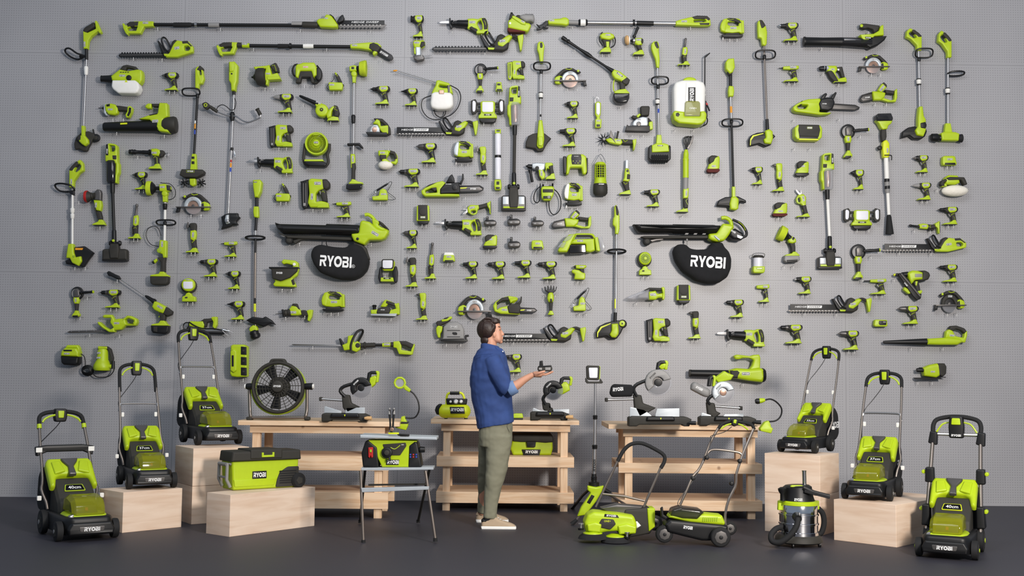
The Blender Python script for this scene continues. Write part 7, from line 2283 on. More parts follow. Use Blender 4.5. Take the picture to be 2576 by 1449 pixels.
mower('37cm mower on the low crate, black foam covering its whole handle',(326,1231),(434,1226),boxes['a'],'37cm','tube',True,top=(344,911))
mower('37cm mower up on the tall crate stack beside the drum fan',(499,1120),(597,1116),boxes['b'],'37cm',top=(487,825))
mower('33cm mower up on the tall crate stack over the drum vacuum',(2049,1141),(1967,1136),boxes['d'],'33cm',None,top=(2078,873),flip=True)
mower('37cm mower on the low crate beside the drum vacuum',(2237,1261),(2128,1251),boxes['e'],'37cm',top=(2225,933),flip=True)
mower('mower with thick black joints on its handle, far end of the floor',(2451,1409),(2315,1396),0,'40cm',big=True,top=(2407,1046),flip=True)
# ------------------------------------------------------------ cool box
hC=boxes['c']
P0=H(584,1235,hC)
ang=radians(37)
w=.5
for _ in range(30):
 w*=1+.8*((751-584)/(px(P0+Vector((w*cos(ang),w*sin(ang),0)))[0]-584)-1)
t=Thing('cool_box','green wheeled cool box with charcoal lid on a low plywood crate','cool box',None,P0+Vector((0,0,.002)),ang)
dp=.23
zk=(ZAT(P0,582,1137)-hC)/.36
t.ax('y')
t.sp=lambda a_,b,d:Vector((a_,-d,b*zk))
t.map=lambda x,y,d:Vector((x,y,d*zk))
t.P('body','G',[(.01,0),(w-.01,0),(w,.27),(-.005,.27)],-dp,0,.02,.015,bb=.02)
t.P('+body','G',[(.02,.03),(w*.62,.03),(w*.66,.1),(.01,.1)],-.02,.006,.006,.01)
t.P('vent_panel','K',[(w*.64,.01),(w-.012,.01),(w-.004,.2),(w*.82,.2),(w*.7,.15),(w*.66,.08)],-.02,.012,.006,.015)
for i in range(6):
 t.P('+vent_panel','B',[(w*.69,.045+i*.022),(w*.95,.045+i*.022),(w*.95,.055+i*.022),(w*.7,.055+i*.022)],.005,.0145,0,.003)
t.P('lid','K',[(-.02,.265),(w+.015,.265),(w+.005,.36),(-.01,.36)],-dp-.015,.018,.02,.012,bb=.02)
t.P('+lid','K',[(w*.24,.285),(w*.72,.285),(w*.72,.375),(w*.24,.375)],-dp,.026,.012,.01)
t.P('latch','G',[(w*.4,.3),(w*.59,.3),(w*.59,.345),(w*.56,.345),(w*.56,.32),(w*.43,.32),(w*.43,.345),(w*.4,.345)],.01,.036,.005,.004)
t.P('brand_plate','B',[(w*.29,.1),(w*.5,.1),(w*.5,.17),(w*.29,.17)],0,.006,.001,.003)
t.X('brand_plate/lettering','RYOBI',(w*.395,.135),.042,.008,w=w*.18)
for d_ in(0.0,dp-.07):
 t.T('side_handle','GR',[(-.005,d_+.03,.24),(-.035,d_+.03,.25),(-.038,d_+.03,.1),(-.005,d_+.03,.03)],.014,8,0)
t.T('side_handle','GR',[(-.036,.03,.24),(-.036,dp-.04,.24)],.016,8,0)
t.T('+side_handle','GR',[(-.036,.03,.12),(-.036,dp-.04,.12)],.01,8,0)
for yy in(-.03,dp):
 t.L('wheel','BR',(w-.01,yy+.03,.065),(w-.01,yy-.01,.065),[(0,.062),(.5,.065),(1,.05)],24)
 t.L('wheel/hub','K',(w-.01,yy,.065),(w-.01,yy-.014,.065),[(0,.045),(1,.03)],5)
t.build()
# ------------------------------------------------------------ on the benches
t=Stand('drum_fan','big grey-and-green drum fan on a tube stand on the long bench','fan',700,1057,ZL)
t.C('drum','G',(698,978),66,-50,10,4,48,ri=61)
t.C('ring','K',(702,974),66,6,22,5,48,ri=58)
t.C('motor','K',(702,974),26,-20,4,3,24)
for i in range(5):
 a=i*2*pi/5+.5
 q=[(702+r*cos(a+o),974+r*sin(a+o))for r,o in((12,-.35),(56,-.26),(58,.22),(14,.35))]
 t.P('fan_blade','B',q,-4,3,1,4)
for r in range(7):
 t.T('grille' if r==0 else '+grille','K',[(702+(17+r*7)*cos(a),974+(17+r*7)*sin(a),20)for a in[j*pi/18 for j in range(36)]],.7,5,1,True)
for i in range(20):
 a=i*pi/10
 t.T('+grille','K',[(702+14*cos(a),974+14*sin(a),22),(702+60*cos(a+.25),974+60*sin(a+.25),19)],.9,5,0)
t.C('hub','K',(702,972),15,18,26,3,28)
t.X('hub/lettering','RYOBI',(702,971),5,26.6,w=18)
t.P('handle','K',[(677,914),(682,904),(690,902),(710,902),(717,904),(722,914),(716,914),(712,909),(688,909),(683,914)],-10,10,3,3)
for x in(628,773):
 t.T('stand','TB',[(x,975,4),(x+(2 if x<700 else 0),1030,6),(x+(5 if x<700 else-3),1050,8),(x,1054,-30)],4,10)
 t.L('pivot','B',(x-8,972,6),(x+14,972,6),[(0,6),(.2,8),(1,9)])
 t.L('+pivot','W',(x-11 if x<700 else x+14,972,6),(x-7 if x<700 else x+18,972,6),[(0,6),(1,6)],8)
 t.P('foot','K',[(x-6,1048),(x+8,1048),(x+8,1057),(x-6,1057)],-2,14,3,3)
t.T('stand','TB',[(634,1050,8),(768,1050,8)],3.6,10,0)
t.build()
def mitre(lbl,u,v,z,base,fence,blade,bm,arm,handle,motor,bag=None,rail=None,fin='A',mk='G'):
 t=Stand('mitre_saw',lbl,'mitre saw',u,v,z)
 x0,y0,x1,y1=base
 y1=v
 t.P('base','K',[(x0,y0+4),(x0+8,y0),(x1-14,y0+2),(x1,y0+8),(x1-6,y1),(x1-20,y1),(x1-24,y1-4),(x0+26,y1-4),(x0+20,y1),(x0,y1)],-22,16,3,2)
 c=(x0+x1)/2
 t.P('turntable','B',[(c-34,y0+1),(c+34,y0+1),(c+36,y0+12),(c-36,y0+12)],-18,24,4,3)
 t.P('+turntable','Y',[(c-2,y0+4),(c+2,y0+4),(c,y0+9)],23.5,24.6,0,0)
 t.L('lock_knob','CO' if mk=='CO' else 'B',(x1-10,y1-9,26),(x1+8,y1-9,28),[(0,3),(.4,5),(1,5)])
 f0,g0,f1,g1=fence
 mid=(f0+f1)/2
 t.P('fence','A',[(f0,g0+2),(f0+3,g0),(mid-26,g0+7),(mid-8,g1-6),(mid-8,g1),(f0,g1)],-2,2,.5,.5)
 t.P('fence','A',[(mid+2,g1-8),(mid+6,g0+4),(f1,g0+3),(f1,g1),(mid+2,g1)],-2,2,.5,.5)
 bx,by,br=blade
 t.C('blade','M' if bm!='A' else 'S',(bx,by),br*.93,2,4,.3,40)
 t.C('+blade','CU' if bm=='A' else 'B',(bx,by),br*.3,3,7,1,16)
 arc=lambda r,a0,a1,n:[(bx+r*cos(a),by+r*sin(a))for a in[radians(a0+(a1-a0)*i/n)for i in range(n+1)]]
 t.P('blade_guard',bm,arc(br,140,345,14)+arc(br*.42,345,140,8),-6,12,3,1)
 t.P('lower_guard','CL',arc(br*1.02,-20,145,10)+arc(br*.3,145,-20,6),0,10,2,1)
 t.X('blade_guard/lettering','RYOBI',(bx-br*.45,by-br*.52),br*.13,12.4,w=br*.6,ang=radians(-45),m='B' if bm!='B' else 'TXT')
 t.T('arm','B',[(*p,0)for p in arm],4.4,8,3)
 t.P('pivot','K',[(arm[0][0]-9,arm[0][1]-6),(arm[0][0]+12,arm[0][1]-4),(arm[0][0]+16,arm[0][1]+16),(bx-4,g0+2),(arm[0][0]+6,g1),(arm[0][0]-6,g0+4)],-12,2,4,3)
 h0,i0,h1,i1=handle
 t.P('motor','G',motor,-14,6,4,2)
 t.P('handle','B',[(h0,i1),(h0+3,i0+5),(h0+12,i0),(h1-4,i0),(h1,i0+6),(h1-3,i0+9),(h0+12,i0+8),(h0+9,i1)],-8,6,3,2)
 t.P('+handle','G',[(h1-9,i0),(h1-2,i0),(h1+1,i0+5),(h1-2,i1),(h1-9,i1),(h1-6,i0+8)],-9,7,2,2)
 if rail:
  t.L('rail','S',(*rail[0],-6),(*rail[1],-6),[(0,3),(1,3)])
  t.L('rail','S',(rail[0][0],rail[0][1],-14),(rail[1][0],rail[1][1],-14),[(0,3),(1,3)])
  t.P('rail_cap','K',[(rail[0][0]-4,rail[0][1]-5),(rail[0][0]+3,rail[0][1]-5),(rail[0][0]+3,rail[0][1]+5),(rail[0][0]-4,rail[0][1]+5)],-18,-2,2,2)
 if bag:
  pts,m,tx=bag
  t.P('dust_bag',m,pts,-16,6,8,4)
  t.X('dust_bag/lettering','RYOBI',tx[0],tx[1],6.6,w=tx[2],ang=radians(tx[3]))
 t.build()
mitre('mitre saw with clear blade guard on the long bench beside the drum fan',870,1060,ZL,(811,1038,930,1061),(816,1022,918,1040),(909,976,27),'B',[(868,998),(856,984),(866,972),(902,962)],(922,933,954,962),[(930,950),(944,944),(950,950),(944,968),(934,976),(928,966)],rail=((806,1004),(868,1008)),mk='CO')
mitre('mitre saw with green motor on the middle bench near the hand of the man',1386,1057,ZC,(1334,1034,1432,1060),(1340,1026,1432,1040),(1391,982,25),'B',[(1372,1018),(1366,1004),(1374,992),(1390,986)],(1406,947,1440,970),[(1402,966),(1424,960),(1432,968),(1434,982),(1412,994),(1402,990)],mk='CO')
mitre('sliding mitre saw with round black dust bag on the last bench',1660,1072,ZR,(1580,1046,1738,1073),(1584,1024,1709,1051),(1655,962,33),'GR',[(1602,998),(1594,980),(1604,966),(1646,950)],(1650,907,1680,930),[(1652,922),(1672,912),(1680,918),(1676,926),(1664,930)],bag=([(1538,972),(1545,966),(1590,968),(1596,980),(1590,998),(1540,999),(1534,990)],'FB',((1554,979),9,26,-6)),rail=((1527,1006),(1600,1004)))
mitre('mitre saw with silver blade shroud and grey dust bag beside the bendy lamp',1826,1070,ZR,(1758,1046,1900,1072),(1764,1038,1870,1056),(1818,987,28),'A',[(1786,1018),(1780,1008),(1790,996),(1808,990)],(1779,944,1800,972),[(1796,952),(1822,933),(1830,938),(1846,944),(1838,956),(1806,962)],bag=([(1740,966),(1748,960),(1786,980),(1788,990),(1782,1000),(1772,998),(1738,980)],'GR',((1758,977),6,18,26)),rail=((1866,1027),(1800,1022)))
# air compressor
t=Stand('air_compressor','small yellow-green tank air compressor on the bench beside the man','air compressor',1142,1054,ZC)
t.L('tank','Y',(1102,1034,0),(1184,1034,0),[(0,4),(.04,11),(.1,15.4),(.16,17),(.84,17),(.9,15.4),(.96,11),(1,4)],28)
t.P('battery_housing','B',[(1097,1022),(1104,1016),(1112,1016),(1108,1030),(1104,1044),(1098,1042),(1094,1032)],-12,10,4,2)
for x in(1122,1172):
 t.L('foot','Y',(x,1047,4),(x,1051,4),[(0,6),(.6,5),(1,4)])
 t.L('+foot','B',(x,1051,4),(x,1053.8,4),[(0,4),(1,4.4)])
t.T('handle','Y',[(1123,1022,0),(1124,998,0),(1128,990,0),(1138,988,0),(1156,988,0),(1164,992,0),(1168,1004,0),(1168,1020,0)],3,10,3)
t.T('grip','B',[(1132,989,0),(1156,989,0)],4.2,10,0)
t.P('pump','B',[(1122,1002),(1176,1003),(1174,1018),(1124,1018)],-12,8,3,3)
for x in(1134,1147,1160):
 t.C('gauge','S' if x!=1134 else 'B',(x,1010),6.4 if x==1147 else 5,6,11,1,20)
 t.C('+gauge','W',(x,1010),4 if x==1147 else 3,10.6,11.6,.3,16)
t.P('label_plate','B',[(1132,1023),(1168,1023),(1170,1040),(1134,1040)],12,18.4,.6,1)
t.X('label_plate/lettering','RYOBI',(1151,1030),8,19,w=32)
t.build()
t=Stand('battery_charger','flat green battery charger on the bench just behind the man','charger',1303,1056,ZC)
t.P('case','G',[(1290,1042),(1296,1040),(1314,1040),(1316,1046),(1316,1052),(1290,1052)],-10,8,2.5,1.5)
t.P('+case','K',[(1290,1051),(1316,1051),(1315,1056),(1291,1056)],-11,8.4,1,1)
t.build()
# bucket vac on the shelf
t=Stand('wet_dry_vacuum','green boxy wet and dry vacuum with black lid on the bench shelf','vacuum cleaner',1337,1145,SCN[0])
t.P('tank','G',[(1288,1108),(1390,1108),(1391,1128),(1386,1145),(1290,1145),(1283,1128)],-50,8,6,3,bb=5)
t.P('lid','K',[(1290,1090),(1386,1090),(1392,1100),(1392,1112),(1372,1114),(1350,1112),(1312,1112),(1290,1110)],-50,12,5,3,bb=4)
t.P('latch','B',[(1324,1110),(1348,1110),(1346,1124),(1326,1124)],8,16,1.5,1.5)
t.P('label_plate','B',[(1312,1130),(1360,1130),(1356,1148),(1318,1148)],8,10,.5,1.5)
t.X('label_plate/lettering','RYOBI',(1337,1136),7,10.6,w=30)
t.build()
# ------------------------------------------------------------ table saw on folding stand
t=Stand('table_saw','green table saw with grey top on a folding metal stand','table saw',1000,1366,0,off=26)
t.P('table_top','A',[(906,1094),(1099,1100),(1099,1107),(906,1102)],-60,30,2,1)
t.P('body','G',[(925,1108),(1048,1108),(1036,1176),(960,1176),(938,1130)],-50,18,3,2)
t.P('side_panel','B',[(908,1140),(918,1110),(926,1108),(948,1126),(952,1176),(912,1176)],-50,20,4,3)
t.P('side_panel','B',[(1028,1122),(1044,1110),(1050,1116),(1056,1150),(1060,1176),(1026,1176)],-50,20,4,3)
t.P('switch','R',[(926,1126),(938,1125),(938,1150),(934,1153),(932,1146),(930,1153),(926,1150)],20,25,2,1)
t.P('+switch','GD',[(930,1131),(935,1131),(935,1138),(930,1138)],24,27,1,.6)
t.P('scale_plate','K',[(962,1118),(1020,1114),(1022,1122),(1006,1146),(972,1146),(968,1136)],17,20,1,2)
t.T('+scale_plate','G',[(982,1126,20),(992,1130,20),(1002,1124,20),(1006,1120,20)],1,6)
t.X('+scale_plate','210',(1012,1119),3,20.5)
t.C('crank_wheel','B',(973,1139),14,20,27,3,14)
t.C('crank_wheel','K',(973,1139),7,26,32,2,12)
t.L('+crank_wheel','B',(980,1150,30),(981,1158,34),[(0,3),(1,3.4)])
t.L('knob','B',(1040,1132,14),(1068,1132,14),[(0,6),(.4,4),(.6,8),(1,7)])
t.P('brand_plate','B',[(972,1157),(1004,1157),(1002,1170),(970,1170)],17,19.4,.3,1)
t.X('brand_plate/lettering','RYOBI',(988,1163),9,20,w=29)
for i in range(6):
 t.C('warning_sticker' if i==0 else '+warning_sticker',('BL','R','BL')[i%3],(1032+i%3*7.5,1144+i//3*6),2.2,19,20.6,.2,10)
t.P('stand_frame','A',[(908,1177),(1090,1176),(1090,1182),(908,1184)],-40,24,1,.5)
t.P('stand_frame','A',[(908,1228),(1079,1224),(1079,1232),(910,1239)],16,24,1,.5)
t.P('stand_frame','K',[(920,1224),(1070,1222),(1070,1226),(920,1228)],-40,-30,1,.5)
for p,q_,m in(((907,1184,18),(914,1362,22),'TB'),((1070,1184,18),(1095,1357,22),'TB'),((1080,1182,-30),(1052,1311,-320),'K'),((918,1184,-30),(906,1311,-320),'K')):
 p,q_=t.q(*p),t.q(*q_)
 t.T('leg',m,[p,q_],3.6,8,0,flat=1)
 t.L('leg/rubber_foot','BR',(q_[0],q_[1]-4,q_[2]),(q_[0],q_[1]+5,q_[2]),[(0,5),(1,5.4)],8)
t.build()
sawroot=t.root
t=Stand('bar_clamp','small upright clamp with copper jaws standing on the table saw','clamp',985,1092,ref=Vector((A(985,1095,-sawroot.location.y).x,sawroot.location.y,A(985,1096,-sawroot.location.y).z)))
for x in(980,991):
 t.L('jaw_arm','B',(x,1030,0),(985+(x-985)*.5,1082,0),[(0,2.6),(.2,3.4),(.6,2.2),(1,3)])
 t.L('+jaw_arm','GR',(x,1026,0),(x,1042,0),[(0,2),(1,3.8)])
t.C('pivot','CU',(986,1080),5,-3,5,1,14)
t.P('base','Y',[(977,1088),(1003,1088),(1004,1092),(978,1092)],-6,8,.6,1)
t.P('base/screw','B',[(982,1082),(988,1082),(988,1090),(982,1090)],-3,3,.6,1)
t.build()
t=Stand('push_stick','black push stick lying on the table saw top','push stick',1016,1097,ref=Vector((A(1016,1097,-sawroot.location.y).x,sawroot.location.y,A(1016,1097,-sawroot.location.y).z)))
t.P('stick','B',[(999,1092),(1006,1091),(1030,1092),(1030,1097),(1010,1097),(1001,1095)],-4,6,1,1.5)
t.build()
# magnifier lamp
t=Stand('magnifier_lamp','green magnifying lamp on a black gooseneck clamped to the bench end','magnifier',1003,1060,ZL)
t.C('lens_ring','G',(1006,963),16,-3,4,2,10,ri=10.5)
t.C('lens','CL',(1006,963),11,-1,2,.6,24)
t.P('handle','G',[(1014,972),(1020,968),(1034,980),(1030,987),(1018,980)],-4,4,2,1.5)
t.T('gooseneck','B',[(1031,983,0),(1042,992,0),(1052,1010,0),(1054,1032,0),(1046,1048,0),(1034,1052,0),(1020,1051,0)],1.9,8)
t.P('base','G',[(1010,1048),(1018,1046),(1020,1054),(1026,1064),(1027,1070),(1022,1082),(996,1076),(994,1072),(1008,1064)],-10,10,2,1.5)
t.P('+base','K',[(1010,1060),(1028,1061),(1026,1066),(1008,1066)],-11,11,1,1)
t.build()
# bendy lamp
t=Stand('flexible_lamp','small green lamp head on a black bendy neck at the last bench end','lamp',1924,1076,ZR)
t.L('lamp_head','G',(1908,1009,0),(1924,1006,0),[(0,6.4),(.6,6),(1,4)])
t.L('+lamp_head','B',(1900,1010,0),(1910,1009,0),[(0,5),(.4,7),(1,7)])
t.T('gooseneck','B',[(1922,1007,0),(1938,1004,0),(1954,1012,0),(1966,1028,0),(1964,1046,0),(1952,1058,0),(1932,1061,0)],2,8)
t.P('base','G',[(1922,1062),(1932,1058),(1936,1066),(1938,1074),(1943,1078),(1938,1090),(1912,1084),(1910,1078)],-10,10,2,1.5)
t.build()
# ------------------------------------------------------------ tripod light
t=Stand('tripod_light','tall tripod work light with square white lamp between two benches','tripod light',1460,1322,0,off=22)
t.P('lamp','K',[(1476,922),(1480,919),(1508,920),(1511,923),(1509,954),(1505,957),(1482,956),(1477,952)],-8,6,2,2)
t.P('+lamp','G',[(1508,920),(1512,922),(1511,952),(1508,956)],-8,4,1,1)
t.P('lamp/lens','WL',[(1482,925),(1505,925),(1504,951),(1484,951)],5,7.6,.6,3)
t.P('yoke','K',[(1474,950),(1478,954),(1482,960),(1510,960),(1512,952),(1519,962),(1516,965),(1478,965),(1474,960)],-4,4,1.5,1)
for a_,b_,r in(((1499,964),(1499,1050),3),((1499,1046),(1498,1125),3.8),((1498,1120),(1496,1205),4.6)):
 t.L('pole','S',(*a_,0),(*b_,0),[(0,r),(1,r)],14)
 t.L('collar','B',(b_[0],b_[1]-5,0),(b_[0],b_[1]+6,0),[(0,r+1),(.2,r+3.4),(.45,r+3),(.5,r+1),(.55,r+3),(1,r+2.4)])
t.X('lettering','RYOBI',(1496,1172),7,5.2,w=30,ang=-pi/2,m='B')
t.L('hub','B',(1496,1194,0),(1496,1232,0),[(0,6),(.5,7),(.55,14),(.9,13),(1,8)])
t.T('leg','K',[t.q(1486,1228,0),t.q(1466,1246,-150),t.q(1439,1281,-330)],3.6,8,0)
t.T('leg/rubber_foot','BR',[t.q(1444,1276,-310),t.q(1437,1283,-335)],4.4,8,0)
t.P('leg','G',[(1478,1222),(1500,1226),(1520,1222),(1514,1238),(1500,1262),(1474,1296),(1452,1300),(1462,1276),(1480,1250),(1486,1240),(1478,1234)],8,22,4,3)
t.P('+leg','B',[(1488,1244),(1496,1248),(1484,1268),(1476,1264)],20,23,.6,1)
t.T('+leg','TB',[(1460,1296,16),(1450,1310,16)],3.4,8,0)
t.T('leg/rubber_foot','BR',[(1452,1308,16),(1438,1320,16)],[4,6],8,0)
t.T('leg','TB',[(1504,1226,-4),t.q(1530,1243,-30),t.q(1636,1306,-100)],3,8,0)
t.L('+leg','B',(1514,1230,-8),(1538,1244,-12),[(0,7),(1,5)])
t.build()
# ------------------------------------------------------------ steel drum vacuum
t=Stand('drum_vacuum','steel drum vacuum with black head and ribbed hose beside the crates','vacuum cleaner',2022,1380,0,off=50)
t.L('drum','CH',(2022,1272,0),(2022,1354,0),[(0,47),(.02,48),(.3,48),(.31,50),(.35,50),(.36,48),(.58,48),(.59,50),(.64,50),(.65,48),(.86,48),(.87,50),(1,50)],40)
t.L('rim','G',(2022,1264,0),(2022,1274,0),[(0,46),(.3,50),(1,50)],36)
t.L('base','K',(2022,1351,0),(2022,1372,0),[(0,52),(.3,58),(.8,60),(1,50)],36)
for a in(1.1,2.6,4.2,5.8):
 t.L('caster','B',(2022+50*cos(a),1374,-50*sin(a)),(2022+56*cos(a),1374,-50*sin(a)),[(0,7),(1,7)])
 t.L('+caster','B',(2022+50*cos(a),1366,-50*sin(a)),(2022+50*cos(a),1374,-50*sin(a)),[(0,5),(1,4)])
t.L('motor_head','B',(2018,1225,0),(2020,1268,0),[(0,30),(.1,36),(.7,39),(1,43)],28)
t.P('motor_head/handle','G',[(1994,1228),(1997,1223),(2025,1223),(2028,1228)],20,28,2,3)
t.X('motor_head/lettering','RYOBI',(2010,1258),7,43,w=20)
for x in(1972,2066):
 t.P('latch','G',[(x-5,1264),(x+5,1264),(x+6,1288),(x-6,1288)],4,14,2,2)
t.L('wand','CH',(2037,1188,-4),(2038,1232,-4),[(0,6),(.1,5),(1,5)])
t.T('floor_brush','B',[(2024,1228,36),(2050,1240,38),(2090,1250,38)],[6,5],8,0,flat=1)
t.P('+floor_brush','BR',[(2026,1232),(2090,1250),(2089,1256),(2025,1240)],32,44,1,1)
t.L('holder','B',(1974,1228,24),(1976,1262,24),[(0,5),(.1,11),(.3,10),(.5,6),(1,7)])
t.L('hose_port','B',(2006,1300,44),(2004,1304,62),[(0,12),(1,10)])
t.T('hose','BR',[(2005,1302,60),(2000,1320,66),(1986,1342,66),(1962,1362,60),(1944,1362,50),(1942,1348,40),(1956,1334,30),(1972,1330,20)],7.4,12,6)
t.T('hose','BR',[(2070,1284,8),(2082,1298,6),(2086,1322,4),(2080,1346,2),(2070,1352,0)],7,12,6)
t.build()
# ------------------------------------------------------------ push sweeper
t=Stand('push_sweeper','low green push sweeper with two round brushes and arched handle','sweeper',1530,1370,0,off=68)
t.P('rear_body','K',[(1580,1290),(1640,1284),(1652,1292),(1652,1340),(1644,1352),(1590,1362),(1560,1350)],-50,4,5,3)
t.P('+rear_body','G',[(1636,1286),(1656,1286),(1656,1334),(1640,1346)],-46,8,3,2)
t.P('+rear_body','M',[(1516,1286),(1560,1276),(1628,1282),(1604,1304),(1540,1300)],-30,0,5,3)
t.P('front_body','G',[(1472,1320),(1480,1300),(1496,1291),(1560,1296),(1598,1302),(1606,1322),(1604,1346),(1580,1352),(1556,1340),(1530,1342),(1512,1346),(1476,1342)],-20,42,9,4)
t.P('+front_body','G',[(1478,1322),(1500,1316),(1516,1322),(1512,1344),(1480,1340)],40,48,5,3)
t.P('+front_body','G',[(1556,1326),(1580,1320),(1604,1328),(1602,1346),(1560,1348)],40,48,5,3)
t.P('brand_plate','B',[(1524,1296),(1556,1299),(1560,1306),(1522,1303)],38,43.2,.4,.8)
t.X('brand_plate/lettering','RYOBI',(1540,1300.5),5,44,w=24,ang=.06)
t.P('control_panel','K',[(1516,1308),(1546,1310),(1552,1322),(1538,1336),(1510,1330),(1508,1322)],40,45,2,3)
t.X('control_panel/lettering','ONE+',(1530,1314),5,45.4,w=17,m='Y')
for x,y in((1494,1348),(1552,1356)):
 t.L('round_brush','G',(x,y-8,30),(x,y+2,30),[(0,12),(.5,24),(1,26)],28)
 t.L('round_brush','FB',(x,y-1,30),(x,y+12,30),[(0,26),(.5,34),(1,37)],36)
for x,y in((1463,1321),(1580,1343)):
 t.L('guide_wheel','S',(x,y-2,46),(x,y+12,46),[(0,7),(.2,7),(.3,3),(1,3)],16)
 t.L('+guide_wheel','B',(x,y+10,46),(x,y+16,46),[(0,8),(.9,7)],16)
t.T('handle_tube','TB',[(1506,1286,-20),(1538,1220,-26),(1566,1164,-32)],3.2,8,0)
t.T('handle_tube','TB',[(1612,1330,-10),(1640,1262,-18),(1676,1184,-30)],3.2,8,0)
t.T('grip','BR',[(1564,1168,-32),(1580,1140,-34),(1600,1124,-36),(1628,1122,-36),(1660,1136,-36),(1684,1152,-35),(1686,1168,-33),(1676,1186,-30)],5,10,4)
t.T('cross_bar','TB',[(1524,1252,-22),(1580,1258,-20),(1632,1270,-18)],3,8,0)
t.L('knob','W',(1606,1322,6),(1614,1334,10),[(0,5),(1,7)])
t.build()
# ------------------------------------------------------------ scarifier
t=Stand('lawn_scarifier','black-and-green lawn scarifier with tall kinked steel handle','scarifier',1790,1377,0,off=50)
t.P('lower_body','B',[(1676,1322),(1690,1310),(1820,1322),(1836,1326),(1838,1350),(1820,1364),(1770,1364),(1720,1352),(1682,1342)],-26,30,8,3)
t.P('hood','G',[(1686,1306),(1692,1296),(1720,1290),(1780,1296),(1822,1300),(1830,1320),(1826,1326),(1780,1322),(1740,1318)],-22,28,8,3)
t.P('battery_cover','SM',[(1690,1300),(1696,1284),(1716,1278),(1766,1284),(1776,1292),(1758,1310),(1720,1308)],-20,32,8,3)
for i in range(8):
 t.P('louvre' if i==0 else '+louvre','GD',[(1772+i*5,1304),(1774.4+i*5,1304),(1773+i*5,1314),(1770.6+i*5,1314)],27,30,.4,.4)
t.X('lettering','RYOBI',(1734,1330),8,31,w=23,ang=.12)
for x,y,d_,r in((1814,1352,44,25),(1858,1344,-60,18),(1662,1330,-60,20),(1676,1348,18,22)):
 t.C('wheel','BR',(x,y),r,d_-8,d_+6,4,32,ry=r)
 t.C('wheel/hub','M',(x,y),r*.66,d_+4,d_+7,1,8)
 t.C('+wheel/hub','B',(x,y),r*.2,d_+6,d_+9,1,12)
t.P('depth_lever','B',[(1668,1284),(1674,1280),(1676,1300),(1690,1310),(1684,1316),(1670,1306)],-4,6,2,2)
t.T('handle_tube','TB',[(1722,1278,-20),(1740,1240,-24),(1756,1206,-30),(1770,1192,-34),(1784,1168,-38),(1804,1120,-46),(1826,1082,-52)],3.4,8,2)
t.T('handle_tube','TB',[(1834,1336,6),(1834,1300,0),(1846,1260,-8),(1862,1232,-14),(1866,1212,-18),(1868,1196,-22),(1886,1150,-34),(1918,1084,-52)],3.4,8,2)
t.T('grip','BR',[(1826,1084,-52),(1836,1072,-54),(1852,1066,-55),(1866,1064,-56),(1896,1068,-56),(1914,1074,-55),(1920,1086,-52)],4.4,10,3)
t.T('bail_lever','G',[(1832,1084,-46),(1846,1074,-46),(1866,1070,-46),(1886,1074,-46),(1902,1086,-46)],2,8,3)
t.P('control_box','B',[(1860,1060),(1870,1056),(1878,1062),(1876,1074),(1866,1078),(1858,1072)],-60,-42,3,2)
t.P('control_box/button','G',[(1865,1059),(1872,1060),(1870,1070),(1863,1068)],-43,-40,1,1)
t.T('cross_bar','TB',[(1794,1150,-42),(1806,1139,-44),(1830,1138,-42),(1874,1144,-38),(1884,1150,-36)],3,8,3)
for x,y in((1792,1157),(1877,1166),(1756,1210),(1856,1224)):
 t.C('knob','B',(x,y),5.6,-34,-22,2,12)
t.T('cable','B',[(1860,1078,-44),(1840,1092,-44),(1806,1102,-42),(1806,1112,-42),(1790,1160,-36),(1758,1214,-28),(1730,1250,-20),(1716,1270,-16),(1716,1282,-10)],1,5)
t.build()
# ------------------------------------------------------------ the man and the battery in his hand
def remesh(o,vox,sm=6,disp=0,size=.12):
 m=o.modifiers.new('remesh','REMESH')
 m.mode='VOXEL'
 m.voxel_size=vox
 m.use_smooth_shade=True
 s=o.modifiers.new('smooth','SMOOTH')
 s.factor=.6
 s.iterations=sm
 if disp:
  tx=bpy.data.textures.new('folds','CLOUDS')
  tx.noise_scale=size
  d=o.modifiers.new('folds','DISPLACE')
  d.texture=tx
  d.strength=disp
  d.texture_coords='GLOBAL'
t=Stand('person','man in a blue denim shirt and olive trousers looking up, palm held out','person',1250,1331,0,off=26)
q=t.q
# body: head, neck, trunk, arms and legs in one surface
t.P('body','SK',[(1228,805),(1246,804),(1254,807),(1258,816),(1259,824),(1260,834),(1262,846),(1262,856),(1258,862),(1248,862),(1238,856),(1224,856),(1212,846),(1208,828),(1214,812)],-16.5,16.5,10,4,bb=10)
t.P('+body','SK',[(1256,826),(1262,829),(1269,840),(1268.4,843),(1262,845),(1256,845)],-5,5,3.4,1,bb=3.4)
t.P('+body','SK',[(1256,820),(1260.5,822),(1261,826),(1256,828)],-11,11,4,1,bb=4)
t.P('+body','R',[(1258,846),(1265.6,847),(1266.6,849.4),(1264,851),(1265.8,852.6),(1264.4,855),(1258,856)],-6.5,6.5,4,1,bb=4)
t.E('+body','SK',(1259,859.5,0),6,5,8)
t.E('+body','SK',(1252,846,0),9,10,13)
t.E('+body','SK',(1243.5,842,16.5),4.4,7.2,4)
t.T('+body','SK',[(1232,846,0),(1234,870,0),(1234,892,0)],[17,15.5,18],16)
t.T('+body','SK',[(1234,890,0),(1234,940,0),(1240,1010,0),(1245,1080,0)],[28,32,28,26],18)
sh,el,wr=(1240,908,36),(1276,976,50),(1340,942,58)
t.T('+body','SK',[sh,(1256,940,46),el],[16,14,12.5],14)
t.T('+body','SK',[el,(1296,970,52),(1318,955,55),wr],[12.5,13,9.6,7.2],14,flat=.95)
t.T('+body','SK',[wr,(1350,941.5,58),(1362,942,58)],[7,8,8],14)
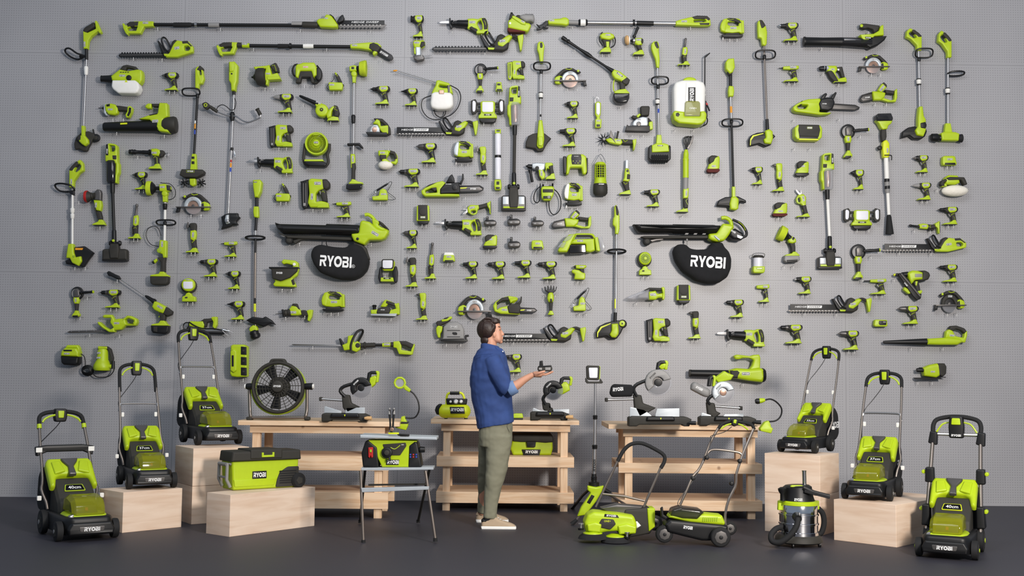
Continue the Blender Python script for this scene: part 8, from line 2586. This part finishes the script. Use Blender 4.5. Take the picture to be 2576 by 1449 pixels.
t.P('+body','SK',[(1340,937),(1352,936),(1368,937.5),(1370,942),(1360,947),(1344,948)],46,70,3.5,2,bb=3.5)
for i,(dz,ln,lift)in enumerate(((68,21,0),(61.5,25,.5),(55,27,1),(48.8,23,1.6))):
 t.T('+body','SK',[(1364,942.5-lift,dz),(1364+ln*.4,941.6-lift,dz+.4),(1364+ln*.75,938.6-lift,dz+.6),(1364+ln,935-lift,dz+.6)],[3.1,2.9,2.6,2.0],10,4)
t.T('+body','SK',[(1347,941,68),(1355,938,74),(1363,935.5,76),(1370,933.5,75)],[4.4,3.8,3.2,2.4],10,4)
t.T('+body','SK',[(1230,908,-36),(1222,950,-50),(1232,1000,-46),(1262,1010,-30)],[15,13,12,8],14)
t.T('+body','SK',[(1256,1080,14),q(1250,1190,14),q(1234,1306,12)],[20,16,10],14)
t.T('+body','SK',[(1236,1080,-14),q(1222,1190,-56),q(1212,1292,-103)],[20,16,10],14)
t.E('eye','W',(1255.8,829.6,11.6),2.4,1.7,2.4)
t.E('+eye','HA',(1257.4,829.4,13),1.2,1.3,2)
t.T('eyebrow','HA',[(1250,823.8,15),(1254,821.6,14.2),(1258.6,822.4,12)],1.1,6,3)
# hair
t.E('hair','HA',(1226,828,0),27.5,28.5,24.5,20,14)
t.E('+hair','HA',(1243,809,0),16,11,21,16,10)
t.E('+hair','HA',(1222,855,0),14,15,18,16,10)
t.E('+hair','HA',(1243,822,0),9,15,20,12,8)
for i in range(11):
 a=radians(200+i*9)
 t.T('+hair','HA',[(1230+27*cos(a),829+27*sin(a),-14+i%5*7),(1232+28*cos(a+.35),829+30*sin(a+.35),-14+i%5*7.4),(1236+22*cos(a+.7),829+27*sin(a+.7),-12+i%5*7)],[2.6,3.8,1.6],8,4)
for i in range(13):
 lk=[]
 for j in range(6):
  x,y=1250-i*2.6-j*(3.2-i*.15),804+j*10+abs(i-5)*.5
  e2=1-((x-1226)/27.5)**2-((y-828)/28.5)**2
  if e2>.04 and not(x>1237 and y>834):
   lk.append((x,y,24.5*sqrt(e2)+.2))
 if len(lk)>2:
  t.T('+hair','HA',lk,[.8,1.9,1.6,.7],6,4)
  # shirt
t.V('shirt','DN',[(874,1214,1258,20,0,4),(884,1200,1270,40,0,3),(898,1190,1276,54,0,0),(925,1184,1283,58,0,0),(960,1182,1287,50,0,0),(1000,1184,1290,44,0,0),(1036,1194,1292,44,0,-3),(1070,1200,1294,47,0,-10)])
t.T('+shirt','DN',[(1238,902,40),(1252,936,50),(1268,970,51),(1278,979,50)],[23,22,19,18],18)
t.T('+shirt','DN',[(1226,904,-38),(1214,950,-50),(1222,996,-46),(1240,1008,-40)],[22,20,17,15],18)
t.L('cuff','DL',(1278,981,50),(1297,971,52),[(0,16.5),(.1,18),(.9,17.4),(1,15.6)],20)
t.V('collar','DN',[(866,1213,1254,19,0,5),(872,1209,1260,23,0,6),(884,1208,1270,30,0,5),(890,1212,1268,30,0,4)])
t.P('collar_point','DN',[(1244,872),(1262,876),(1271,886),(1262,892),(1250,884)],12,24,3,1.5)
t.L('button','W',(1265,884,24),(1265,884,26),[(0,1.8),(1,1.6)])
t.T('seam','DN',[(1192,900,32),(1204,893,48),(1226,890,58),(1240,890,56)],.8,5,4)
# trousers
t.V('trousers','TR',[(1040,1206,1286,38,0,0),(1070,1204,1290,42,0,0),(1100,1204,1289,42,0,0),(1122,1206,1284,38,0,0)])
t.V('+trousers','TR',[(1095,1218,1288,27,16,0),(1140,1222,1283,27,15,0),(1180,1222,1276,24,15,0),(1220,1219,1264,22,14,0),(1260,1217,1254,19,13,0),(1290,1217,1250,18,12,0),(1304,1216,1251,18,12,3)])
t.V('+trousers','TR',[(1095,1204,1272,27,-16,0),(1140,1203,1258,27,-34,0),(1180,1201,1248,24,-54,0),(1220,1201,1240,21,-74,0),(1260,1201,1228,18,-94,0),(1290,1201,1224,17,-104,2)])
t.T('pocket_seam','TR',[(1282,1058,26),(1276,1072,34),(1284,1086,30)],.8,5,3)
# shoes
for nm,f in(('shoe',lambda x,y:(x,y)),('shoe',lambda x,y:(1197+(x-1210)*.93,1313.6+(y-1331)*.93))):
 near=f(1210,1331)[1]>1320
 c=12 if near else-112
 Q=lambda pts:[t.q(*f(x,y),c)[:2]for x,y in pts]
 t.P('sock','B',Q([(1216,1300),(1242,1298),(1244,1312),(1218,1314)]),c-12,c+12,6,2,bb=6)
 t.P(nm,'SU',Q([(1211,1322),(1211,1308),(1215,1303),(1226,1307),(1238,1299),(1246,1298),(1256,1306),(1270,1311),(1286,1316),(1296,1321),(1297,1326),(1212,1326)]),c-14,c+14,7,3,bb=7)
 t.P(nm+'/sole','W',Q([(1210,1323),(1214,1322),(1296,1323),(1299,1326),(1297,1331),(1212,1331)]),c-16,c+16,2,1.5,bb=2)
 t.P(nm+'/heel_patch','B' if near else 'SU',Q([(1210,1309),(1215,1303),(1226,1307),(1224,1313),(1212,1313)]),c-13,c+14.6,5,1,bb=5)
 for i in range(4):
  t.T(('+' if i else '')+nm+'/laces','W',[(*Q([(1243+i*6,1301+i*3.6)])[0],c+8),(*Q([(1247+i*6,1299+i*3.4)])[0],c),(*Q([(1250+i*6,1302+i*3.2)])[0],c-8)],1,5,3)
t.build()
for o in t.root.children:
 if o.name.startswith('body'):
  remesh(o,.0042,5)
 elif o.name.startswith('hair'):
  remesh(o,.004,1)
 elif o.name.startswith('shirt'):
  remesh(o,.007,4,.036,.17)
 elif o.name.startswith('trousers'):
  remesh(o,.007,4,.022,.13)
 elif o.name.startswith('collar'):
  remesh(o,.006,3)
R_=Vector((A(1370,936,-t.loc.y).x,t.loc.y-(58-26)*t.k,0))
R_.z=A(1370,936,-t.loc.y).z
hd=t
t=Stand('battery_pack','battery pack resting on the open palm of the man','battery',1370,936,group=None,ref=R_)
t.P('case','K',[(1353,923),(1356,920),(1384,920),(1389,924),(1389,930),(1385,934.5),(1356,934.5),(1352,930)],-11,11,3,2)
t.P('+case','B',[(1354,921),(1386,918.5),(1388,922),(1380,924),(1355,924)],-11.4,11.4,1,1)
t.P('+case','GR',[(1371,924),(1385,924),(1384,931),(1371,931)],10,12,.5,.6)
t.P('+case','GR',[(1355,925),(1363,925),(1363,931),(1355,930)],10,12,.5,.6)
t.P('terminal_post','B',[(1357.5,908),(1365,907),(1366.5,921),(1356.5,921)],-4,4,1,1)
t.build()
